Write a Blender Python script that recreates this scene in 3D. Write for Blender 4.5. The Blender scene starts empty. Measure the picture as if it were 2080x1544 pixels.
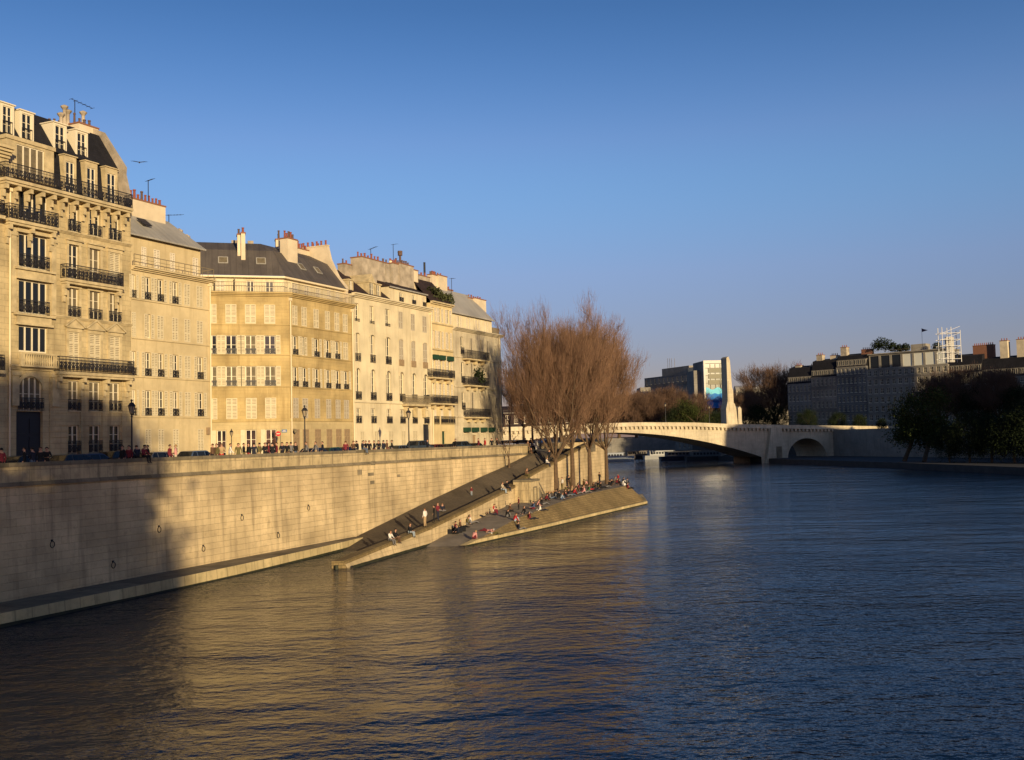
import bpy, bmesh, math, random
from mathutils import Vector, Matrix
import numpy as np
R = math.radians
sc = bpy.context.scene
col = sc.collection
# ------------------------------------------------------------------ camera
EYE = 9.5            # eye height above the river (m); photo measured in 2080 x 1544 pixels
F = 2100.0
PITCH = math.atan((893 - 772) / F)
ROLL = 0.025
cam = bpy.data.cameras.new('Camera'); camo = bpy.data.objects.new('Camera', cam); col.objects.link(camo)
cam.sensor_width = 36; cam.lens = F / 2080 * 36; cam.clip_start = 0.5; cam.clip_end = 12000
CM = Matrix.Rotation(math.pi / 2 + PITCH, 4, 'X') @ Matrix.Rotation(-ROLL, 4, 'Z')
camo.matrix_world = Matrix.Translation((0, 0, EYE)) @ CM
sc.camera = camo
# ------------------------------------------------------------------ light
SUN_EL = R(9.5)
SUN_AZ = Vector((0.40, -0.917))                  # horizontal direction towards the sun
w = bpy.data.worlds.new('World'); sc.world = w; w.use_nodes = True
nt = w.node_tree; bg = nt.nodes['Background']
sky = nt.nodes.new('ShaderNodeTexSky'); sky.sky_type = 'NISHITA'; sky.sun_disc = False
sky.sun_elevation = SUN_EL; sky.sun_rotation = math.atan2(SUN_AZ.x, SUN_AZ.y)
sky.air_density = 1.0; sky.dust_density = 0.6; sky.ozone_density = 4.0; sky.altitude = 30
geo = nt.nodes.new('ShaderNodeTexCoord'); sx_ = nt.nodes.new('ShaderNodeSeparateXYZ'); nt.links.new(geo.outputs['Generated'], sx_.inputs[0])
tr = nt.nodes.new('ShaderNodeValToRGB'); nt.links.new(sx_.outputs['Z'], tr.inputs[0]); te = tr.color_ramp.elements
te[0].position = 0.0; te[0].color = (0.78, 0.47, 0.50, 1); te[1].position = 1.0; te[1].color = (0.28, 0.36, 0.48, 1)
for p_, c_ in ((0.09, (0.82, 0.53, 0.59)), (0.16, (1.0, 0.70, 0.76)), (0.235, (1.24, 0.92, 0.94)), (0.31, (0.84, 0.79, 0.89)), (0.39, (0.52, 0.62, 0.76)), (0.52, (0.36, 0.45, 0.58))): e_ = te.new(p_); e_.color = (*c_, 1)
tr.color_ramp.interpolation = 'B_SPLINE'
mx = nt.nodes.new('ShaderNodeMix'); mx.data_type = 'RGBA'; mx.blend_type = 'MULTIPLY'; mx.inputs[0].default_value = 1
nt.links.new(sky.outputs[0], mx.inputs[6]); nt.links.new(tr.outputs[0], mx.inputs[7])
nt.links.new(mx.outputs[2], bg.inputs[0]); bg.inputs[1].default_value = 0.14
sl = bpy.data.lights.new('Sun', 'SUN'); sl.energy = 5.0; sl.angle = R(0.6); sl.color = (1.0, 0.79, 0.47)
so = bpy.data.objects.new('Sun', sl); col.objects.link(so)
sd = Vector((SUN_AZ.x * math.cos(SUN_EL), SUN_AZ.y * math.cos(SUN_EL), math.sin(SUN_EL)))
so.rotation_euler = sd.to_track_quat('Z', 'Y').to_euler()
so.location = (60, -60, 60)
sc.view_settings.view_transform = 'Standard'; sc.view_settings.look = 'None'
sc.view_settings.exposure = 0.28; sc.view_settings.gamma = 1.0
sc.cycles.max_bounces = 6; sc.cycles.diffuse_bounces = 3; sc.cycles.glossy_bounces = 3
sc.cycles.use_adaptive_sampling = True
# ------------------------------------------------------------------ helpers
def ray(px, py):
    d = CM.to_3x3() @ Vector(((px - 1040) / F, -(py - 772) / F, -1.0))
    return d / d.y                                # scaled so that y advances 1 m
def at(px, py, Y):
    d = ray(px, py); return Vector((d.x * Y, Y, EYE + d.z * Y))
def on_z(px, py, z):
    d = ray(px, py); t = (z - EYE) / d.z; return Vector((d.x * t, t, z))
def on_surf(px, py, zf, y0=60, y1=240):
    d = ray(px, py); Y = y0
    while Y < y1:
        if EYE + d.z * Y <= zf(d.x * Y, Y): break
        Y += 0.1
    return Vector((d.x * Y, Y, zf(d.x * Y, Y)))
def lerp(pts, x):
    if x <= pts[0][0]: return pts[0][1]
    for (a, b), (c, d) in zip(pts, pts[1:]):
        if x <= c: return b + (d - b) * (x - a) / (c - a)
    return pts[-1][1]
W = {}
def link(o, parent=None, Mw=None):
    col.objects.link(o); Mw = Mw or (W[parent.name] if parent else Matrix())
    if parent:
        o.parent = parent; o.matrix_basis = W[parent.name].inverted() @ Mw
    else: o.matrix_basis = Mw
    W[o.name] = Mw.copy(); return o
def tag(o, label=None, cat=None, group=None, kind=None):
    if label: o['label'] = label
    if cat: o['category'] = cat
    if group: o['group'] = group
    if kind: o['kind'] = kind
    return o
def thing(name, label, cat, Mw, group=None):
    o = bpy.data.objects.new(name, None); o.empty_display_size = 0.5
    link(o, None, Mw); return tag(o, label, cat, group)
def T(x, y, z=0, rz=0): return Matrix.Translation((x, y, z)) @ Matrix.Rotation(rz, 4, 'Z')

class MB:
    def __init__(s): s.v = []; s.f = []; s.m = []; s.uv = []; s.M = None
    def face(s, pts, m=0, uv=None):
        pts = [Vector(p) for p in pts]
        if s.M: pts = [s.M @ p for p in pts]
        if uv is None:
            n = (pts[1] - pts[0]).cross(pts[2] - pts[1])
            if n.length < 1e-9 and len(pts) > 3: n = (pts[2] - pts[0]).cross(pts[3] - pts[0])
            a = [abs(c) for c in n]
            if a[2] >= a[0] and a[2] >= a[1]: uv = [(p.x, p.y) for p in pts]
            elif a[1] >= a[0]: uv = [(p.x, p.z) for p in pts]
            else: uv = [(p.y, p.z) for p in pts]
        b = len(s.v); s.v += [tuple(p) for p in pts]; s.f.append(tuple(range(b, b + len(pts)))); s.m.append(m); s.uv += list(uv)
    def box(s, a, b, m=0, skip=''):
        x0, y0, z0 = a; x1, y1, z1 = b
        if 'd' not in skip: s.face([(x0,y0,z0),(x0,y1,z0),(x1,y1,z0),(x1,y0,z0)], m)
        if 'u' not in skip: s.face([(x0,y0,z1),(x1,y0,z1),(x1,y1,z1),(x0,y1,z1)], m)
        if 'f' not in skip: s.face([(x0,y0,z0),(x1,y0,z0),(x1,y0,z1),(x0,y0,z1)], m)
        if 'b' not in skip: s.face([(x1,y1,z0),(x0,y1,z0),(x0,y1,z1),(x1,y1,z1)], m)
        if 'l' not in skip: s.face([(x0,y1,z0),(x0,y0,z0),(x0,y0,z1),(x0,y1,z1)], m)
        if 'r' not in skip: s.face([(x1,y0,z0),(x1,y1,z0),(x1,y1,z1),(x1,y0,z1)], m)
    def bar(s, p, q, t, m=0, t2=None):           # square bar between two points
        p = Vector(p); q = Vector(q); d = (q - p).normalized()
        u = d.cross(Vector((0, 0, 1)))
        if u.length < 1e-3: u = Vector((1, 0, 0))
        u.normalize(); v = u.cross(d); u = u * t / 2; v = v * (t2 or t) / 2
        A = [p - u - v, p + u - v, p + u + v, p - u + v]; B = [x + (q - p) for x in A]
        for i in range(4): j = (i + 1) % 4; s.face([A[i], A[j], B[j], B[i]], m)
        s.face(A[::-1], m); s.face(B, m)
    def tube(s, pts, rad, n=8, m=0, cap=True):
        rings = []; prev = None
        for i, p in enumerate(pts):
            p = Vector(p); a = Vector(pts[max(i - 1, 0)]); b = Vector(pts[min(i + 1, len(pts) - 1)]); d = (b - a).normalized()
            u = prev if prev is not None else (Vector((1, 0, 0)) if abs(d.x) < 0.9 else Vector((0, 1, 0)))
            u = (u - d * u.dot(d)).normalized(); prev = u; v = d.cross(u); r = rad[i] if hasattr(rad, '__len__') else rad
            rings.append([p + (u * math.cos(2 * math.pi * k / n) + v * math.sin(2 * math.pi * k / n)) * r for k in range(n)])
        for A, B in zip(rings, rings[1:]):
            for i in range(n): j = (i + 1) % n; s.face([A[i], A[j], B[j], B[i]], m)
        if cap: s.face(rings[0][::-1], m); s.face(rings[-1], m)
    def lathe(s, prof, c=(0, 0, 0), n=10, m=0):   # prof: (r, z)
        c = Vector(c)
        s.tube([c + Vector((0, 0, z)) for r, z in prof], [max(r, 0.002) for r, z in prof], n, m)
    def prism(s, poly, y0, y1, m=0):             # polygon in x,z extruded along y
        s.face([(x, y0, z) for x, z in poly], m); s.face([(x, y1, z) for x, z in poly[::-1]], m)
        for i in range(len(poly)):
            a = poly[i]; b = poly[(i + 1) % len(poly)]
            s.face([(b[0], y0, b[1]), (a[0], y0, a[1]), (a[0], y1, a[1]), (b[0], y1, b[1])], m)
    def slab(s, poly, z0, z1, m=0):
        s.face([(x, y, z1) for x, y in poly], m); s.face([(x, y, z0) for x, y in poly[::-1]], m)
        for i in range(len(poly)):
            a = poly[i]; b = poly[(i + 1) % len(poly)]
            s.face([(a[0], a[1], z0), (b[0], b[1], z0), (b[0], b[1], z1), (a[0], a[1], z1)], m)
    def mesh(s, name, mats, smooth=False, merge=False):
        me = bpy.data.meshes.new(name); me.from_pydata(s.v, [], s.f)
        l = me.uv_layers.new(name='UVMap'); l.data.foreach_set('uv', [c for p in s.uv for c in p])
        for mt in (mats if isinstance(mats, (list, tuple)) else [mats]): me.materials.append(mt)
        me.polygons.foreach_set('material_index', s.m)
        if merge or smooth:
            bm = bmesh.new(); bm.from_mesh(me); bmesh.ops.remove_doubles(bm, verts=bm.verts, dist=1e-4)
            bmesh.ops.recalc_face_normals(bm, faces=bm.faces); bm.to_mesh(me); bm.free()
        if smooth: me.polygons.foreach_set('use_smooth', [True] * len(me.polygons))
        me.update(); return me
    def build(s, name, mats, parent=None, Mw=None, **k):
        o = bpy.data.objects.new(name, s.mesh(name, mats, **k)); return link(o, parent, Mw)
def inst(name, me, parent=None, Mw=None): return link(bpy.data.objects.new(name, me), parent, Mw)

# ------------------------------------------------------------------ materials
def newmat(name):
    m = bpy.data.materials.new(name); m.use_nodes = True; t = m.node_tree; b = t.nodes['Principled BSDF']
    b.inputs['Specular IOR Level'].default_value = 0.25; return m, t, b
def N(t, typ, **k):
    n = t.nodes.new(typ)
    for a, v in k.items(): setattr(n, a, v)
    return n
def math_n(t, op, a, b):
    n = N(t, 'ShaderNodeMath', operation=op)
    for i, x in enumerate((a, b)):
        if isinstance(x, (int, float)): n.inputs[i].default_value = x
        else: t.links.new(x, n.inputs[i])
    return n.outputs[0]
def mapped(t, scale, src='UV'):
    tc = N(t, 'ShaderNodeTexCoord'); mp = N(t, 'ShaderNodeMapping'); mp.inputs['Scale'].default_value = scale
    t.links.new(tc.outputs[src], mp.inputs[0]); return mp.outputs[0]
def noise(t, vec, scale=1, detail=4, rough=0.55):
    n = N(t, 'ShaderNodeTexNoise'); n.inputs['Scale'].default_value = scale; n.inputs['Detail'].default_value = detail
    n.inputs['Roughness'].default_value = rough; t.links.new(vec, n.inputs['Vector']); return n.outputs[0]
def ramp(t, fac, stops):
    r = N(t, 'ShaderNodeValToRGB'); e = r.color_ramp.elements
    while len(e) < len(stops): e.new(0.5)
    for x, (p, c) in zip(e, stops): x.position = p; x.color = (c, c, c, 1) if isinstance(c, (int, float)) else (*c, 1)
    t.links.new(fac, r.inputs[0]); return r.outputs[0]
def mix(t, fac, a, b, mode='MIX'):
    n = N(t, 'ShaderNodeMix', data_type='RGBA', blend_type=mode)
    for i, x in ((0, fac), (6, a), (7, b)):
        if isinstance(x, (int, float)): n.inputs[i].default_value = x
        elif isinstance(x, tuple): n.inputs[i].default_value = (*x, 1)
        else: t.links.new(x, n.inputs[i])
    return n.outputs[2]
def plain(name, c, rough=0.7, metal=0.0, var=0.0, vs=2.0, spec=0.25, src='Object'):
    m, t, b = newmat(name); b.inputs['Roughness'].default_value = rough; b.inputs['Metallic'].default_value = metal
    b.inputs['Specular IOR Level'].default_value = spec
    if var:
        f = noise(t, mapped(t, (1, 1, 1), src), vs, 4); k = ramp(t, f, [(0.3, 1 - var), (0.7, 1 + var * 0.3)])
        t.links.new(mix(t, 1.0, c, k, 'MULTIPLY'), b.inputs['Base Color'])
    else: b.inputs['Base Color'].default_value = (*c, 1)
    return m
def stone(name, c1, c2, bw=0.9, bh=0.38, mortar=0.012, mc=0.6, big=0.35, streak=0.3, stain=(0.12, 0.10, 0.07), st=0.35, bump=0.4, off=0.5, rough=0.85, bs=0.25, patch=0.0):
    m, t, b = newmat(name); b.inputs['Roughness'].default_value = rough
    uv = mapped(t, (1, 1, 1)); br = N(t, 'ShaderNodeTexBrick'); t.links.new(uv, br.inputs['Vector'])
    br.inputs['Scale'].default_value = 1; br.inputs['Brick Width'].default_value = bw; br.inputs['Row Height'].default_value = bh
    br.inputs['Mortar Size'].default_value = mortar; br.inputs['Mortar Smooth'].default_value = 0.3; br.offset = off
    br.inputs['Color1'].default_value = (*c1, 1); br.inputs['Color2'].default_value = (*c2, 1)
    br.inputs['Mortar'].default_value = (*[x * mc for x in c1], 1)
    c = br.outputs[0]
    n1 = noise(t, uv, bs, 6, 0.62); c = mix(t, 1.0, c, ramp(t, n1, [(0.32, 1 - big), (0.62, 1.06)]), 'MULTIPLY')
    n2 = noise(t, mapped(t, (1.3, 0.12, 1)), 1.0, 5, 0.65); c = mix(t, math_n(t, 'MULTIPLY', ramp(t, n2, [(0.5, 0), (0.68, 1)]), streak), c, stain)
    n3 = noise(t, uv, 1.6, 6, 0.7); c = mix(t, math_n(t, 'MULTIPLY', ramp(t, n3, [(0.5, 0), (0.72, 1)]), st), c, stain)
    if patch:
        br2 = N(t, 'ShaderNodeTexBrick'); t.links.new(uv, br2.inputs['Vector']); br2.inputs['Scale'].default_value = 1
        br2.inputs['Brick Width'].default_value = bw; br2.inputs['Row Height'].default_value = bh; br2.inputs['Mortar Size'].default_value = 0; br2.offset = off
        br2.inputs['Color1'].default_value = (0.55, 0.5, 0.42, 1); br2.inputs['Color2'].default_value = (1.12, 1.1, 1.05, 1); br2.inputs['Bias'].default_value = 0.35
        c = mix(t, patch, c, mix(t, 1.0, c, br2.outputs[0], 'MULTIPLY'))
    t.links.new(c, b.inputs['Base Color'])
    bp = N(t, 'ShaderNodeBump'); bp.inputs['Strength'].default_value = bump; bp.inputs['Distance'].default_value = 0.03
    h = math_n(t, 'SUBTRACT', math_n(t, 'MULTIPLY', n3, 0.8), br.outputs['Fac']); t.links.new(h, bp.inputs['Height']); t.links.new(bp.outputs[0], b.inputs['Normal'])
    return m
M = {}
M['quay'] = stone('quay_stone', (0.68, 0.53, 0.31), (0.56, 0.43, 0.25), 1.35, 0.46, 0.010, 0.86, 0.5, 0.7, (0.24, 0.185, 0.11), 0.6, 0.9, bs=0.2, patch=0.6)
M['cap'] = stone('weathered_coping', (0.26, 0.21, 0.135), (0.17, 0.14, 0.09), 1.6, 2.0, 0.02, 0.5, 0.5, 0.4, (0.07, 0.06, 0.04), 0.6, 0.6)
M['parapet'] = stone('parapet_stone', (0.60, 0.47, 0.27), (0.46, 0.36, 0.20), 1.6, 1.2, 0.02, 0.55, 0.4, 0.85, (0.10, 0.08, 0.05), 0.5, 0.5, patch=0.4)
M['ashlar'] = stone('facade_ashlar', (0.54, 0.425, 0.235), (0.46, 0.365, 0.20), 1.1, 0.42, 0.014, 0.6, 0.35, 0.5, (0.2, 0.15, 0.08), 0.3, 0.4, bs=.35, patch=.3)
M['trim'] = plain('carved_stone', (0.51, 0.405, 0.23), 0.8, var=0.35, vs=1.5)
M['plaster'] = stone('cream_plaster', (0.56, 0.445, 0.25), (0.55, 0.435, 0.245), 6, 6, 0.0, 1, 0.22, 0.45, (0.32, 0.24, 0.12), 0.25, 0.1)
M['ochre'] = stone('ochre_stone', (0.52, 0.385, 0.175), (0.46, 0.34, 0.15), 1.4, 0.36, 0.012, 0.7, 0.42, 0.5, (0.22, 0.15, 0.06), 0.4, 0.2, bs=0.4, patch=.35)
M['ochre_base'] = stone('pale_ground_floor_stone', (0.52, 0.405, 0.215), (0.47, 0.37, 0.19), 1.3, .4, .01, .75, .25, .4, (.28,.2,.1), .3, .2)
M['white_render'] = stone('pale_render', (0.66, 0.56, 0.36), (0.64, 0.54, 0.35), 8, 8, 0.0, 1, 0.25, 0.5, (0.38, 0.3, 0.18), 0.4, 0.15, bs=.4)
M['yellow_render'] = stone('yellow_render', (0.62, 0.49, 0.26), (0.60, 0.47, 0.25), 8, 8, 0.0, 1, 0.2, 0.3, (0.35, 0.25, 0.12), 0.2, 0.15)
M['grey_render'] = stone('greyed_render', (0.56, 0.48, 0.33), (0.52, 0.44, 0.30), 1.5, 0.5, 0.006, .8, 0.35, 0.6, (0.25, 0.2, 0.14), 0.4, 0.2)
M['chim'] = plain('chimney_render', (0.62, 0.51, 0.35), 0.9, var=0.25, vs=0.5)
M['chim_grey'] = plain('weathered_chimney_render', (0.42, 0.35, 0.26), 0.9, var=0.45, vs=0.9)
M['pot'] = plain('terracotta', (0.25, 0.075, 0.045), 0.8, var=0.2)
M['potd'] = plain('sooty_clay', (0.12, 0.075, 0.06), 0.8, var=0.2)
M['brickcap'] = plain('brick_capping', (0.22, 0.10, 0.06), 0.9)
M['zinc'] = stone('zinc_roof', (0.36, 0.335, 0.29), (0.33, 0.31, 0.27), 0.7, 30, 0.02, 0.6, 0.3, 0.4, (0.2, 0.18, 0.15), 0.2, 0.3, 0.0, 0.5)
M['slate'] = stone('slate_roof', (0.016, 0.015, 0.02), (0.010, 0.0095, 0.013), 0.4, 0.25, 0.01, 0.5, 0.3, 0.2, (0.03, 0.028, 0.028), 0.1, 0.4, rough=0.98)
M['slate2'] = stone('grey_brown_slate', (0.10, 0.085, 0.075), (0.08, 0.068, 0.062), 0.6, 30, 0.02, 0.5, 0.3, 0.35, (0.14, 0.12, 0.1), 0.2, 0.3, 0.0, 0.6)
M['tile'] = stone('brown_roof_tiles', (0.05, 0.030, 0.026), (0.03, 0.018, 0.018), 0.3, 0.25, 0.02, 0.5, 0.5, 0.4, (0.03, 0.02, 0.02), 0.5, 0.6)
M['glass'] = plain('window_glass', (0.012, 0.014, 0.018), 0.06, spec=0.4)
M['glass2'] = plain('curtained_glass', (0.16, 0.13, 0.085), 0.6, spec=0.1, var=0.35, vs=3)
M['white'] = plain('white_window_paint', (0.66, 0.58, 0.42), 0.5)
M['shut'] = plain('cream_shutter_paint', (0.57, 0.485, 0.315), 0.6, var=0.12, vs=4)
M['shutw'] = plain('white_shutter_paint', (0.64, 0.56, 0.42), 0.6, var=0.12, vs=4)
M['shutg'] = plain('grey_shutter_paint', (0.44, 0.38, 0.28), 0.6, var=0.12, vs=4)
M['shutgap'] = plain('shutter_gap_shade', (0.20, 0.15, 0.09), 0.9)  # dark backing colour paints the shade in the gaps between slats
M['shutb'] = plain('brown_shutter_paint', (0.30, 0.21, 0.12), 0.6, var=0.2, vs=4)
M['iron'] = plain('wrought_iron', (0.02, 0.018, 0.02), 0.5, 0.0, spec=0.4)
M['irong'] = plain('dull_railing_iron', (0.20, 0.16, 0.10), 0.6)
M['dark'] = plain('dark_door_paint', (0.02, 0.022, 0.03), 0.4)
M['green'] = plain('dark_green_canvas', (0.015, 0.045, 0.025), 0.8)
M['pipe'] = plain('painted_downpipe', (0.68, 0.56, 0.36), 0.6)
M['street'] = plain('asphalt', (0.06, 0.055, 0.05), 0.9, var=0.3, vs=0.5)
M['pave'] = plain('pavement_stone', (0.24, 0.20, 0.15), 0.9, var=0.3, vs=0.7)
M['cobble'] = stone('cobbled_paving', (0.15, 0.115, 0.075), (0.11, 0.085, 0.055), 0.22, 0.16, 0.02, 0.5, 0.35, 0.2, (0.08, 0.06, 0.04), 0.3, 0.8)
M['bank'] = stone('mossy_paved_bank', (0.27, 0.19, 0.085), (0.20, 0.14, 0.06), 0.4, 0.22, 0.02, 0.5, 0.4, 0.4, (0.09, 0.075, 0.03), 0.35, 0.8)
M['bankcurb'] = stone('stone_curb', (0.58, 0.45, 0.23), (0.44, 0.34, 0.17), 1.2, 1.0, 0.03, 0.5, 0.3, 0.4, (0.12, 0.11, 0.05), 0.4, 0.6)
M['weed'] = plain('wet_algae_stone', (0.035, 0.035, 0.018), 0.7, var=0.4, vs=2)
M['bark'] = plain('tree_bark', (0.115, 0.075, 0.045), 0.95, var=0.4, vs=3)
M['twig'] = plain('twig_bark', (0.195, 0.112, 0.068), 0.9, var=0.35, vs=0.35)
M['twigd'] = plain('dark_twig_bark', (0.12, 0.07, 0.045), 0.9, var=0.3, vs=0.3)

SHADE_TREES = [(8.2, -24, 6.5, 0, 1.0, 'tall leafy tree behind the viewpoint on the right'), (13.5, -27, 6.5, 1, .76, 'lower leafy tree behind the viewpoint, right of the tall one'), (-12, -26, 6.5, 1, 1.0, 'leafy tree directly behind the viewpoint'), (-30, -24, 6.5, 0, .9, 'leafy tree furthest left behind the viewpoint')]
# ------------------------------------------------------------------ facades
class Fac:                                   # a vertical plane: local x along it, local -y outwards, z up
    def __init__(s, P, d):
        s.P = Vector((P[0], P[1], 0)); s.d = Vector((d[0], d[1], 0)).normalized(); s.n = Vector((s.d.y, -s.d.x, 0))
        s.M = Matrix.Translation(s.P) @ Matrix.Rotation(math.atan2(s.d.y, s.d.x), 4, 'Z')
    def uz(s, px, py, off=0.0):
        r = ray(px, py); O = Vector((0, 0, EYE)); P = s.P + s.n * off
        t = (P - O).dot(s.n) / r.dot(s.n); q = O + r * t
        return (q - P).dot(s.d), q.z
    def u(s, px, py, off=0.0): return s.uz(px, py, off)[0]
    def z(s, px, py, off=0.0): return s.uz(px, py, off)[1]
STREET = 7.85
def wall_face(mb, u0, u1, z0, z1, ops, y=0.0, depth=0.28, m=0):
    us = sorted({u0, u1} | {a for o in ops for a in o[:2]}); zs = sorted({z0, z1} | {a for o in ops for a in o[2:4]})
    us = [a for a in us if u0 - 1e-6 <= a <= u1 + 1e-6]; zs = [a for a in zs if z0 - 1e-6 <= a <= z1 + 1e-6]
    for a, b in zip(us, us[1:]):
        run = None
        for c, d in zip(zs, zs[1:]):
            mu, mz = (a + b) / 2, (c + d) / 2
            hole = any(o[0] < mu < o[1] and o[2] < mz < o[3] for o in ops)
            if hole:
                if run: mb.face([(a, y, run[0]), (b, y, run[0]), (b, y, run[1]), (a, y, run[1])], m); run = None
            else: run = (run[0], d) if run else (c, d)
        if run: mb.face([(a, y, run[0]), (b, y, run[0]), (b, y, run[1]), (a, y, run[1])], m)
    for a, b, c, d in [o[:4] for o in ops]:
        y1 = y + depth
        mb.face([(a, y, c), (a, y1, c), (a, y1, d), (a, y, d)], m); mb.face([(b, y1, c), (b, y, c), (b, y, d), (b, y1, d)], m)
        mb.face([(a, y, c), (b, y, c), (b, y1, c), (a, y1, c)], m); mb.face([(a, y1, d), (b, y1, d), (b, y, d), (a, y, d)], m)
MC = {}
def cached(key, fn):
    if key not in MC: MC[key] = fn()
    return MC[key]
def rnd(*a): return tuple(round(x, 1) for x in a)
def pane_mesh(w_, h, mat):
    def f():
        mb = MB(); mb.face([(-w_/2, 0, 0), (w_/2, 0, 0), (w_/2, 0, h), (-w_/2, 0, h)]); return mb.mesh('window', M[mat])
    return cached(('pane', round(w_, 2), round(h, 2), mat), f)
def frame_mesh(w_, h, mull=1, trans=2, mat='white', t=0.07):
    def f():
        mb = MB(); a = w_ / 2
        mb.box((-a, -0.05, 0), (-a + t, 0, h)); mb.box((a - t, -0.05, 0), (a, 0, h))
        mb.box((-a + t, -0.05, h - t), (a - t, 0, h)); mb.box((-a + t, -0.05, 0), (a - t, 0, t * 1.6))
        for i in range(mull):
            x = -a + w_ * (i + 1) / (mull + 1); mb.box((x - t * 0.8, -0.07, t * 1.6), (x + t * 0.8, -0.01, h - t))
        for i in range(trans):
            z = h * (i + 1) / (trans + 1); mb.box((-a + t, -0.035, z - 0.02), (a - t, -0.012, z + 0.02))
        return mb.mesh('frame', M[mat])
    return cached(('frame', round(w_, 2), round(h, 2), mull, trans, mat), f)
def shutter_mesh(w_, h, mat):
    def f():
        mb = MB(); t = 0.07; a = w_ / 2
        mb.box((-a, -0.05, 0), (-a + t, 0, h)); mb.box((a - t, -0.05, 0), (a, 0, h))
        zz = [0, h * 0.36, h * 0.52 if h < 1.8 else h * 0.68, h - 0.09]
        for z in zz: mb.box((-a + t, -0.045, z), (a - t, -0.003, z + 0.09))
        n = int(h / 0.15)
        for i in range(n):
            z = 0.1 + (h - 0.2) * i / n; mb.face([(-a + t, -0.032, z), (a - t, -0.032, z), (a - t, -0.010, z + 0.095), (-a + t, -0.010, z + 0.095)])
        mb.face([(-a + t, -0.004, 0), (a - t, -0.004, 0), (a - t, -0.004, h), (-a + t, -0.004, h)], 1)
        return mb.mesh('shutter', [M[mat], M['shutgap']])
    return cached(('shutter', round(w_, 2), round(h, 2), mat), f)
def rail_panel(mb, p, q, h, step=0.13, style=0, post=0.03, m=0):   # iron railing from p to q (x,y,z), height h
    p = Vector(p); q = Vector(q); d = q - p; L = d.length; e = d / L; up = Vector((0, 0, 1))
    mb.bar(p + up * h, q + up * h, 0.055, m); mb.bar(p + up * 0.06, q + up * 0.06, 0.035, m)
    n = max(2, int(L / step))
    for i in range(n + 1): mb.bar(p + e * L * i / n, p + e * L * i / n + up * h, 0.022 if i % 8 else post, m)
    if style:                                   # scrolled ironwork
        mb.bar(p + up * h * 0.82, q + up * h * 0.82, 0.025, m)
        k = max(1, int(L / 0.36))
        for i in range(k):
            c = p + e * (L * (i + 0.5) / k) + up * h * 0.46; r = min(0.16, L / k * 0.42)
            pts = [c + e * math.cos(a) * r + up * math.sin(a) * r * 1.5 for a in [j * math.pi / 4 for j in range(9)]]
            for A, B in zip(pts, pts[1:]): mb.bar(A, B, 0.03, m)
            mb.bar(c - e * r - up * r * 1.4, c + e * r + up * r * 1.4, 0.03, m); mb.bar(c + e * r - up * r * 1.4, c - e * r + up * r * 1.4, 0.03, m)
            if style > 1: mb.bar(c - up * r * 1.5, c + up * r * 1.5, 0.07, m)
def guard_mesh(w_, h, style, mat='iron', proj=0.12):
    def f():
        mb = MB(); rail_panel(mb, (-w_/2, -proj, 0), (w_/2, -proj, 0), h, 0.13, style)
        for x in (-w_/2, w_/2): mb.bar((x, -proj, h), (x, 0, h), 0.03); mb.bar((x, -proj, 0.06), (x, 0, 0.06), 0.03)
        return mb.mesh('window_guard', M[mat])
    return cached(('guard', round(w_, 2), round(h, 2), style, mat, proj), f)

rr = random.Random(7)
def add_window(th, fac, o, st='n', glass='glass', mull=1, trans=2, guard=None, shut='shut', recess=0.2, y=0.0, fmat='white', name='window', sill=None, swide=1.0):
    """o=(u0,u1,z0,z1); st: o open shutters, c closed, h left closed, r right closed, n none"""
    u0, u1, z0, z1 = o; w_ = round(u1 - u0, 2); h = round(z1 - z0, 2); c = (u0 + u1) / 2
    Mw = fac.M @ T(c, y + recess, z0)
    wn = inst(name, pane_mesh(w_, h, glass), th, Mw)
    inst('frame', frame_mesh(w_, h, mull, trans, fmat), wn, fac.M @ T(c, y + recess - 0.004, z0))
    sw = round(w_ / 2 * swide, 2)
    def sh(x, yy, rz=0): inst('shutter', shutter_mesh(sw, h, shut), wn, fac.M @ T(x, yy, z0, rz))
    if st in ('o', 'r'): sh(u0 - sw / 2 - 0.01, y - 0.02)
    if st in ('o', 'h'): sh(u1 + sw / 2 + 0.01, y - 0.02)
    if st in ('c', 'h'): sh(u0 + w_ / 4, y + 0.03)
    if st in ('c', 'r'): sh(u1 - w_ / 4, y + 0.03)
    if guard: inst('window_guard', guard_mesh(round(w_ + guard[2], 2), guard[0], guard[1], guard[3] if len(guard) > 3 else 'iron'), wn, fac.M @ T(c, y + (0.05 if guard[2] == 0 else 0), z0))
    if sill:
        mb = MB(); mb.box((-w_/2 - sill, -0.1, -0.12), (w_/2 + sill, 0.05, -0.01)); inst('sill', cached(('sill', w_, sill), lambda: mb.mesh('sill', M['trim'])), wn, fac.M @ T(c, y, z0))
    return wn
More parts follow.
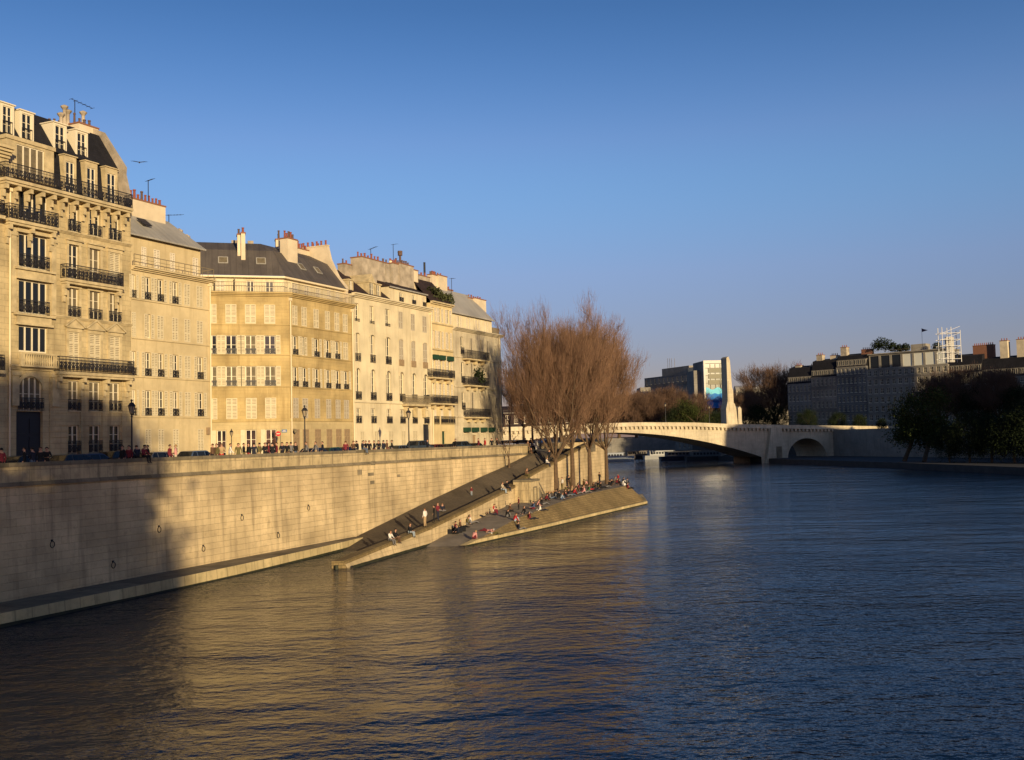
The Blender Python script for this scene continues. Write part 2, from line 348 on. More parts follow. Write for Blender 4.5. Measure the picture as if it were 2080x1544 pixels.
def chimney(th, fac, pl, pr, pt, pb, back, depth, pots=4, mat='chim', pot='pot', skew=0.0, name='chimney', poth=0.5):
    """stack seen between px pl..pr, top pt, foot pb, standing `back` m behind the facade plane"""
    u0, zt = fac.uz(pl, pt, -back); u1, _ = fac.uz(pr, pt, -back); zb = fac.z((pl + pr) / 2, pb, -back) - 0.6
    mb = MB(); mb.box((u0 - skew, back, zb), (u1 + skew * 0, back + depth, zt), 0)
    mb.box((u0 - 0.06, back - 0.06, zt), (u1 + 0.06, back + depth + 0.06, zt + 0.13), 1)
    c = mb.build(name, [M[mat], M['brickcap']], th, fac.M)
    long_u = (u1 - u0) >= depth
    for i in range(pots):
        f = (i + 0.5) / pots; r = rr.uniform(0.1, 0.14); h = poth * rr.uniform(0.7, 1.25)
        x = u0 + (u1 - u0) * f if long_u else (u0 + u1) / 2; y = back + depth / 2 if long_u else back + depth * f
        pm = MB(); pm.lathe([(r, 0), (r * 0.8, h * 0.85), (r * 1.05, h * 0.86), (r * 1.0, h)], n=8)
        pm.build('chimney_pot', M[pot if rr.random() < 0.8 else 'potd'], c, fac.M @ T(x, y, zt + 0.13))
    return c
def antenna(th, fac, px, pt, pb, back, arm=1.2, lean=0.1, name='antenna'):
    u0, zt = fac.uz(px, pt, -back); zb = fac.z(px, pb, -back)
    mb = MB(); mb.bar((u0, back, zb - 0.5), (u0, back, zt), 0.05)
    mb.bar((u0 - arm * 0.2, back, zt - 0.05 + lean * -0.2), (u0 + arm, back, zt - 0.05 + lean), 0.035)
    for i in range(6): x = u0 - arm * 0.2 + arm * 1.2 * i / 5; mb.bar((x, back - 0.25, zt - 0.05 + lean * (x - u0) / arm), (x, back + 0.25, zt - 0.05 + lean * (x - u0) / arm), 0.025)
    return mb.build(name, M['iron'], th, fac.M)
def band(th, fac, name, u0, u1, z0, z1, out, mat='trim', y=0.0, ends=True, steps=1):
    mb = MB()
    for i in range(steps):
        a = z0 + (z1 - z0) * i / steps; b = z0 + (z1 - z0) * (i + 1) / steps
        mb.box((u0, y - out * (i + 1) / steps, a), (u1, y + 0.02, b))
    return mb.build(name, M[mat], th, fac.M)
def body(mb, u0, u1, z0, z1, depth, ml=0, y0=0.0, back=True):        # side and rear walls
    mb.face([(u0, y0, z0), (u0, depth, z0), (u0, depth, z1), (u0, y0, z1)][::-1], ml)
    mb.face([(u1, y0, z0), (u1, depth, z0), (u1, depth, z1), (u1, y0, z1)], ml)
    if back: mb.face([(u0, depth, z0), (u0, depth, z1), (u1, depth, z1), (u1, depth, z0)], ml)
def pipe(th, fac, px, py, z0, z1, out=0.12, mat='pipe', r=0.07):
    u = fac.u(px, py); mb = MB(); mb.tube([(u, -out, z0), (u, -out, z1)], r, 8); mb.box((u - 0.13, -out - 0.13, z1 - 0.3), (u + 0.13, -out + 0.12, z1)); return mb.build('downpipe', M[mat], th, fac.M)

LD = (0.425, 0.905)
FL = Fac((-36.9, 75.0), LD)                   # the facade line of the quay houses
def cols_u(fac, cols, py, off=0.0): return [(fac.u(a, py, off), fac.u(b, py, off)) for a, b in cols]
def row_z(fac, px, yt, yb, off=0.0): return (fac.z(px, yb, off), fac.z(px, yt, off))

# ================================================================== B1: ornate tall house
def build_ornate():
    f = FL; uL = f.u(17, 650); uR = f.u(266, 650)
    th = thing('town_house', 'tallest ornate stone house, with iron balconies, steep slate roof and white dormers', 'town house', f.M @ T(uL, 0, STREET))
    zb = STREET; zmain = f.z(141, 391, 0.9)         # floor of the main balcony
    ops = []
    C3 = cols_u(f, [(139, 160), (181, 203.5), (222, 243)], 620)
    rows = [row_z(f, 192, 864, 921), row_z(f, 192, 776, 835), row_z(f, 192, 679, 750), row_z(f, 192, 592, 650), row_z(f, 192, 506, 573), row_z(f, 192, 429, 480)]
    for r in rows:
        for c in C3: ops.append((c[0], c[1], r[0], r[1]))
    a0, a1 = f.u(38, 620), f.u(96, 620)
    bay = [(f.z(67, 834), f.z(67, 766)), (f.z(67, 716), f.z(67, 664)), (f.z(67, 638), f.z(67, 572)), (f.z(67, 546), f.z(67, 479)), (f.z(67, 448), f.z(67, 391))]
    bo = [(a0, a1, b[0], b[1]) for b in bay]
    door = (f.u(33, 880), f.u(87, 880), zb, f.z(60, 836)); 
    bo[0] = (door[0] + 0.15, door[1] - 0.1, door[3] + 0.05, bay[0][1])
    mb = MB(); wall_face(mb, uL, uR, zb, zmain, ops + bo + [door]); body(mb, uL, uR, zb, zmain, 13)
    mb.build('wall', M['ashlar'], th, f.M)
    # rusticated courses of the ground floor
    z = zb + 0.4; segs = [(f.u(100, 880), C3[0][0] - 0.12), (C3[0][1] + 0.12, C3[1][0] - 0.12), (C3[1][1] + 0.12, C3[2][0] - 0.12), (C3[2][1] + 0.12, uR - 0.02)]
    z0_ = z
    for a, b in segs:
        mb = MB(); z = z0_; mb.box((a + .02, -0.03, z0_), (b - .02, 0.01, f.z(192, 765)))
        while z < f.z(192, 765): mb.box((a, -0.09, z), (b, 0.01, z + 0.38)); z += 0.46
        mb.build('rusticated_pier', M['ashlar'], th, f.M)
    # windows of the three right-hand bays
    for ri, r in enumerate(rows):
        for ci, c in enumerate(C3):
            o = (c[0], c[1], r[0], r[1]); g = None
            if ri in (0, 1, 3, 5): g = (0.85 if ri else 1.0, 2, 0.24)
            gl = 'glass2' if (ri in (1, 3) or (ri == 4 and ci == 1)) else 'glass'
            st = 'c' if ri == 2 or (ri == 4 and ci == 2) else 'n'
            add_window(th, f, o, st, gl, 1, 2, g, 'shut', 0.22, 0.0, sill=0.1 if ri in (1, 3, 5) else None)
            s = MB(); cu0, cu1 = c[0] - 0.22, c[1] + 0.22        # carved surround
            if ri > 1:
                s.box((cu0 + 0.02, -0.08, r[0]), (c[0], 0.02, r[1])); s.box((c[1], -0.08, r[0]), (cu1 - 0.02, 0.02, r[1]))
                s.box((cu0, -0.12, r[1]), (cu1, 0.02, r[1] + 0.28)); s.box((cu0 - 0.08, -0.26, r[1] + 0.28), (cu1 + 0.08, 0.02, r[1] + 0.4))
            if ri == 2:
                m = (cu0 + cu1) / 2; z = r[1] + 0.4
                s.prism([(cu0 - 0.2, z), (cu1 + 0.2, z), (m, z + 0.62)], -0.16, 0.02)
                s.bar((cu0 - 0.25, -0.2, z), (m, -0.2, z + 0.68), 0.13); s.bar((cu1 + 0.25, -0.2, z), (m, -0.2, z + 0.68), 0.13)
            if s.f: s.build('window_surround', M['trim'], th, f.M)
    # the bay on the left: wide windows
    for i, o in enumerate(bo):
        add_window(th, f, o, 'n', 'glass2' if i == 0 else 'glass', 3 if i else 3, 0 if i else 1, None, 'shut', 0.18)
        if i in (1, 2, 3, 4):
            s = MB(); s.box((o[0] - 0.35, -0.3, o[3] + 0.05), (o[1] + 0.35, 0.02, o[3] + 0.22)); s.box((o[0] - 0.25, -0.18, o[3] + 0.22), (o[1] + 0.25, 0.02, o[3] + 0.75)); s.box((o[0] - 0.5, -0.36, o[3] + 0.75), (o[1] + 0.5, 0.02, o[3] + 0.9))
            s.build('window_surround', M['trim'], th, f.M)
        if i in (2, 3): s = MB(); rail_panel(s, (o[0] - 0.02, -0.14, o[2]), (o[1] + 0.1, -0.14, o[2]), 1.0, 0.13, 2); s.build('window_guard', M['iron'], th, f.M)
    s = MB(); zc = bo[0][3]; m = (bo[0][0] + bo[0][1]) / 2; hw = (bo[0][1] - bo[0][0]) / 2       # arch over the door window
    prev = None
    for k in range(13):
        a = math.pi * k / 12; p = (m - hw * 1.02 * math.cos(a), zc - 0.95 + 0.98 * math.sin(a)); q = (m - hw * 1.25 * math.cos(a), zc - 0.95 + 1.3 * math.sin(a))
        if prev: s.prism([prev[0], p, q, prev[1]], -0.12, 0.01)
        prev = (p, q)
    for sx in (-1, 1):
        pts = [(m + sx * hw, zc)] + [(m + sx * hw * math.cos(a), zc - 0.95 + 0.95 * math.sin(a)) for a in [math.pi / 2 * k / 6 for k in range(7)]]
        s.face([(x, -0.01, z) for x, z in pts])
    s.build('door_arch', M['trim'], th, f.M)
    d = MB(); d.face([(door[0], 0.26, door[2]), (door[1], 0.26, door[2]), (door[1], 0.26, door[3]), (door[0], 0.26, door[3])])
    for i in range(2):
        for j in range(3):
            x0 = door[0] + (door[1] - door[0]) * (i * 0.5 + 0.07); x1 = x0 + (door[1] - door[0]) * 0.36; z0 = door[2] + 0.3 + j * 1.35
            d.box((x0, 0.2, z0), (x1, 0.27, z0 + 1.1))
    d.build('door', M['dark'], th, f.M)
    s = MB(); rail_panel(s, (bo[0][0] - 0.1, -0.12, bo[0][2]), (bo[0][1] + 0.1, -0.12, bo[0][2]), 0.95, 0.13, 2); s.build('window_guard', M['iron'], th, f.M)
    # pilasters beside the bay
    for a, b in ((f.u(22, 620), f.u(31, 620)), (f.u(103, 620), f.u(112, 620))):
        s = MB(); s.box((a, -0.14, f.z(67, 640)), (b, 0.02, f.z(67, 470))); s.box((a - 0.08, -0.2, f.z(67, 486)), (b + 0.08, 0.02, f.z(67, 472)))
        s.build('pilaster', M['trim'], th, f.M); s = MB()
        s.box((a, -0.22, f.z(67, 825)), (b + 0.2, 0.02, f.z(67, 765))); s.box((a - 0.1, -0.3, f.z(67, 765)), (b + 0.3, 0.02, f.z(67, 757)))
        s.build('console', M['trim'], th, f.M)
    # cornices
    for py, h_, o_, nm in ((760, 0.35, 0.35, 'cornice'), (655, 0.22, 0.2, 'cornice'), (487, 0.22, 0.22, 'cornice')):
        z = f.z(192, py); a = f.u(100, 700)
        band(th, f, nm, a if py != 760 else uL, uR - 0.01, z, z + h_, o_, steps=3)
    # stone balustrade on the first floor
    s = MB(); a, b = f.u(40, 730), f.u(106, 730); z0, z1 = f.z(67, 743), f.z(67, 718)
    s.box((a - 0.3, -0.55, z0 - 0.15), (b + 0.2, 0, z0)); s.box((a - 0.3, -0.5, z1 - 0.12), (b + 0.2, -0.3, z1)); s.box((a - 0.3, -0.5, z0), (a, -0.3, z1 - 0.12)); s.box((b - 0.1, -0.5, z0), (b + 0.2, -0.3, z1 - 0.12))
    n = 14
    for i in range(n): s.lathe([(0.05, 0), (0.085, (z1 - z0) * 0.3), (0.04, (z1 - z0) * 0.6), (0.06, z1 - z0 - 0.12)], (a + (b - a - 0.1) * (i + 0.5) / n, -0.4, z0), 6)
    s.build('stone_balustrade', M['trim'], th, f.M)
    # iron balconies: (name, pxl, pxr, py floor, rail height px at px, projection)
    def balcony(pl, pr, pxr_, pyf, out, hgt, style=2, brackets=4):
        z0 = f.z(pxr_, pyf, out); a = f.u(pl, pyf, out); b = min(f.u(pr, pyf, out), uR + 0.5)
        s = MB(); s.box((a, -out, z0 - 0.22), (b, 0.0, z0)); s.box((a + 0.1, -out + 0.12, z0 - 0.4), (b - 0.1, 0, z0 - 0.222))
        bal = s.build('balcony', M['trim'], th, f.M)
        s = MB(); rail_panel(s, (a + 0.05, -out + 0.06, z0), (b - 0.05, -out + 0.06, z0), hgt, 0.13, style)
        rail_panel(s, (a + 0.05, -0.02, z0), (a + 0.05, -out + 0.08, z0), hgt, 0.13, style); rail_panel(s, (b - 0.05, -out + 0.08, z0), (b - 0.05, -0.02, z0), hgt, 0.13, style)
        s.build('railing', M['iron'], bal, f.M)
        for i in range(brackets):
            x = a + 0.3 + (b - a - 0.6) * i / max(1, brackets - 1); s = MB()
            s.prism([(0, 0)] * 3, 0, 0) if False else None
            s.box((x - 0.13, -out * 0.8, z0 - 0.75), (x + 0.13, 0, z0 - 0.402)); s.box((x - 0.11, -out * 0.45, z0 - 1.3), (x + 0.11, 0, z0 - 0.752)); s.box((x - 0.09, -out * 0.25, z0 - 1.8), (x + 0.09, 0, z0 - 1.302))
            s.build('bracket', M['trim'], bal, f.M)
        return z0, a, b
    balcony(121, 275, 192, 758, 0.8, 1.15, 2, 4)
    balcony(135, 253, 192, 573, 0.7, 1.1, 2, 2)
    balcony(19, 121, 67, 452, 0.7, 1.1, 2, 3)
    zB, aB, bB = balcony(12, 271, 141, 391, 0.95, 1.15, 2, 12)
    # dentils under the main balcony
    # roof: setback floor, lower slate, upper slate
    z6 = f.z(185, 343, -0.9) ; ze = z6 + 0.55; D1 = 0.9
    zt = f.z(181, 268, -3.2)
    s = MB(); u0, u1 = uL, uR - 0.25
    prof = [(D1, zmain), (D1 + 0.35, ze), (D1 + 0.1, ze + 0.02), (3.3, zt), (8.5, zt + 1.2), (13, zmain + 4)]
    for (ya, za), (yb, zb_) in zip(prof, prof[1:]):
        uu = 0; s.face([(u0, ya, za), (u1, ya, za), (u1, yb, zb_), (u0, yb, zb_)], 0)
    s.face([(u0, y, z) for y, z in prof] , 0)
    s.build('roof', M['slate'], th, f.M)
    g = MB(); p2 = [(0.0, zmain - 0.5), (0.0, zmain + 1.2), (0.55, ze - 0.3), (0.5, ze + 0.3), (3.0, zt + 0.3), (5.4, zt + 1.3), (8.8, zt + 1.5), (13, zmain + 4), (13, zmain - 0.5)]
    for uu0, uu1 in ((uR - 0.28, uR + 0.12),):
        g.face([(uu0, y, z) for y, z in p2]); g.face([(uu1, y, z) for y, z in p2[::-1]])
        for (ya, za), (yb, zb_) in zip(p2, p2[1:]): g.face([(uu0, ya, za), (uu1, ya, za), (uu1, yb, zb_), (uu0, yb, zb_)])
    g.build('gable_wall', M['chim_grey'], th, f.M)
    # attic-storey doors behind the main balcony (stone dormers)
    def dormer(o, depth, zsill, cap, mat, ybase, glass='glass', peaked=False):
        s = MB(); a, b, c, d = o; t = 0.2
        s.box((a - t, ybase, c), (a, ybase + depth, d)); s.box((b, ybase, c), (b + t, ybase + depth, d)); s.box((a - t, ybase, d), (b + t, ybase + depth, d + cap)); s.box((a - t - 0.08, ybase - 0.1, d + cap), (b + t + 0.08, ybase + depth, d + cap + 0.09))
        dm = s.build('dormer', M[mat], th, f.M); add_window(dm, f, o, 'n', glass, 1, 2, None, recess=0.12, y=ybase); return dm
    for pl, pr in ((135, 149), (178, 192), (219, 233)):
        a, b = f.u(pl - 1, 370, -0.7), f.u(pr + 2, 370, -0.7); dormer((a, b, zmain + 0.1, z6), 1.5, 0, 0.45, 'trim', 0.7)
    a, b = f.u(33, 325, -0.5), f.u(89, 325, -0.5); s = MB()
    o = (a, b, zmain + 0.1, f.z(62, 300, -0.5)); s.box((a - 0.9, 0.45, zmain), (a, 2, o[3] + 0.2)); s.box((b, 0.45, zmain), (b + 0.9, 2, o[3] + 0.2)); s.box((a - 1, 0.35, o[3] + 0.2), (b + 1, 2, o[3] + 0.5)); s.box((a, 0.45, o[3]), (b, 2, o[3] + 0.2))
    dm = s.build('dormer', M['trim'], th, f.M); add_window(dm, f, o, 'n', 'glass2', 3, 1, None, recess=0.12, y=0.45)
    for pl, pr, yt, yb in ((3, 27, 216, 272), (42, 67, 232, 287), (110, 134, 256, 310), (155, 177, 271, 322)):
        a, b = f.u(pl, (yt + yb) / 2, -1.3), f.u(pr, (yt + yb) / 2, -1.3); c = (pl + pr) / 2
        dm = dormer((a + 0.12, b - 0.12, f.z(c, yb, -1.3), f.z(c, yt, -1.3)), 2.6, 0, 0.16, 'white', 1.3)
        s = MB(); rail_panel(s, (a + 0.1, 1.26, f.z(c, yb, -1.3)), (b - 0.1, 1.26, f.z(c, yb, -1.3)), 0.95, 0.16, 0); s.build('window_guard', M['iron'], dm, f.M)
    ch = chimney(th, f, 104, 172, 252, 280, 5.0, 1.0, 7, 'chim_grey', 'potd', poth=0.6)
    ch = chimney(th, f, 160, 200, 250, 272, 4.0, 1.6, 4, 'chim', 'potd', poth=0.8)
    for px, yt in ((131, 214), (138, 223), (124, 229), (169, 226)):
        u_, z_ = f.uz(px, yt, -5.3); s = MB(); s.lathe([(0.16, -1.8), (0.14, -0.4), (0.3, -0.2), (0.34, -0.1), (0.05, 0.05)], (u_, 5.3, z_), 8); s.build('chimney_cowl', M['chim_grey'], th, f.M)
    antenna(th, f, 152, 203, 250, 5.2, 1.9, -0.15)
    pipe(th, f, 18, 650, zb, zmain - 0.5)
    return th
build_ornate()

# ================================================================== B0: sliver of the next house, left frame edge
def build_left():
    f = FL; uL = f.u(17, 650) - 16; uR = f.u(17, 650) - 0.02
    th = thing('town_house', 'ochre stone house cut off by the left edge of the picture', 'town house', f.M @ T(uL, 0, STREET))
    ops = []; zs = [(STREET + 0.9, STREET + 3.4), (STREET + 4.6, STREET + 7), (STREET + 8, STREET + 11), (STREET + 12, STREET + 14.6), (STREET + 15.6, STREET + 18.2), (STREET + 19.2, STREET + 21.5)]
    for i in range(5):
        a = uL + 1.2 + i * 2.9
        for c, d in zs: ops.append((a, a + 1.2, c, d))
    zt = f.z(4, 320); mb = MB(); wall_face(mb, uL, uR, STREET, zt, ops); body(mb, uL, uR, STREET, zt, 13); mb.build('wall', M['ashlar'], th, f.M)
    for o in ops: add_window(th, f, o, 'n', 'glass2' if rr.random() < .4 else 'glass')
    for py in (752, 437):
        z = f.z(5, py, 0.8); s = MB(); u1 = f.u(11, py, 0.8); s.box((uL + 0.4, -0.8, z - 0.25), (u1, 0, z)); bal = s.build('balcony', M['trim'], th, f.M)
        s = MB(); rail_panel(s, (uL + 0.45, -0.75, z), (u1 - 0.05, -0.75, z), 1.1, 0.13, 2); rail_panel(s, (u1 - 0.05, -0.75, z), (u1 - 0.05, 0, z), 1.1, 0.13, 2); s.build('railing', M['iron'], bal, f.M)
    band(th, f, 'cornice', uL, uR, zt, zt + 0.8, 0.7, steps=4)
    s = MB(); prof = [(0.9, zt + 0.8), (3.2, zt + 4.6), (9, zt + 5.6), (13, zt)]
    for (ya, za), (yb, zb_) in zip(prof, prof[1:]): s.face([(uL, ya, za), (uR, ya, za), (uR, yb, zb_), (uL, yb, zb_)])
    s.face([(uR, y, z) for y, z in [(0.9, zt)] + prof]); s.face([(uL, y, z) for y, z in ([(0.9, zt)] + prof)[::-1]]); s.face([(uL, 0, zt + 0.8), (uR, 0, zt + 0.8), (uR, 0.9, zt + 0.8), (uL, 0.9, zt + 0.8)]); s.build('roof', M['slate'], th, f.M)
build_left()

# ================================================================== B2: plain cream house, shutters, zinc roof
def build_cream():
    f = FL; uL = f.u(266, 650) + 0.02; uR = f.u(427, 700)
    th = thing('town_house', 'plain cream plaster house with light zinc roof, right of the tallest house', 'town house', f.M @ T(uL, 0, STREET))
    C = cols_u(f, [(267, 276), (293, 306), (319, 332), (349, 361.5), (374, 386), (399, 411.5)], 620)
    rows = [row_z(f, 300, 793, 844.5), row_z(f, 300, 716, 764), row_z(f, 300, 638, 687), row_z(f, 300, 563, 609)]
    stat = ['oooocoo', 'oooocoo', 'chcc cc'.replace(' ', 'c'), 'oooocc']
    gd = row_z(f, 300, 872, 926); gd = (STREET, gd[1]); ops = [(c[0], c[1], r[0], r[1]) for r in rows for c in C]
    gops = [(C[i][0] + 0.05, C[i][1], gd[0], gd[1]) for i in (1, 2, 3, 5)] + [(C[0][0] + 0.5, C[0][1] + 0.35, gd[0], gd[1])]
    z1 = f.z(340, 553); mb = MB(); wall_face(mb, uL, uR, STREET, z1, ops + gops); body(mb, uL, uR, STREET, z1, 11, y0=0.0); mb.build('wall', M['plaster'], th, f.M)
    for ri, r in enumerate(rows):
        for ci, c in enumerate(C):
            st = stat[ri][ci]; add_window(th, f, (c[0], c[1], r[0], r[1]), st, 'glass' if (ri + ci) % 3 else 'glass2', 1, 2, (0.62, 1, 0) if st == 'o' else None, 'shut', 0.2)
        band(th, f, 'string_course', uL, uR, r[0] - 0.16, r[0] - 0.04, 0.1, 'plaster')
    for o in gops: add_window(th, f, o, 'c', 'glass', 1, 2, None, 'shut', 0.2)
    band(th, f, 'cornice', uL, uR + 0.3, z1 - 0.35, z1, 0.55, 'plaster', steps=3)
    # set-back attic storey
    yb = 1.0; zt = f.z(340, 492, -yb); A = cols_u(f, [(287, 297), (312, 324), (345, 355), (391, 402)], 520, -yb)
    aw = (f.z(340, 547, -yb), f.z(340, 512, -yb)); aops = [(a[0], a[1], z1 + 0.3, aw[1]) for a in A]
    s = MB(); wall_face(s, uL, uR - 0.1, z1, zt, aops, y=yb); body(s, uL, uR - 0.1, z1, zt, 11, y0=yb); s.face([(uL, 0, z1), (uR, 0, z1), (uR, yb, z1), (uL, yb, z1)]); s.build('attic_wall', M['plaster'], th, f.M)
    for o in aops: add_window(th, f, o, 'c', 'glass', 1, 2, None, 'shutw', 0.15, y=yb)
    s = MB(); rail_panel(s, (uL, -0.35, z1), (uR + 0.15, -0.35, z1), 0.95, 0.7, 0, 0.05); s.bar((uL, -0.35, z1 + 0.6), (uR, -0.35, z1 + 0.6), 0.03); rail_panel(s, (uR + 0.15, -0.35, z1), (uR + 0.15, 1.0, z1), 0.95, 0.7, 0); s.build('railing', M['irong'], th, f.M)
    # zinc roof, hipped at the right end
    y0 = yb - 0.45; zr = f.z(300, 440, -4.2); ur = f.u(342, 462, -4.2)
    s = MB(); e0, e1 = uL, uR + 0.15
    s.face([(e0, y0, zt), (e1, y0, zt), (ur, 4.2, zr), (e0, 4.2, zr)]); s.face([(e1, y0, zt), (e1, 11, zt), (ur, 7, zr), (ur, 4.2, zr)]); s.face([(e0, 4.2, zr), (ur, 4.2, zr), (ur, 7, zr), (e0, 7, zr)])
    s.face([(e1, 11, zt), (e0, 11, zt), (e0, 7, zr), (ur, 7, zr)]); s.box((e0, y0 - 0.02, zt - 0.14), (e1 + 0.02, y0 + 0.12, zt - 0.005)); rf = s.build('roof', M['zinc'], th, f.M)
    u_, z_ = f.uz(292, 452, -2.4); s = MB(); s.M = Matrix.Translation((u_, 2.4, z_)) @ Matrix.Rotation(math.atan2(zr - zt, 4.2 - y0), 4, 'X'); s.box((-0.5, -0.6, 0.03), (0.5, 0.5, 0.12)); s.build('skylight', [M['iron']], rf, f.M)
    chimney(th, f, 270, 336, 404, 455, 3.6, 1.0, 9, 'chim', 'pot', poth=0.75)
    antenna(th, f, 301, 366, 400, 4.0, 0.6, 0.3); antenna(th, f, 343, 436, 465, 4.2, 1.7, 0.35)
    for px, yt in ((364, 466), (379, 478)):
        u_, z_ = f.uz(px, yt, -5); s = MB(); s.lathe([(0.25, -1.2), (0.22, -0.3), (0.34, -0.25), (0.36, -0.1), (0.05, 0.1)], (u_, 5, z_), 8); s.build('chimney_cowl', M['chim_grey'], th, f.M)
    pipe(th, f, 425.5, 700, STREET, z1 - 0.3)
    s = MB(); u_, z_ = f.uz(421, 875); s.box((u_ - 0.15, -0.18, z_ - 0.35), (u_ + 0.15, -0.0, z_ + 0.3)); s.build('wall_box', M['shutb'], th, f.M)
build_cream()

# ================================================================== B3: ochre corner house
def build_corner():
    f2 = FL; uc = f2.u(588, 750); cpt = f2.P + f2.d * uc
    d1 = Vector((3.4, 1.0, 0)).normalized(); W1 = 10.5
    P1 = cpt - d1 * W1; f1 = Fac((P1.x, P1.y), (d1.x, d1.y))
    th = thing('town_house', 'ochre stone corner house with dark slate roof behind the no-entry sign', 'corner house', f1.M @ T(0, 0, STREET))
    uR = f2.u(717, 760)
    zc = f1.z(520, 602); zc2 = zc
    C1 = cols_u(f1, [(421, 441), (459, 481.5), (499, 521), (538, 560.5)], 770)
    r1 = [row_z(f1, 500, 808.7, 853), row_z(f1, 500, 744, 784.5), row_z(f1, 500, 681, 719.5), row_z(f1, 500, 618.5, 657.5)]
    sts = ['cccc', 'oooo', 'oooo', 'cccc']
    G = [(f1.u(441, 900), f1.u(460, 900)), (f1.u(499.5, 900), f1.u(521, 900)), (f1.u(540, 900), f1.u(562, 900))]
    gz = f1.z(510, 873)
    ops = [(c[0], c[1], r[0], r[1]) for r in r1 for c in C1] + [(a, b, STREET + (0.0 if i == 0 else 0.3), gz) for i, (a, b) in enumerate(G)]
    zg = f1.z(500, 857)
    mb = MB(); wall_face(mb, 0, W1, zg, zc, [o for o in ops if o[2] > zg - 0.01]); mb.face([(0, 0, zg), (0, 10, zg), (0, 10, zc), (0, 0, zc)][::-1]); mb.build('wall', M['ochre'], th, f1.M)
    mb = MB(); wall_face(mb, 0, W1, STREET, zg, ops[-3:]); mb.face([(0, 0, STREET), (0, 10, STREET), (0, 10, zg), (0, 0, zg)][::-1]); mb.build('ground_floor_wall', M['ochre_base'], th, f1.M)
    for ri, r in enumerate(r1):
        for ci, c in enumerate(C1):
            st = sts[ri][ci]; add_window(th, f1, (c[0], c[1], r[0], r[1]), st, 'glass2' if (ri == 1 or (ri == 2 and ci == 2)) else 'glass', 1, 1, (0.55, 1, 0) if st == 'o' else None, 'shut', 0.22, swide=0.85 if st == 'o' else 1)
        band(th, f1, 'string_course', 0, W1 + 0.06, r[0] - 0.14, r[0] - 0.03, 0.1, 'ochre')
    for i, o in enumerate(ops[-3:]): add_window(th, f1, o, 'n', 'glass', 1, 2, None, 'shut', 0.22)
    for a, w2 in ((G[1][0] - 0.3, .22), (G[2][0] - 0.28, .22), (G[0][0] - .55, .45)):
        s = MB(); s.box((a - w2, -0.08, STREET + 0.3), (a + w2, -0.01, gz)); s.build('shutter', M['shut'], th, f1.M)
    # river-side facade
    C2 = cols_u(f2, [(594, 605), (613, 624), (637.5, 648.5), (661, 671), (680, 690), (697, 707)], 720)
    r2 = [row_z(f2, 600, 808.5, 852.5), row_z(f2, 600, 745.5, 785), row_z(f2, 600, 682.5, 720.5), row_z(f2, 600, 621, 660.5)]
    s2 = ['cccccc', 'oooooo', 'oroooc', 'cccccc']; g2z = f2.z(600, 872)
    ops2 = [(c[0], c[1], r[0], r[1]) for r in r2 for c in C2]; gops2 = [(c[0], c[1] + 0.1, STREET + 0.5, g2z) for c in C2]
    mb = MB(); wall_face(mb, uc, uR, zg, zc, ops2); mb.face([(uR, 0, zg), (uR, 10, zg), (uR, 10, zc), (uR, 0, zc)]); mb.build('wall', M['ochre'], th, f2.M)
    mb = MB(); wall_face(mb, uc, uR, STREET, zg, gops2); mb.build('ground_floor_wall', M['ochre_base'], th, f2.M)
    for ri, r in enumerate(r2):
        for ci, c in enumerate(C2):
            st = s2[ri][ci]; add_window(th, f2, (c[0], c[1], r[0], r[1]), st, 'glass', 1, 1, (0.55, 1, 0) if st == 'o' else None, 'shut' if ri != 0 else 'shutg', 0.22, swide=0.8 if st == 'o' else 1)
        band(th, f2, 'string_course', uc + 0.02, uR, r[0] - 0.14, r[0] - 0.03, 0.1, 'ochre')
    for o in gops2: add_window(th, f2, o, 'c', 'glass', 1, 1, None, 'shutb', 0.2)
    band(th, f1, 'string_course', 0, W1 + 0.1, zg, zg + 0.3, 0.12, 'ochre'); band(th, f2, 'string_course', uc + 0.02, uR, zg, zg + 0.3, 0.12, 'ochre')
    band(th, f1, 'cornice', 0, W1 + 0.35, zc, zc + 0.4, 0.5, 'ochre', steps=3); band(th, f2, 'cornice', uc + 0.1, uR + 0.2, zc, zc + 0.4, 0.5, 'ochre', steps=3)
    zc += 0.4
    # attic storey
    ys = 0.9; za = f1.z(500, 561, -ys)
    # corner of set-back planes
    q1 = f1.P - f1.n * ys; q2 = f2.P - f2.n * ys
    det = f1.d.x * (-f2.d.y) + f2.d.x * f1.d.y; rhs = q2 - q1
    ta = (rhs.x * (-f2.d.y) + f2.d.x * rhs.y) / det; ca = q1 + f1.d * ta; ua1 = (ca - q1).dot(f1.d); ua2 = (ca - q2).dot(f2.d)
    A1 = [(f1.u(438, 580, -ys), f1.u(456, 580, -ys)), (f1.u(501, 580, -ys), f1.u(516, 580, -ys)), (f1.u(539.5, 580, -ys), f1.u(555.5, 580, -ys))]
    o1 = [(a, b, zc + 0.05, za - 0.45) for a, b in A1]
    s = MB(); wall_face(s, 0.3, ua1, zc, za, o1, y=ys); s.face([(0.3, ys, zc), (0.3, 8, zc), (0.3, 8, za), (0.3, ys, za)][::-1]); s.build('attic_wall', M['white_render'], th, f1.M)
    for i, o in enumerate(o1): add_window(th, f1, o, 'c' if i == 0 else 'n', 'glass', 1, 1, None, 'shutw', 0.15, y=ys)
    A2 = cols_u(f2, [(594, 604), (618, 627), (641, 650), (664, 672), (682, 689), (698, 705)], 590, -ys); o2 = [(a, b, zc + 0.05, za - 0.4) for a, b in A2]
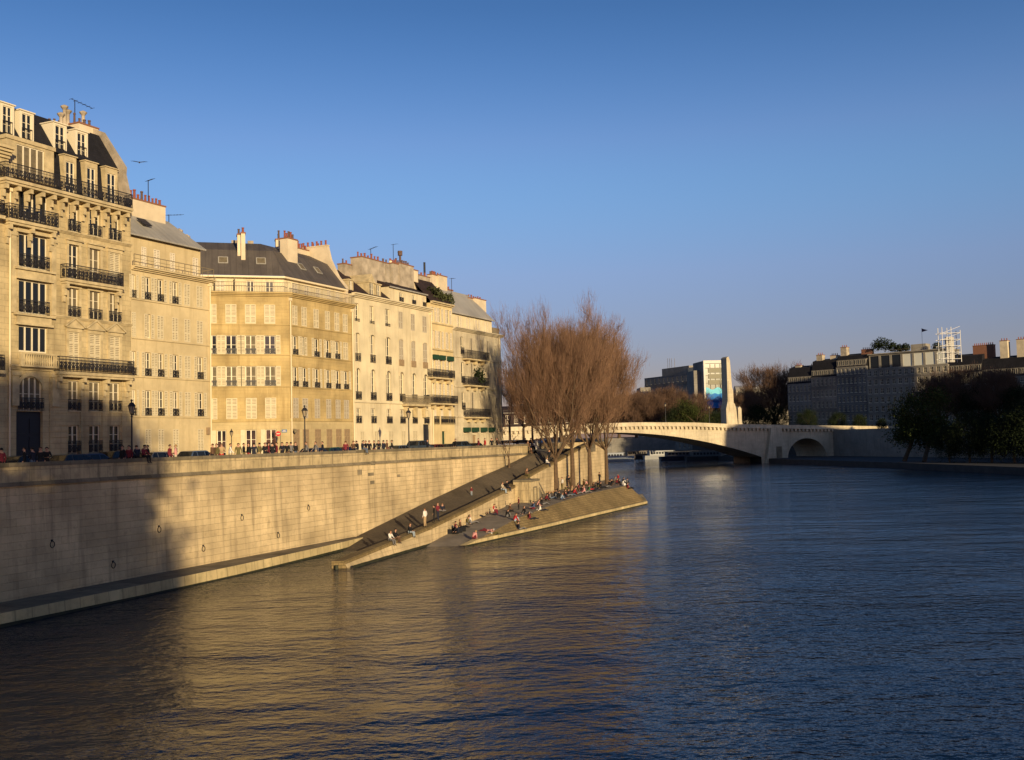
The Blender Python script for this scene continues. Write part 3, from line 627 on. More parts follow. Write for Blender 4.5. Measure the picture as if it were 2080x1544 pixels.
    s = MB(); wall_face(s, ua2, uR, zc, za, o2, y=ys); s.face([(uR, ys, zc), (uR, 8, zc), (uR, 8, za), (uR, ys, za)]); s.build('attic_wall', M['white_render'], th, f2.M)
    for o in o2: add_window(th, f2, o, 'c', 'glass', 1, 1, None, 'shutw', 0.15, y=ys)
    s = MB(); s.face([(0, 0, 0), (W1, 0, 0), (ua1, ys + 0.1, 0), (0, ys + 0.1, 0)]); s.build('terrace', M['zinc'], th, f1.M @ T(0, 0, zc + 0.01))
    s = MB(); s.face([(uc, 0, 0), (uR, 0, 0), (uR, ys + 0.1, 0), (ua2, ys + 0.1, 0)]); s.build('terrace', M['zinc'], th, f2.M @ T(0, 0, zc + 0.012))
    s = MB(); rail_panel(s, (0, -0.3, zc), (W1 + 0.2, -0.3, zc), 1.0, 0.16, 0); s.build('railing', M['irong'], th, f1.M)
    s = MB(); rail_panel(s, (uc + 0.25, -0.3, zc), (uR, -0.3, zc), 1.0, 0.16, 0); s.build('railing', M['irong'], th, f2.M)
    s = MB()
    for px in (437, 477): u_ = f1.u(px, 590, -0.4); s.box((u_ - 0.04, 0.0, zc), (u_ + 0.04, ys, za - 0.3))
    s.build('terrace_screen', M['irong'], th, f1.M)
    # roof (world coordinates from both frames)
    def wp(f, u, y, z): p = f.P + f.d * u - f.n * y; return Vector((p.x, p.y, z))
    eo = 0.45; dz = za
    e0 = wp(f1, -0.2, eo, dz); ec = cpt * 1.0; ec = wp(f2, uc + 0.05, eo, dz); eR = wp(f2, uR, eo, dz)
    zm = f1.z(480, 508, -3.0); zr = f1.z(480, 494, -5.5)
    m0 = wp(f1, -0.2, 3.0, zm); hip = at(548, 511, 0.5); 
    mc = wp(f2, uc + 3.2, 3.0, zm)
    # intersect both break lines for the hip
    a1 = f1.P - f1.n * 3.0; a2 = f2.P - f2.n * 3.0; rhs = a2 - a1; t1 = (rhs.x * (-f2.d.y) + f2.d.x * rhs.y) / det; mc = a1 + f1.d * t1; mc.z = zm
    a1 = f1.P - f1.n * 5.5; a2 = f2.P - f2.n * 5.5; rhs = a2 - a1; t1 = (rhs.x * (-f2.d.y) + f2.d.x * rhs.y) / det; rc = a1 + f1.d * t1; rc.z = zr
    mR = wp(f2, uR, 3.0, zm); r0 = wp(f1, -0.2, 5.5, zr); rR = wp(f2, uR, 5.5, zr)
    b0 = wp(f1, -0.2, 9, zr); bR = wp(f2, uR, 9, zr - 0.3)
    s = MB(); 
    def fq(P, uvf): s.face(P, 0, [((p - uvf.P).dot(uvf.d), p.z * 1.4) for p in P])
    fq([e0, ec, mc, m0], f1); fq([ec, eR, mR, mc], f2); fq([m0, mc, rc, r0], f1); fq([mc, mR, rR, rc], f2); s.face([r0, rc, rR, bR, b0])
    for a, b in ((e0, ec), (ec, eR)): s.face([a - Vector((0, 0, 0.02)), b - Vector((0, 0, 0.02)), b - Vector((0, 0, 0.2)), a - Vector((0, 0, 0.2))][::-1], 1)
    s.face([e0, m0, r0, b0, b0 - Vector((0, 0, 4)), e0 - Vector((0, 0, 0.2))]);
    # soffit
    s.face([e0 - Vector((0,0,.2)), ec - Vector((0,0,.2)), wp(f1, ua1, ys + 0.05, za - 0.2), wp(f1, 0, ys + 0.05, za - 0.2)], 1); s.face([ec - Vector((0,0,.2)), eR - Vector((0,0,.2)), wp(f2, uR, ys + .05, za - .2), wp(f2, ua2, ys + .05, za - .2)], 1)
    rf = s.build('roof', [M['slate2'], M['pipe']], th, Matrix())
    for ff, px, py, w_ in ((f1, 453, 523, 1.0), (f1, 530, 522, 1.0), (f2, 612, 541, 0.9), (f2, 645, 546, 0.9)):
        u_, z_ = ff.uz(px, py, -1.9); sl_ = math.atan2(zm - za, 3.0 - eo); zz = za + (zm - za) * (1.9 - eo) / (3.0 - eo)
        s = MB(); s.M = Matrix.Translation((u_, 1.9, zz)) @ Matrix.Rotation(sl_, 4, 'X'); s.box((-w_/2, -0.5, 0.02), (w_/2, 0.5, 0.1), 0); s.face([(-w_/2 + .1, -.4, .105), (w_/2 - .1, -.4, .105), (w_/2 - .1, .4, .105), (-w_/2 + .1, .4, .105)], 1); s.build('skylight', [M['zinc'], M['glass2']], rf, ff.M)
    chimney(th, f1, 482, 488.5, 477, 533, 2.4, 1.2, 1, 'chim', 'pot'); chimney(th, f1, 489.5, 498, 474, 537, 2.0, 1.2, 1, 'chim', 'pot', poth=.7)
    chimney(th, f1, 560, 573, 487, 508, 7.0, 1.0, 2, 'chim', 'pot', poth=0.8); chimney(th, f2, 584, 604, 484, 540, 2.2, 1.0, 5, 'chim', 'pot', poth=.8)
    chimney(th, f2, 606, 644, 505, 532, 5.5, 0.7, 5, 'chim', 'pot', poth=.7)
    for px, yt in ((476, 488), (509, 489)):
        u_, z_ = f1.uz(px, yt, -6); s = MB(); s.box((u_ - .3, 6, z_ - 1), (u_ + .3, 6.6, z_)); s.build('chimney', M['chim_grey'], th, f1.M)
    # flared party wall on the right with pots
    def party(pts, yb, thick, u_in, npots, zt):
        pass
    zT = f2.z(665, 505, -4.0); uA = uR - 0.35
    s = MB(); prof = [(0.5, zc), (0.5, za + 0.3), (1.6, za + 1.6), (2.6, za + 3.6), (3.0, zT), (9.0, zT), (9.0, zc)]
    for uu in (uA, uR + 0.05): s.face([(uu, y, z) for y, z in (prof if uu == uA else prof[::-1])])
    for (ya, z1_), (yb, z2_) in zip(prof, prof[1:]): s.face([(uA, ya, z1_), (uR + 0.05, ya, z1_), (uR + 0.05, yb, z2_), (uA, yb, z2_)])
    s.box((uA - 0.05, 2.95, zT), (uR + 0.1, 9.05, zT + 0.12)); pw = s.build('party_wall', M['chim'], th, f2.M)
    for i in range(9):
        pm = MB(); pm.lathe([(0.12, 0), (0.1, 0.45), (0.13, 0.47), (0.12, 0.55)], n=8); pm.build('chimney_pot', M['pot'], pw, f2.M @ T((uA + uR) / 2, 3.3 + i * 0.62, zT + 0.12))
    chimney(th, f2, 648, 656, 503, 535, 4.2, 2.2, 3, 'chim', 'pot')
    pipe(th, f2, 589.5, 750, STREET, zc - 0.5); pipe(th, f2, 716, 780, STREET, zc - 0.5)
    # street-name plate
    u_, z_ = f1.uz(577.5, 875.5); s = MB(); s.box((u_ - 0.28, -0.03, z_ - 0.16), (u_ + 0.28, -0.003, z_ + 0.16), 1); s.box((u_ - 0.25, -0.034, z_ - 0.13), (u_ + 0.25, -0.031, z_ + 0.13), 0)
    for i, wd in enumerate((0.12, 0.19)): s.box((u_ - wd, -0.037, z_ + 0.03 - i * 0.1), (u_ + wd, -0.035, z_ + 0.07 - i * 0.1), 2)
    s.build('street_name_plate', [plain('plate_blue', (0.02, 0.05, 0.22), 0.4), plain('plate_green', (0.02, 0.12, 0.06), 0.4), M['white']], th, f1.M)
    # corner bracket light and box
    u_, z_ = f2.uz(592, 876); s = MB(); s.bar((u_, 0, z_ + .2), (u_, -0.5, z_ + .2), 0.04); s.lathe([(0.05, 0.1), (0.2, 0), (0.12, -0.25), (0.02, -0.3)], (u_, -0.5, z_ + .1), 8); s.build('wall_light', M['irong'], th, f2.M)
build_corner()
# ================================================================== B4: pale rendered house with tall arched windows
def build_pale():
    f = FL; uL = f.u(717, 760) + 0.02; uR = f.u(877, 760)
    th = thing('town_house', 'long pale rendered house with arched first-floor windows, dark doorway and broken roofline', 'town house', f.M @ T(uL, 0, STREET))
    C = cols_u(f, [(722, 731), (752.5, 761), (784, 793), (811, 819.5), (836, 844), (859.5, 868)], 740)
    rt = row_z(f, 725, 616, 653); r2 = row_z(f, 725, 676, 734); r1 = row_z(f, 730, 748, 812); r0 = row_z(f, 735, 829, 860)
    zc = f.z(725, 598)
    ops = []
    for c in C: ops += [(c[0], c[1], r[0], r[1]) for r in (rt, r2, r1, r0)]
    G = [(732, 740, 'c'), (761, 769, 'c'), (790, 800, 'c'), (816, 824, 'c'), (839, 848, 'c')]
    gz = f.z(735, 876); gops = [(f.u(a, 890), f.u(b, 890), STREET, gz) for a, b, _ in G]
    door = (f.u(860, 880), f.u(874, 880), STREET, f.z(867, 862))
    opsL = [o for o in ops if not (door[0] < (o[0] + o[1]) / 2 < door[1] and o[2] < door[3])]
    mb = MB(); wall_face(mb, uL, uR, STREET, zc, opsL + gops + [door]); body(mb, uL, uR, STREET, zc, 12); mb.build('wall', M['white_render'], th, f.M)
    for ri, r in enumerate((rt, r2, r1, r0)):
        for ci, c in enumerate(C):
            o = (c[0], c[1], r[0], r[1])
            if o not in opsL: continue
            if ri == 0: st, g = ('n', (0.3, 0, 0)) if ci < 3 else ('c', None)
            elif ri == 1: st, g = ('n', (0.9, 1, .15)) if ci < 3 else ('c', None)
            elif ri == 2: st, g = 'n', (0.9, 1, .2)
            else: st, g = 'n', (0.8, 2, .15)
            add_window(th, f, o, st, 'glass2' if (ri + ci) % 4 == 1 else 'glass', 1, 3 if ri == 2 else 2, g, 'shutg', 0.24, fmat='white')
            if ri in (1, 2):                        # arched heads
                m = (c[0] + c[1]) / 2; hw = (c[1] - c[0]) / 2; rise = hw if ri == 2 else hw * 0.45; s = MB(); zt = r[1]
                for sx in (-1, 1): s.face([(x, -0.012, z) for x, z in [(m + sx * hw, zt)] + [(m + sx * hw * math.cos(a), zt - rise + rise * math.sin(a)) for a in [math.pi / 2 * k / 6 for k in range(7)]]])
                pr = None
                for k in range(9):
                    a = math.pi * k / 8; p = (m - hw * math.cos(a), zt - rise + rise * math.sin(a)); q = (m - (hw + .14) * math.cos(a), zt - rise + (rise + .14) * math.sin(a))
                    if pr: s.prism([pr[0], p, q, pr[1]], -0.07, -0.014)
                    pr = (p, q)
                s.build('arched_head', M['white_render'], th, f.M)
            if ri == 1 and ci > 2: s = MB(); s.box((c[0] - .05, -.1, r[0]), (c[1] + .05, .02, r[0] + .75)); s.build('window_box', M['shutb'], th, f.M)
    for (a, b, c, d), (_, _, st) in zip(gops, G): add_window(th, f, (a, b, c, d), 'c', 'glass', 1, 1, None, 'shut', 0.2)
    s = MB(); s.face([(door[0], .25, door[2]), (door[1], .25, door[2]), (door[1], .25, door[3]), (door[0], .25, door[3])]); s.box((door[0] + .05, .2, door[2]), ((door[0] + door[1]) / 2 - .03, .24, door[3] - .6)); s.box(((door[0] + door[1]) / 2 + .03, .2, door[2]), (door[1] - .05, .24, door[3] - .6)); s.build('door', M['dark'], th, f.M)
    band(th, f, 'string_course', uL, uR, f.z(735, 818), f.z(735, 815), 0.15, 'white_render'); band(th, f, 'cornice', uL, uR, zc - 0.35, zc + 0.1, 0.55, 'white_render', steps=3)
    # stone balcony over the door on carved brackets
    z = f.z(845, 821, .8); a, b = f.u(828, 820, .8), f.u(874, 820, .8); s = MB(); s.box((a, -0.9, z - .25), (b, 0, z)); bal = s.build('balcony', M['trim'], th, f.M)
    s = MB(); rail_panel(s, (a, -0.85, z), (b, -0.85, z), 1.0, .14, 1); rail_panel(s, (a, 0, z), (a, -0.85, z), 1.0, .14, 1); s.build('railing', M['irong'], bal, f.M)
    for x in (a + .6, (a + b) / 2, b - .6):
        s = MB(); s.prism([(x - .2, z - .252), (x + .2, z - .252), (x + .12, z - 1.6), (x - .12, z - 1.6)], -.5, 0.0); s.build('bracket', M['trim'], bal, f.M)
    # left part: tiled slope with dormers; right part: extra storey
    us = f.u(800, 640); z2 = f.z(811, 589, -1.2)
    s = MB(); zr = zc + 3.6
    s.face([(uL, 0.1, zc + .1), (us, 0.1, zc + .1), (us, 4.5, zr), (uL, 4.5, zr)]); s.face([(uL, 4.5, zr), (us, 4.5, zr), (us, 12, zc + 1), (uL, 12, zc + 1)]); s.face([(uL, .1, zc + .1), (uL, 4.5, zr), (uL, 12, zc + 1)]); rf = s.build('roof', M['tile'], th, f.M)
    # dormers
    for px0, px1, yt, yb, gable in ((709, 717, 570, 592, False), (750, 760, 575, 600, True), (764, 773, 579, 604, False)):
        a, b = f.u(px0, yb, -.6), f.u(px1, yb, -.6); c = (px0 + px1) / 2; o = (a + .12, b - .12, f.z(c, yb, -.6), f.z(c, yt, -.6)); s = MB(); 
        if a < uL: a = uL + 0.02; o = (a + .12, max(b - .12, a + .7), o[2], o[3])
        t = .22; s.box((o[0] - t, .6, o[2] - .3), (o[0], 3.4, o[3])); s.box((o[1], .6, o[2] - .3), (o[1] + t, 3.4, o[3])); s.box((o[0] - t - .1, .5, o[3]), (o[1] + t + .1, 3.8, o[3] + .14))
        if gable: m = (o[0] + o[1]) / 2; s.prism([(o[0] - t - .15, o[3] + .142), (o[1] + t + .15, o[3] + .142), (m, o[3] + 1.1)], .55, 3.8)
        dm = s.build('dormer', M['trim'], th, f.M); add_window(dm, f, o, 'n', 'glass', 1, 1, None, recess=.1, y=.6)
    # attic storey on the right
    y = 0.6; A = [(811, 818), (837, 843), (858.5, 864)]; o3 = [(f.u(a, 605, -y), f.u(b, 605, -y)) for a, b in A]; ao = [(a, b, f.z(811, 612, -y), f.z(811, 594, -y)) for a, b in o3]
    s = MB(); wall_face(s, us, uR, zc + .1, z2, ao, y=y); s.face([(us, y, zc + .1), (us, 9, zc + .1), (us, 9, z2), (us, y, z2)][::-1]); s.face([(uR, y, zc + .1), (uR, 9, zc + .1), (uR, 9, z2), (uR, y, z2)]); s.face([(us, 0, zc + .1), (uR, 0, zc + .1), (uR, y, zc + .1), (us, y, zc + .1)]); s.build('attic_wall', M['white_render'], th, f.M)
    for o in ao: add_window(th, f, o, 'n', 'glass', 1, 1, (.5, 1, .1), recess=.15, y=y)
    s = MB(); s.face([(us - .2, y - .3, z2), (uR, y - .3, z2), (uR, 5, z2 + 2.1), (us - .2, 5, z2 + 2.1)]); s.face([(us - .2, 5, z2 + 2.1), (uR, 5, z2 + 2.1), (uR, 9, z2), (us - .2, 9, z2)]); s.face([(us - .2, y - .3, z2), (us - .2, 5, z2 + 2.1), (us - .2, 9, z2)]); s.face([(uR, y - .3, z2), (uR, 9, z2), (uR, 5, z2 + 2.1)])
    s.box((us - .2, y - .32, z2 - .15), (uR, y - .2, z2 - .002), 1); s.build('roof', [M['tile'], M['zinc']], th, f.M)
    # big party-wall chimney masses
    chimney(th, f, 700, 714, 536, 570, 3.6, 1.0, 2, 'chim_grey', 'pot'); chimney(th, f, 735, 782, 522, 590, 2.2, 1.6, 7, 'chim_grey', 'pot', poth=.7)
    chimney(th, f, 784, 791, 535, 575, 2.6, .9, 2, 'chim_grey', 'pot'); chimney(th, f, 798, 811, 535, 575, 2.5, 1.0, 4, 'chim_grey', 'pot'); chimney(th, f, 812, 840, 535, 582, 2.3, 1.4, 7, 'chim_grey', 'potd')
    chimney(th, f, 840.5, 849, 549, 590, 2.4, 1.4, 0, 'chim'); chimney(th, f, 851, 873, 559, 600, 3.0, 1.0, 3, 'chim_grey', 'pot')
    s = MB(); u_, z_ = f.uz(793, 530, -3.0); s.tube([(u_, 3.0, f.z(793, 575, -3)), (u_, 3.0, z_)], .2, 8); s.build('flue_pipe', M['pipe'], th, f.M)
    antenna(th, f, 753, 505, 522, 4, 1.3, .5); antenna(th, f, 798.5, 496, 535, 4, .8, .2); antenna(th, f, 811, 512, 535, 4, .35, .1)
    s = MB(); u_, z_ = f.uz(812.5, 510, -4); s.tube([(u_, 4, z_ - 2.2), (u_, 4, z_)], .14, 8); s.lathe([(.3, -.6), (.32, 0)], (u_, 4, z_), 8); s.build('chimney_cowl', M['potd'], th, f.M)
    pipe(th, f, 875, 700, STREET, zc - .4)
    return th
build_pale()
# ================================================================== B5: narrow yellow house
def small_balcony(th, f, pl, pr, pc, py, out, hgt, style=1, mat='iron'):
    z = f.z(pc, py, out); a, b = f.u(pl, py, out), f.u(pr, py, out); s = MB(); s.box((a, -out, z - .2), (b, 0, z))
    for i in range(3): x = a + (b - a) * (i + .5) / 3; s.box((x - .12, -out * .7, z - .7), (x + .12, 0, z - .202))
    bal = s.build('balcony', M['trim'], th, f.M); s = MB(); rail_panel(s, (a, -out + .05, z), (b, -out + .05, z), hgt, .1, style); rail_panel(s, (a, 0, z), (a, -out + .05, z), hgt, .1, style); rail_panel(s, (b, -out + .05, z), (b, 0, z), hgt, .1, style); s.build('railing', M[mat], bal, f.M); return bal
def build_narrow():
    f = FL; uL = f.u(877, 760) + .02; uR = f.u(921, 760)
    th = thing('town_house', 'narrow yellow-cream house with green awnings between the long pale and grey houses', 'town house', f.M @ T(uL, 0, STREET))
    C = cols_u(f, [(879.5, 884), (893, 898), (909.5, 914.5)], 740); rows = [row_z(f, 880, *r) for r in ((833, 851), (778, 806), (722, 754), (671, 706), (624, 653))]
    ops = [(c[0], c[1], r[0], r[1]) for r in rows for c in C]; dd = (f.u(898, 885), f.u(905, 885), STREET, f.z(900, 876)); zc = f.z(880, 616)
    mb = MB(); wall_face(mb, uL, uR, STREET, zc, ops + [dd]); body(mb, uL, uR, STREET, zc, 10); mb.build('wall', M['yellow_render'], th, f.M)
    for ri, r in enumerate(rows):
        for c in C:
            add_window(th, f, (c[0], c[1], r[0], r[1]), 'o' if ri != 0 else 'c', 'glass', 0, 1, None, 'shutw', .2, swide=1.5 if ri != 0 else 1)
            if ri == 2: s = MB(); s.prism([(c[0] - .3, r[1] + .1), (c[1] + .4, r[1] + .1), (c[1] + .4, r[1] - .5), (c[0] - .3, r[1] - .5)], -.4, -.02); s.build('awning', M['green'], th, f.M)
    s = MB(); s.face([(dd[0], .2, dd[2]), (dd[1], .2, dd[2]), (dd[1], .2, dd[3]), (dd[0], .2, dd[3])]); s.build('door', M['green'], th, f.M)
    for a, b in ((883, 893), (897, 911), (912, 925)):
        s = MB(); rail_panel(s, (f.u(a, 858, .12), -.12, f.z(885, 862)), (f.u(b, 858, .12), -.12, f.z(885, 862)), 1.0, .12, 2); s.build('window_guard', M['iron'], th, f.M)
    small_balcony(th, f, 881, 925, 900, 767, .9, 1.0); small_balcony(th, f, 881, 931, 900, 819, 1.0, 1.0)
    for py in (656, 709): z = f.z(880, py); band(th, f, 'string_course', uL, uR, z - .1, z + .05, .15)
    band(th, f, 'cornice', uL, uR, zc - .1, zc + .25, .45, steps=2)
    s = MB(); s.face([(uL, 0, zc + .25), (uR, 0, zc + .25), (uR, 3, zc + 3.6), (uL, 3, zc + 3.6)]); s.face([(uL, 3, zc + 3.6), (uR, 3, zc + 3.6), (uR, 10, zc), (uL, 10, zc)]); s.face([(uR, 0, zc + .25), (uR, 10, zc), (uR, 3, zc + 3.6)]); s.build('roof', M['tile'], th, f.M)
    chimney(th, f, 878, 890, 558, 600, 3.6, .8, 6, 'chim', 'pot'); chimney(th, f, 890.5, 908, 559, 603, 3.4, 1.6, 3, 'chim', 'pot')
    s = MB(); u_, z_ = f.uz(862, 533, -5.5); s.tube([(u_, 5.5, z_ - 3.5), (u_, 5.5, z_)], .15, 8); s.build('flue_pipe', M['iron'], th, f.M)
    # roof-garden shrubs
    for i, (px, py, rd) in enumerate(((880, 596, 1.3), (888, 600, 1.1), (898, 604, 1.0), (909, 607, .9))):
        u_, z_ = f.uz(px, py, -1.2); leafball('roof_shrub', rd, 260, .22, M['shrub'], th, f.M @ T(u_, 1.2, z_ - .2))
    antenna(th, f, 917, 565, 600, 3, .8, .1)
def leafmesh(rad, n, sz, mat, seed=1, name='leaves', squash=1.0, clumps=0, hollow=0.35):
    r = np.random.default_rng(seed); 
    if clumps:
        cd = r.normal(size=(clumps, 3)); cd /= np.linalg.norm(cd, axis=1)[:, None]; cc = cd * (r.uniform(.35, .95, clumps) ** .6)[:, None]
        k = r.integers(0, clumps, n); d = r.normal(size=(n, 3)) * .16 + cc[k]
    else:
        d = r.normal(size=(n, 3)); d /= np.linalg.norm(d, axis=1)[:, None]; d *= (r.uniform(hollow, 1.05, n))[:, None]
    P = d * np.array([rad, rad, rad * squash]); a = r.normal(size=(n, 3)); a /= np.linalg.norm(a, axis=1)[:, None]; b = r.normal(size=(n, 3)); b -= (a * b).sum(1)[:, None] * a; b /= np.linalg.norm(b, axis=1)[:, None]
    s_ = sz * r.uniform(.6, 1.3, n)[:, None]; V = np.stack([P - a * s_, P - b * s_ * .6, P + a * s_, P + b * s_ * .6], 1).reshape(-1, 3)
    me = bpy.data.meshes.new(name); me.from_pydata(V.tolist(), [], np.arange(4 * n).reshape(-1, 4).tolist()); me.materials.append(mat); me.update(); return me
def leafball(name, rad, n, sz, mat, th, Mw, squash=1.0): return inst(name, leafmesh(rad, n, sz, mat, int(rad * 77), name, squash), th, Mw)
def foliage(name, c, var=0.5, vs=.6):
    m, t, b = newmat(name); b.inputs['Roughness'].default_value = 1; b.inputs['Specular IOR Level'].default_value = .05; f_ = noise(t, mapped(t, (1, 1, 1), 'Object'), vs, 3)
    t.links.new(mix(t, 1.0, c, ramp(t, f_, [(.35, 1 - var), (.65, 1.25)]), 'MULTIPLY'), b.inputs['Base Color']); return m
M['shrub'] = foliage('shrub_leaves', (.05, .055, .025)); M['leaf'] = foliage('spring_leaves', (.045, .055, .016)); M['leafd'] = foliage('dark_leaves', (.022, .03, .013)); M['leafb'] = foliage('brown_budding_leaves', (.075, .042, .024))
build_narrow()
# ================================================================== B6: greyed end house
def build_end():
    f = FL; uL = f.u(921, 760) + .02; uR = f.u(1018.5, 760)
    th = thing('town_house', 'greyed pale stone house at the right end of the row, with stacked balconies', 'town house', f.M @ T(uL, 0, STREET))
    C = cols_u(f, [(936.5, 942), (956.5, 961.5), (973.5, 978.5), (990, 994.5)], 740); rows = [row_z(f, 939, *r) for r in ((796, 832), (736, 778), (684, 720))]
    nar = cols_u(f, [(1005, 1008)], 740)[0]; G = cols_u(f, [(942, 949), (959, 966), (977, 983), (993, 999), (1010, 1014)], 870); gr = row_z(f, 945, 870, 881)
    zc = f.z(936, 668); ops = [(c[0], c[1], r[0], r[1]) for r in rows for c in C] + [(nar[0], nar[1], r[0] + .3, r[0] + 1.8) for r in rows] + [(g[0], g[1], gr[0], gr[1]) for g in G]
    gd = (f.u(960, 890), f.u(968, 890), STREET, f.z(964, 884)); 
    mb = MB(); wall_face(mb, uL, uR, STREET, zc, ops + [gd]); body(mb, uL, uR, STREET, zc, 12); mb.build('wall', M['grey_render'], th, f.M)
    for i, o in enumerate(ops[:12]): add_window(th, f, o, 'r' if i % 4 in (1, 3) else ('h' if i % 4 == 2 else 'n'), 'glass', 0, 1, (.9, 1, .1) if i % 4 == 0 else None, 'shutg', .24)
    for o in ops[12:]: add_window(th, f, o, 'n', 'glass', 0, 1, None, recess=.2)
    for g in G[:4]: s = MB(); s.prism([(g[0] - .2, gr[1] + .1), (g[1] + .2, gr[1] + .1), (g[1] + .2, gr[1] - .5), (g[0] - .2, gr[1] - .5)], -.5, -.02); s.build('awning', M['green'], th, f.M)
    s = MB(); s.face([(gd[0], .2, gd[2]), (gd[1], .2, gd[2]), (gd[1], .2, gd[3]), (gd[0], .2, gd[3])]); s.build('door', M['shutb'], th, f.M)
    small_balcony(th, f, 950, 995, 972, 730, .9, 1.1, 0); small_balcony(th, f, 952, 994, 972, 783, .9, 1.1, 1); b3 = small_balcony(th, f, 955, 997, 972, 847, 1.0, 1.1, 1)
    p = f.uz(973, 766, .6); leafball('balcony_shrub', 1.0, 500, .16, M['leafd'], th, f.M @ T(p[0], -.6, p[1]), 1.4)
    for py in (725, 785, 846): z = f.z(939, py); band(th, f, 'string_course', uL, uR, z - .15, z + .05, .12, 'grey_render')
    band(th, f, 'cornice', uL, uR + .3, zc - .3, zc + .1, .6, 'grey_render', steps=3)
    y = .5; zt = f.z(931, 637, -y); A = cols_u(f, [(930, 934), (948.5, 952), (967.5, 971), (985, 988)], 655, -y); ue = f.u(999, 665, -y)
    ao = [(a, b, f.z(931, 667, -y), f.z(931, 642, -y)) for a, b in A]; s = MB(); wall_face(s, uL, ue, zc + .1, zt, ao, y=y); s.face([(ue, y, zc), (ue, 10, zc), (ue, 10, zt), (ue, y, zt)]); s.face([(uL, 0, zc + .1), (uR, 0, zc + .1), (uR, 12, zc + .1), (uL, 12, zc + .1)]); s.face([(uL, 10, zc), (uL, y, zc), (uL, y, zt), (uL, 10, zt)]); s.build('attic_wall', M['white_render'], th, f.M)
    for o in ao: add_window(th, f, o, 'o', 'glass', 0, 1, None, 'shutw', .15, y=y, swide=1.4)
    s = MB(); s.face([(uL, .2, zt), (ue + .2, .2, zt), (ue - 1.2, 3.6, zt + 3.8), (uL, 3.6, zt + 3.8)]); s.face([(ue + .2, .2, zt), (ue + .2, 10, zt), (ue - 1.2, 6, zt + 3.8), (ue - 1.2, 3.6, zt + 3.8)]); s.face([(uL, 3.6, zt + 3.8), (ue - 1.2, 3.6, zt + 3.8), (ue - 1.2, 6, zt + 3.8), (uL, 6, zt + 3.8)]); s.face([(uL, 10, zt), (uL, 6, zt + 3.8), (ue - 1.2, 6, zt + 3.8), (ue + .2, 10, zt)]); s.face([(uL, .2, zt), (uL, 3.6, zt + 3.8), (uL, 6, zt + 3.8), (uL, 10, zt)])
    s.box((uL, .1, zt - .15), (ue + .22, .22, zt - .003)); s.build('roof', M['zinc'], th, f.M)
    chimney(th, f, 952, 962, 606, 640, 3.0, 1.2, 2, 'chim', 'pot'); chimney(th, f, 965, 987, 606, 645, 2.6, 1.6, 5, 'chim', 'pot')
    chimney(th, f, 908, 920, 588, 620, 4.5, 1.2, 3, 'brickcap', 'pot')
    s = MB(); a = f.u(1001, 680, -1); s.box((a, 1, zc + .1), (a + 2.2, 3, zc + 1.3)); s.build('roof_planter', M['irong'], th, f.M)
    pipe(th, f, 1014, 760, STREET, zc)
build_end()

# ================================================================== ground, quay wall, ramp, lower quay
WD = Vector((0.405, 1.0)).normalized()
def xw(y): return -30 + 0.405 * (y - 60.6)          # foot line of the quay wall
XS = [(60, -27.2), (94.5, -4.2), (110.5, 3.2), (125.5, 9.6), (146.7, 18.9), (170, 29)]
def xo(y): return lerp([(70, -16.5), (80.4, -13.0), (96, -7.8), (107.7, -3.7), (120.7, 0), (166, 14.6), (200, 22)], y)   # outer face of the ramp wall
def zt_(y): return lerp([(76, .35), (78, .45), (96, 1.75), (107.7, 3.05), (120.7, 4.2), (127.3, 5.3), (141.7, 7.0), (152, 8.3), (156, 8.7), (200, 8.8)], y)
def z_ramp(x, y):
    yo = y
    for _ in range(3): yo = y - 0.385 * (xo(yo) - x)
    zo = zt_(yo) - 1.45; yi = yo + 2.4; zi = lerp([(85, -1.3), (92, -.1), (111.3, 3.05), (125.4, 5.15), (132, 6.05), (141, 7.5), (147, 7.85)], yi)
    f = max(0, min(1, (xo(yo) - .8 - x) / max(1, xo(yo) - .8 - min(xw(yi), 3.6))))
    return min(STREET, zo + (zi - zo) * f)
def zp(x, y): return lerp([(88, -.6), (94.7, 0.0), (96, .25), (107.7, 1.5), (120.7, 2.2), (130, 2.5), (146, 2.7), (200, 2.7)], y)
def xs(y): return lerp(XS, y)
# water
m, t, b = newmat('river_water'); b.inputs['Base Color'].default_value = (0.004, 0.013, 0.034, 1); b.inputs['Roughness'].default_value = 0.05; b.inputs['IOR'].default_value = 1.33
b.inputs['Specular IOR Level'].default_value = 0.30
tc = N(t, 'ShaderNodeTexCoord')
def wn(rot, sc_, det, ro=0.5):
    mp = N(t, 'ShaderNodeMapping'); mp.inputs['Rotation'].default_value = (0, 0, R(rot)); mp.inputs['Scale'].default_value = sc_; t.links.new(tc.outputs['Object'], mp.inputs[0]); return noise(t, mp.outputs[0], 1.0, det, ro)
amp = ramp(t, wn(30, (.035, .05, 1), 2), [(.35, .45), (.65, 1.15)])
h = math_n(t, 'ADD', math_n(t, 'MULTIPLY', wn(8, (.24, .42, 1), 2), 0.24), math_n(t, 'MULTIPLY', math_n(t, 'MULTIPLY', wn(-14, (1.1, 1.7, 1), 3), amp), 0.19))
h = math_n(t, 'ADD', h, math_n(t, 'MULTIPLY', wn(20, (3.0, 4.0, 1), 3), 0.045)); h = math_n(t, 'ADD', h, math_n(t, 'MULTIPLY', wn(0, (.06, .1, 1), 2), 0.7))
bp = N(t, 'ShaderNodeBump'); bp.inputs['Strength'].default_value = 1.0; bp.inputs['Distance'].default_value = 1.0; t.links.new(h, bp.inputs['Height']); t.links.new(bp.outputs[0], b.inputs['Normal']); M['water'] = m
WATER_MAT = m
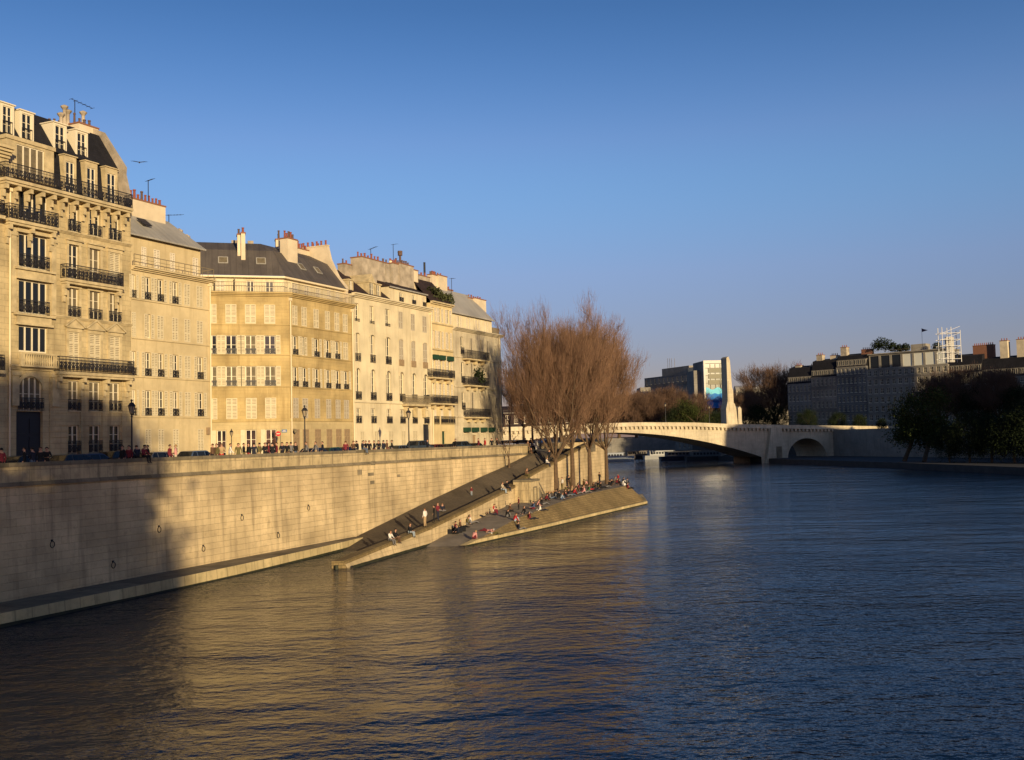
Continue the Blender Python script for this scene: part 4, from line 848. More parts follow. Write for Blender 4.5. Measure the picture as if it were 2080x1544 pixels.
s = MB(); s.face([(-900, -500, 0), (1500, -500, 0), (1500, 900, 0), (-900, 900, 0)]); tag(s.build('river', M['water']), kind='structure')
s = MB(); s.face([(-5000, 900, -.2), (5000, 900, -.2), (5000, 9000, 1), (-5000, 9000, 1)]); tag(s.build('far_ground', plain('distant_ground', (.08, .08, .06), .95)), kind='structure')
# island street
pts = [(-260, -20), (xw(-20) - .7, -20), (xw(141) - .7, 141), (3.6, 156), (11.4, 156), (14.2, 166), (12, 180), (-8, 285), (-26, 300), (-200, 340), (-260, 300)]
s = MB(); s.slab(pts, -1, STREET); tag(s.build('street', M['street']), kind='structure')
def strip(name, a0, a1, y0, y1, z0, z1, mat, fx):
    s = MB(); n = 12
    for i in range(n):
        ya, yb = y0 + (y1 - y0) * i / n, y0 + (y1 - y0) * (i + 1) / n
        s.face([(fx(ya) + a0, ya, z1), (fx(ya) + a1, ya, z1), (fx(yb) + a1, yb, z1), (fx(yb) + a0, yb, z1)]); s.face([(fx(ya) + a0, ya, z0), (fx(ya) + a0, ya, z1), (fx(yb) + a0, yb, z1), (fx(yb) + a0, yb, z0)])
    tag(s.build(name, M[mat]), kind='structure')
strip('pavement', -3.2, -.66, 20, 141, STREET, STREET + .13, 'pave', xw)
s = MB(); n = 2.2
for a, b_ in ((30, 96), (104, 152)):
    p0, p1 = FL.P + FL.d * ((a - 75) / .905), FL.P + FL.d * ((b_ - 75) / .905); q0, q1 = p0 + FL.n * n, p1 + FL.n * n
    s.slab([(p0.x - 1, p0.y), (q0.x, q0.y), (q1.x, q1.y), (p1.x - 1, p1.y)], STREET, STREET + .14)
tag(s.build('pavement', M['pave']), kind='structure')
# quay wall: one thing with face, string course, parapet, coping, footing ledge, mooring rings
qw = thing('quay_wall', 'high pale limestone river wall with weathered parapet below the sunlit houses', 'wall', T(xw(60), 60, 0))
QF = Fac((xw(60.6), 60.6), WD)
def qv(u, y, z): return (u, y, z)
U0, U1 = QF.u(0, 1100) - 35, (141 - 60.6) / WD.y
BAT = 0.35      # batter of the face over its height
s = MB(); n = 40
for i in range(n):
    a, b_ = U0 + (U1 - U0) * i / n, U0 + (U1 - U0) * (i + 1) / n
    s.face([(a, 0, -1), (b_, 0, -1), (b_, BAT, 7.45), (a, BAT, 7.45)], 0, [(a, -1), (b_, -1), (b_, 7.45), (a, 7.45)])
s.face([(U1, 0, -1), (U1, 1.5, -1), (U1, 1.5, 7.45), (U1, BAT, 7.45)])
s.build('wall_face', M['quay'], qw, QF.M)
s = MB(); s.box((U0, BAT - .16, 7.45), (U1 + .1, BAT + .6, 7.58)); s.box((U0, BAT - .1, 7.58), (U1 + .1, BAT + .6, 7.7)); s.build('string_course', M['cap'], qw, QF.M)
s = MB(); s.box((U0, BAT, 7.7), (U1 + .05, BAT + .5, 8.6)); s.build('parapet', M['parapet'], qw, QF.M)
s = MB(); s.box((U0, BAT - .05, 8.6), (U1 + .1, BAT + .56, 8.86)); s.build('coping', M['cap'], qw, QF.M)
s = MB(); L0, L1 = U0, (97.5 - 60.6) / WD.y; n = 14
def lw(u): return lerp([(-40, 3.3), (0, 3.1), (18, 2.6), (32, 1.7), (41, .7)], u)
for i in range(n):
    a, b_ = L0 + (L1 - L0) * i / n, L0 + (L1 - L0) * (i + 1) / n
    s.face([(a, -lw(a), .75), (b_, -lw(b_), .75), (b_, 0.05, .8), (a, 0.05, .8)], 1, [(a, 0), (b_, 0), (b_, 3), (a, 3)])
    s.face([(a, -lw(a) - .12, -.6), (b_, -lw(b_) - .12, -.6), (b_, -lw(b_), .75), (a, -lw(a), .75)], 0, [(a, -.6), (b_, -.6), (b_, .75), (a, .75)])
    s.face([(a, -lw(a) - .15, -.6), (b_, -lw(b_) - .15, -.6), (b_, -lw(b_) - .14, .16 + .06 * math.sin(b_ * 1.3)), (a, -lw(a) - .14, .16 + .06 * math.sin(a * 1.3))], 2)
s.face([(L1, -lw(L1) - .12, -.6), (L1, 0.05, -.6), (L1, .05, .8), (L1, -lw(L1), .75)]); s.build('footing_ledge', [M['bankcurb'], M['cap'], M['weed']], qw, QF.M)
for px, py in ((232, 1148), (327, 1076), (110, 1106), (415, 1115), (495, 1052), (630, 1032), (567, 1088), (-20, 1120)):
    u_, z_ = QF.uz(px, py); s = MB(); yy = BAT * (z_ + 1) / 8.45 - .06
    s.tube([(u_ + .17 * math.cos(a), yy, z_ + .2 * math.sin(a)) for a in [k * math.pi / 7 for k in range(15)]], .024, 6, cap=False); s.box((u_ - .06, yy, z_ + .18), (u_ + .06, yy + .2, z_ + .3)); s.build('mooring_ring', M['iron'], qw, QF.M)
s = MB()
for px, py, a, b_ in ((760, 945, .5, .4), (753, 967, .7, .3), (732, 965, .5, .5), (757, 984, .5, .35), (812, 969, .4, .25)): 
    u_, z_ = QF.uz(px, py); yy = BAT * (z_ + 1) / 8.45; s.box((u_, yy - .02, z_), (u_ + a * 1.6, yy + .2, z_ + b_))
s.build('patched_stone', M['cap'], qw, QF.M)
# ramp surface
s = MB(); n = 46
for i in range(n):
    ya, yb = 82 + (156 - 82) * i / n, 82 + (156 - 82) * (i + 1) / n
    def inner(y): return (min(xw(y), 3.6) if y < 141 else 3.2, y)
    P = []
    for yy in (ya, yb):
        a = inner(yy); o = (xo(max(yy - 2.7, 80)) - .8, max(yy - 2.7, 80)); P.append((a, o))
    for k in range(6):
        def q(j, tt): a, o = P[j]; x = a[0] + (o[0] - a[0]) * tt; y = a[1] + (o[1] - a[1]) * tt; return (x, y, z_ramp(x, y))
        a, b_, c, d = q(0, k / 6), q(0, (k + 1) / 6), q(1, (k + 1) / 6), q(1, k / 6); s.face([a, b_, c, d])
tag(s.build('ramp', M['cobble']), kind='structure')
# outer ramp wall
rw = thing('ramp_wall', 'low sloping stone wall edging the ramp from the river up towards the trees', 'wall', T(xo(100), 100, 0))
s = MB(); ys_ = [79.6] + list(range(80, 167, 2)); L = 0
for ya, yb in zip(ys_, ys_[1:]):
    xa, xb = xo(ya), xo(yb); za, zb_ = zt_(ya), zt_(yb); dL = math.hypot(xb - xa, yb - ya)
    fa, fb = max(0, .9 - max(0, ya - 80) * .05), max(0, .9 - max(0, yb - 80) * .05)       # splayed foot at the tip
    s.face([(xa + fa, ya, -1), (xb + fb, yb, -1), (xb, yb, zb_ - .3), (xa, ya, za - .3)], 0, [(L, -1), (L + dL, -1), (L + dL, zb_ - .3), (L, za - .3)])
    s.face([(xa + .06, ya, za - .3), (xb + .06, yb, zb_ - .3), (xb + .06, yb, zb_), (xa + .06, ya, za)], 1, [(L, 0), (L + dL, 0), (L + dL, .3), (L, .3)])
    s.face([(xa + .06, ya, za), (xb + .06, yb, zb_), (xb - .85, yb, zb_), (xa - .85, ya, za)], 1, [(L, 0), (L + dL, 0), (L + dL, 1), (L, 1)])
    s.face([(xa - .85, ya, za), (xb - .85, yb, zb_), (xb - .85, yb, zb_ - 1.6), (xa - .85, ya, za - 1.6)], 1)
    if ya < 96: s.face([(xa + fa + .03, ya, -.6), (xb + fb + .03, yb, -.6), (xb + fb * .8 + .04, yb, .22), (xa + fa * .8 + .04, ya, .2)], 2)
    L += dL
a = ys_[0]; s.face([(xo(a) - .85, a, -1), (xo(a) + .9, a, -1), (xo(a) + .06, a, zt_(a)), (xo(a) - .85, a, zt_(a))], 1)
s.face([(14.6, 166, -1), (14.6 - 12, 170, -1), (2.6, 170, 8.8), (14.6, 166, 8.8)], 0)
s.build('wall_face', [M['quay'], M['bank'], M['weed']], rw, Matrix())
s = MB(); s.tube([(xo(79.5) - .4, 79.3, -.6), (xo(79.5) - .4, 79.3, .3)], [.2, .14], 8); s.build('mooring_post', M['weed'], rw, Matrix())
# buttress with small stair on the lower quay
d2 = Vector((xo(124) - xo(121), 3)).normalized(); BF = Fac((xo(120.8), 120.8), d2); s = MB(); zb_ = 1.9
s.box((0, -1.9, zb_ - .5), (3.4, .2, 4.55)); s.box((-.08, -2.0, 4.55), (3.5, .2, 4.8), 1)
s.box((1.0, -2.0, 2.2), (1.12, -1.9, 3.8), 1); s.box((2.3, -2.0, 2.2), (2.42, -1.9, 3.8), 1); s.box((1.0, -2.0, 3.8), (2.42, -1.9, 3.95), 1)
bt = s.build('buttress', [M['parapet'], M['cap']], rw, BF.M)
s = MB()
for i in range(10): s.box((3.4 + i * .34, -1.6, 2.0), (3.74 + i * .34, .15, 4.4 - i * .22))
s.face([(3.4, -1.7, 4.9), (6.9, -1.7, 2.7), (6.9, -1.7, 2.2), (3.4, -1.7, 4.6)]); s.build('stair', M['cap'], rw, BF.M)
# lower quay platform and sloping bank
s = MB(); ys_ = [90, 92, 94, 96, 98, 100, 103, 106, 110, 114, 118, 122, 126, 130, 134, 138, 142, 146]
def bx_(y): return xs(y) - .35 - max(0, zp(0, y) - .35) * .95
xse = lambda y: lerp([(90, -8), (94.5, -5.5)] + XS[1:], y) if y < 94.5 else xs(y)
for ya, yb in zip(ys_, ys_[1:]):
    s.face([(xo(ya) - .2, ya, zp(0, ya)), (bx_(ya), ya, zp(0, ya)), (bx_(yb), yb, zp(0, yb)), (xo(yb) - .2, yb, zp(0, yb))])
y = 146; s.face([(xo(146) - .2, 146, 2.7), (bx_(146), 146, 2.7), (16.4, 166, 2.7), (14, 167, 2.7)])
tag(s.build('lower_quay', M['pave']), kind='structure')
s = MB()
for ya, yb in zip(ys_, ys_[1:]):
    za, zb_ = max(zp(0, ya), .36), max(zp(0, yb), .36)
    if ya < 94: za = zp(0, ya); 
    if yb < 94: zb_ = zp(0, yb)
    s.face([(bx_(ya), ya, za), (xs(ya) - .33, ya, min(.36, za)), (xs(yb) - .33, yb, min(.36, zb_)), (bx_(yb), yb, zb_)], 0)
s.face([(bx_(146), 146, 2.7), (xs(146) - .33, 146, .36), (19.5, 164, .36), (16.4, 166, 2.7)], 0); s.face([(16.4, 166, 2.7), (19.5, 164, .36), (19.5, 164, -1), (14, 170, -1), (14, 170, 2.7)], 0)
tag(s.build('sloping_bank', M['bank']), kind='structure')
s = MB(); L = 0
for ya, yb in zip(ys_, ys_[1:]):
    if ya < 94: continue
    dL = math.hypot(yb - ya, xs(yb) - xs(ya)); za, zb_ = min(.40, zp(0, ya) + .14), min(.40, zp(0, yb) + .14)
    s.face([(xs(ya) - .6, ya, za), (xs(ya), ya, za), (xs(yb), yb, zb_), (xs(yb) - .6, yb, zb_)], 0, [(L, .5), (L, 0), (L + dL, 0), (L + dL, .5)]); s.face([(xs(ya), ya, -1), (xs(yb), yb, -1), (xs(yb), yb, zb_), (xs(ya), ya, za)], 0, [(L, -.6), (L + dL, -.6), (L + dL, .4), (L, .4)])
    s.face([(xs(ya) + .02, ya, -1), (xs(yb) + .02, yb, -1), (xs(yb) + .02, yb, .1), (xs(ya) + .02, ya, .1)], 1); L += dL
s.face([(xs(146) - .6, 146, .4), (xs(146), 146, .4), (20.1, 163.7, .4), (19.4, 164, .4)]); s.face([(xs(146), 146, -1), (20.1, 163.7, -1), (20.1, 163.7, .4), (xs(146), 146, .4)])
tag(s.build('quay_kerb', [M['bankcurb'], M['weed']]), kind='structure')
# ================================================================== bridge
M['bridge'] = stone('bridge_stone', (0.56, 0.47, 0.32), (0.50, 0.42, 0.29), 2.2, .7, .015, .75, .25, .5, (.2, .17, .12), .3, .3, bs=.12)
BF_ = Fac((0, 300), (1, .385)); DL = 1.0715
def bz(u): return lerp([(-40, 12.6), (0, 13.15), (20, 13.6), (40, 13.8), (60, 13.4), (73, 12.7), (95, 12.0), (128, 11.0), (150, 10.6)], u)
br = thing('stone_bridge', 'long low stone arch bridge with modillioned cornice spanning the river in the distance', 'bridge', BF_.M @ T(0, 0, 0))
def inarch(u):
    x = u / DL; z = 10.9 - .0033 * (x - 27) ** 2; return z
uP0, uP1 = 84.5, 94.5; ua0, ua1 = BF_.u(1600, 928), BF_.u(1679, 928); uLs = -30
s = MB(); us = [uLs + (uP0 - uLs) * i / 40 for i in range(41)]; WB = 16.0
for a, b in zip(us, us[1:]):
    for y, fl in ((0, 1), (WB, 0)):
        P = [(a, y, inarch(a)), (b, y, inarch(b)), (b, y, bz(b) - 1.2), (a, y, bz(a) - 1.2)]; s.face(P if fl else P[::-1])
    s.face([(a, 0, inarch(a)), (a, WB, inarch(a)), (b, WB, inarch(b)), (b, 0, inarch(b))])
    s.face([(a, 0, bz(a) - 1.2), (b, 0, bz(b) - 1.2), (b, WB, bz(b) - 1.2), (a, WB, bz(a) - 1.2)])
# right part with the small arch
m_ = (ua0 + ua1) / 2; rad = (ua1 - ua0) / 2; zs = 1.2; ztop = BF_.z(1640, 890) ; ry = ztop - zs
def small(u):
    t_ = (u - m_) / rad; return zs + ry * math.sqrt(max(0, 1 - t_ * t_)) if abs(t_) < 1 else -1
us = [uP0, ua0] + [ua0 + (ua1 - ua0) * (1 - math.cos(math.pi * i / 20)) / 2 for i in range(1, 21)] + [128]
for a, b in zip(us, us[1:]):
    za, zb2 = (small(a), small(b)) if (a >= ua0 - 1e-6 and b <= ua1 + 1e-6) else (-1, -1)
    if a == us[1]: za = zs
    if b == us[-2]: zb2 = zs
    for y, fl in ((0, 1), (WB, 0)):
        P = [(a, y, za), (b, y, zb2), (b, y, bz(b) - 1.2), (a, y, bz(a) - 1.2)]; s.face(P if fl else P[::-1])
    s.face([(a, 0, za), (a, WB, za), (b, WB, zb2), (b, 0, zb2)]); s.face([(a, 0, bz(a) - 1.2), (b, 0, bz(b) - 1.2), (b, WB, bz(b) - 1.2), (a, WB, bz(a) - 1.2)])
s.face([(ua0, 0, -1), (ua0, WB, -1), (ua0, WB, zs), (ua0, 0, zs)]); s.face([(ua1, 0, -1), (ua1, 0, zs), (ua1, WB, zs), (ua1, WB, -1)])
s.build('spandrel_wall', M['bridge'], br, BF_.M)
s = MB()                                                  # arch ring slightly proud
us = [uLs + (uP0 - uLs) * i / 40 for i in range(41)]
for a, b in zip(us, us[1:]): s.face([(a, -.12, inarch(a) - .02), (b, -.12, inarch(b) - .02), (b, -.12, inarch(b) + .9), (a, -.12, inarch(a) + .9)]); s.face([(a, -.12, inarch(a) + .9), (b, -.12, inarch(b) + .9), (b, 0, inarch(b) + .9), (a, 0, inarch(a) + .9)]); s.face([(a, 0, inarch(a) - .02), (b, 0, inarch(b) - .02), (b, -.12, inarch(b) - .02), (a, -.12, inarch(a) - .02)])
s.build('arch_ring', M['bridge'], br, BF_.M); s = MB()
pr = None
for i in range(21):
    a = math.pi * i / 20; p = (m_ - rad * math.cos(a), zs + ry * math.sin(a)); q = (m_ - (rad + .8) * math.cos(a), zs + (ry + .8) * math.sin(a))
    if pr: s.prism([pr[0], p, q, pr[1]], -.12, -.005)
    pr = (p, q)
s.build('arch_ring', M['bridge'], br, BF_.M)
s = MB()                                                  # pier with cutwater
s.prism([(uP0 + .5, -1), (uP1 - .5, -1), (uP1 - 2.2, 6.0), (uP1 - 3.2, 11.2), (uP0 + 3, 11.2), (uP0 + 2, 6.0)], -1.6, -.01)
for i in range(2): pass
s.build('pier', M['bridge'], br, BF_.M)
s = MB(); s.box((uP0 + 4.6, -1.75, .2), (uP1 - 3.4, -1.62, 5.2)); s.build('pier_niche', M['cap'], br, BF_.M)
s = MB(); s2 = MB(); s3 = MB(); us = [uLs + i * (150 - uLs) / 50 for i in range(51)]
for a, b in zip(us, us[1:]):
    for mbx, y0, y1, h0, h1 in ((s, -.9, .2, -1.25, -.95), (s2, -.45, .0, -.95, 0.0), (s2, WB, WB + .45, -.95, 0.0)):
        A = [(a, y0, bz(a) + h0), (b, y0, bz(b) + h0), (b, y0, bz(b) + h1), (a, y0, bz(a) + h1)]; mbx.face(A); mbx.face([(a, y0, bz(a) + h1), (b, y0, bz(b) + h1), (b, y1, bz(b) + h1), (a, y1, bz(a) + h1)]); mbx.face([(a, y1, bz(a) + h0), (b, y1, bz(b) + h0), (b, y0, bz(b) + h0), (a, y0, bz(a) + h0)]); mbx.face([(b, y1, bz(b) + h0), (a, y1, bz(a) + h0), (a, y1, bz(a) + h1), (b, y1, bz(b) + h1)])
s.build('cornice', M['bridge'], br, BF_.M); s2.build('parapet', M['bridge'], br, BF_.M)
for i in range(120): x = uLs + 1 + i * 1.45; s3.box((x, -.8, bz(x) - 2.0), (x + .62, .02, bz(x) - 1.26))
s3.build('modillions', M['bridge'], br, BF_.M)
s = MB(); s.box((116, -.06, -1), (128, .02, 9.7)); s.build('pilaster', M['bridge'], br, BF_.M)
# pylon on the bridge: tall tapering stone tower with a stepped back
py_ = at(1486, 858, 346); PF = Fac((py_.x, py_.y), (1, .385)); zb_ = 11.5
k = 346 / F; s = MB()
def pz(py): return EYE + (883 - py) * k
def px_(px): return (px - 1486) * k
out = [(px_(1474.5), zb_), (px_(1474.5), pz(832)), (px_(1479), pz(815)), (px_(1479.5), pz(728)), (px_(1484), pz(725)), (px_(1487.5), pz(733)), (px_(1490), pz(787)), (px_(1492.5), pz(795)), (px_(1493.5), zb_)]
s.prism(out, 0, 3.4); s.prism([(px_(1493.5), zb_), (px_(1493.5), pz(818)), (px_(1497), pz(822)), (px_(1500), pz(832)), (px_(1503), zb_)], .4, 3.2)
s.prism([(px_(1503.2), zb_), (px_(1503.2), pz(830)), (px_(1508), pz(827)), (px_(1511.5), pz(832)), (px_(1511.5), zb_)], .2, 3.0); s.box((px_(1481.5), -.12, pz(835)), (px_(1483.5), 0, pz(775)), 0)
s.build('pylon', M['bridge'], br, PF.M)
s = MB(); s.tube([(px_(1485), 1.5, pz(733)), (px_(1485), 1.5, pz(727))], [1.0, .5], 8); s.build('statue', M['bridge'], br, PF.M)

# ================================================================== lamps
def lamp_proto(h, name='street_lamp'):
    s = MB(); s.lathe([(.24, 0), (.24, .25), (.17, .35), (.16, .8), (.1, 1.0), (.075, 1.3), (.055, h - 1.0), (.09, h - .95), (.05, h - .85), (.16, h - .72)], n=10)
    post = s.mesh('post', M['iron'], smooth=False)
    s = MB(); s.tube([(0, 0, h - .7), (0, 0, h - .18)], [.14, .25], 6); lan = s.mesh('lantern', plain('lantern_glass', (.30, .24, .16), .2, spec=.6))
    s = MB(); s.lathe([(.33, h - .18), (.29, h - .12), (.16, h + .08), (.06, h + .12), (.05, h + .2), (.11, h + .26), (.03, h + .36)], n=6)
    for a in range(6): s.bar((.135 * math.cos(a * math.pi / 3), .135 * math.sin(a * math.pi / 3), h - .7), (.255 * math.cos(a * math.pi / 3), .255 * math.sin(a * math.pi / 3), h - .18), .03)
    cap = s.mesh('lantern_cap', M['iron']); return post, lan, cap
LP = lamp_proto(5.2); PL_ = Fac((xw(60.6) - 1.3 * WD.y, 60.6 + 1.3 * WD.x), WD)
def lamp(Mw, label, sc_=1.0, pr=LP):
    th = thing('street_lamp', label, 'street lamp', Mw @ Matrix.Scale(sc_, 4), 'traditional iron lantern street lamps')
    for nm, me in zip(('post', 'lantern', 'lantern_cap'), pr): inst(nm, me, th)
def lamp_px(px, ytop, Y, zg, label):
    if Y < 125 and px != 470: q = PL_.uz(px, 900)[0]; Y = (PL_.P + PL_.d * q).y
    p = at(px, ytop, Y); h = p.z - zg; lamp(T(p.x, p.y, zg), label, h / 5.56)
lamp_px(267.5, 811, 66.5 + 3, STREET, 'iron lantern lamp post nearest the camera, standing before the plain cream house')
lamp_px(618.5, 823, 97, STREET, 'iron lantern lamp post standing before the river side of the ochre corner house')
lamp_px(829.5, 829, 118, STREET, 'iron lantern lamp post before the long pale house, beside its dark doorway')
lamp_px(1351, 817, 318, 12.8, 'lamp post on the distant bridge, left of the blue-bannered tower')
lamp_px(1440, 822, 325, 12.4, 'lamp post on the distant bridge just below the blue banner')
lamp_px(470, 871, 97, STREET, 'small grey-blue lantern post between the ground-floor windows of the ochre corner house')
# no-entry sign
p = at(569.5, 881, 100); sg = thing('road_sign', 'round red no-entry sign with white bar on a thin grey pole', 'road sign', T(p.x, p.y, STREET))
s = MB(); s.tube([(0, 0, 0), (0, 0, p.z - STREET + .3)], .04, 8); s.build('pole', M['irong'], sg)
r_ = .24; s = MB(); s.M = Matrix.Translation((-.19, -.06, p.z - STREET)) @ Matrix.Rotation(math.pi / 2, 4, 'X'); s.tube([(0, 0, 0), (0, 0, .03)], r_, 20); s.M = None; s.build('sign_disc', plain('sign_red', (.6, .02, .03), .5), sg)
s = MB(); s.box((-.19 - .16, -.1, p.z - STREET - .045), (-.19 + .16, -.092, p.z - STREET + .045)); s.build('sign_bar', M['white'], sg)

# ================================================================== cars
def car_meshes():
    L, Wd = 4.1, 1.66; body_ = [(-2.05, .35), (-2.05, .78), (-1.9, .92), (-1.0, 1.0), (.95, 1.0), (1.85, .86), (2.05, .68), (2.05, .35)]
    s = MB(); s.prism(body_, -Wd / 2, Wd / 2)
    roof = [(-1.75, .95), (-1.35, 1.38), (-1.15, 1.43), (.25, 1.45), (.45, 1.41), (1.2, .95)]
    n = len(roof)
    L_ = [(x, -.80 + max(0, z - .95) * .34, z) for x, z in roof]; R_ = [(x, -y, z) for x, y, z in L_]
    for i in range(n - 1): s.face([L_[i], L_[i + 1], R_[i + 1], R_[i]][::-1])
    s.face(L_); s.face(R_[::-1]); bodym = s
    g = MB(); 
    for sg_ in (-1, 1):
        for a, b_, c, d in (((-1.55, 1.0), (-.95, 1.0), (-.95, 1.36), (-1.32, 1.34)), ((-.87, 1.0), (0, 1.0), (0, 1.37), (-.87, 1.37)), ((.08, 1.0), (.98, 1.0), (.45, 1.35), (.08, 1.37))):
            g.face([(x, sg_ * (.812 - max(0, z - .95) * .34), z) for x, z in (a, b_, c, d)][::sg_])
    g.face([(1.17, -.7, 1.0), (1.17, .7, 1.0), (.5, .62, 1.4), (.5, -.62, 1.4)]); g.face([(-1.73, -.7, 1.0), (-1.73, .7, 1.0), (-1.37, .62, 1.38), (-1.37, -.62, 1.38)][::-1])
    w_ = MB(); 
    for i in range(1): w_.tube([(0, -.1, 0), (0, .1, 0)], .31, 14)
    h = MB(); h.box((2.03, -.16, -.08), (2.07, .16, .08))
    return bodym.mesh('body', M['dark']), g.mesh('windows', M['glass']), w_.mesh('wheel', plain('tyre_rubber', (.015, .015, .015), .8)), h.mesh('headlight', plain('headlight_glass', (.6, .6, .6), .2))
CAR = car_meshes()
def car(Mw, c, label, sc_=1.0, hgt=1.0, group='cars parked and driving along the quay street'):
    th = thing('parked_car', label, 'car', Mw @ Matrix.Diagonal((sc_, sc_, sc_ * hgt, 1)), group)
    o = inst('body', CAR[0], th); mt = cached(('paint',) + c, lambda: plain('car_paint', c, .3, .2, spec=.5)); o.material_slots[0].link = 'OBJECT'; o.material_slots[0].material = mt
    inst('windows', CAR[1], th)
    for x in (-1.3, 1.3):
        for y in (-.74, .74): inst('wheel', CAR[2], th, W[th.name] @ T(x, y, .31))
    for y in (-.58, .58): inst('headlight', CAR[3], th, W[th.name] @ T(0, y, .68))
CARS = [(60, 3.4, (.012, .012, .014), 'black car in the shadow at the far left behind the parapet', 1.0), (152, 3.6, (.03, .035, .04), 'dark car just left of the blue-grey car, in shadow', 1.0), (187, 5.2, (.035, .05, .09), 'dull blue car in shadow below the ornate house windows', 1.0), (245, 5.0, (.01, .01, .012), 'black car behind the seated people near the first lamp post', 1.1),
 (322, 4.4, (.20, .19, .17), 'light grey small car between the first lamp post and the standing couple', 1.0), (401, 4.4, (.08, .11, .17), 'slate-blue car before the cream house', 1.0), (640, 4.6, (.012, .022, .09), 'deep blue car beside the second lamp post', .95), (674, 4.8, (.012, .07, .04), 'dark green car right of the deep blue car', .95), (700, 4.8, (.012, .014, .014), 'black car right of the dark green car', .95),
 (812, 4.6, (.05, .09, .15), 'steel-blue car left of the third lamp post', .95), (852, 5.0, (.04, .06, .09), 'grey-blue van right of the third lamp post', 1.2), (884, 5.0, (.16, .012, .015), 'red car before the dark doorway', .95), (912, 5.0, (.015, .017, .02), 'black car before the green doorway', .95), (938, 5.0, (.03, .05, .08), 'dark blue car at the foot of the grey end house', 1.15), (965, 4.6, (.015, .015, .017), 'black car right of the dark blue car at the end house', .95)]
for px, off, c, lb, hg in CARS:
    # point on a line parallel to the parapet, `off` m behind it
    CF = Fac((xw(60.6) - off * WD.y, 60.6 + off * WD.x), WD); u_, _ = CF.uz(px, 900); p = CF.P + CF.d * u_
    car(T(p.x, p.y, STREET, math.atan2(WD.y, WD.x)), c, lb, .97 if hg < 1.2 else 1.05, hg)
for i, (px, Y, c, lb) in enumerate([(1035, 149, (.02, .03, .08), 'dark blue car at the head of the ramp, by the trees'), (1062, 152, (.015, .02, .05), 'navy car next to the dark blue car at the head of the ramp'), (1120, 176, (.012, .012, .014), 'black car behind the thick tree trunks at the quay corner'), (1168, 178, (.02, .02, .022), 'charcoal car right of the black one at the quay corner'), (1200, 175, (.012, .014, .012), 'very dark green car at the outer corner of the quay')]):
    p = at(px, 890, Y); car(T(p.x, p.y, STREET, .2 + i * .07), c, lb, 1.0, 1.1)
s = MB(); P0 = at(1085, 890, 158); tag(s, None) if False else None
hd = thing('parapet_wall', 'dark low stone parapet at the quay corner behind the tree trunks', 'wall', T(13, 167, STREET))
s = MB(); 
for (xa, ya), (xb, yb) in (((11.6, 156), (14.3, 166.2)), ((14.3, 166.2), (11.8, 182)), ((11.8, 182), (-6, 280))):
    d = Vector((xb - xa, yb - ya, 0)).normalized(); n_ = Vector((-d.y, d.x, 0)) * .45; s.slab([(xa, ya), (xb, yb), (xb + n_.x, yb + n_.y), (xa + n_.x, ya + n_.y)], STREET - .5, STREET + .95)
s.build('parapet', M['cap'], hd, Matrix())

# ================================================================== boats beneath the bridge
def boat(px, py, Y, L_, cw, cabc, label, rz, cab=True):
    p = at(px, py, Y); th = thing('houseboat', label, 'boat', T(p.x, p.y, 0, rz), 'boats moored beyond the bridge')
    s = MB(); n = 10; prev = None; w_ = L_ * .15
    for i in range(n + 1):
        x = -L_ / 2 + L_ * i / n; f = 1 - abs(i / n - .45) ** 3 * 5 if i > 5 else 1 - abs(i / n - .45) ** 3 * 2.5; f = max(f, .04); z1 = 1.5 + (.7 if i > 7 else 0) * (i - 7) / 3
        ring = [(x, -w_ * f * .6, -.4), (x, -w_ * f, z1), (x, w_ * f, z1), (x, w_ * f * .6, -.4)]
        if prev:
            for j in range(3): s.face([prev[j], ring[j], ring[j + 1], prev[j + 1]][::-1])
        else: s.face(ring)
        prev = ring
    s.build('hull', plain('hull_paint', cw, .5), th)
    s = MB(); s.box((-L_ * .38, -w_ * .75, 1.5), (L_ * .22, w_ * .75, 3.3)); s.box((-L_ * .4, -w_ * .8, 3.3), (L_ * .25, w_ * .8, 3.45)); cb = s.build('cabin', plain('cabin_paint', cabc, .5), th)
    s = MB(); nn = 8
    for i in range(nn): x = -L_ * .36 + L_ * .56 * i / nn; s.box((x, -w_ * .75 - .03, 2.1), (x + L_ * .045, -w_ * .75 - .005, 2.9))
    s.build('cabin_windows', M['glass'], cb)
boat(1348, 918, 430, 17, (.34, .34, .34), (.3, .3, .3), 'white river boat seen under the middle of the arch', 0.15)
boat(1246, 912, 400, 16, (.3, .33, .35), (.25, .27, .3), 'pale grey boat at the left under the arch beside the trees', .1)
boat(1392, 921, 400, 20, (.03, .035, .05), (.05, .05, .06), 'dark barge to the right of the white boat under the arch', .1)
boat(1440, 921, 390, 18, (.05, .05, .05), (.08, .09, .09), 'dark houseboat nearest the bridge pier', .1)
boat(1298, 916, 440, 14, (.06, .05, .05), (.1, .08, .07), 'small dark boat left of the white river boat', .1)

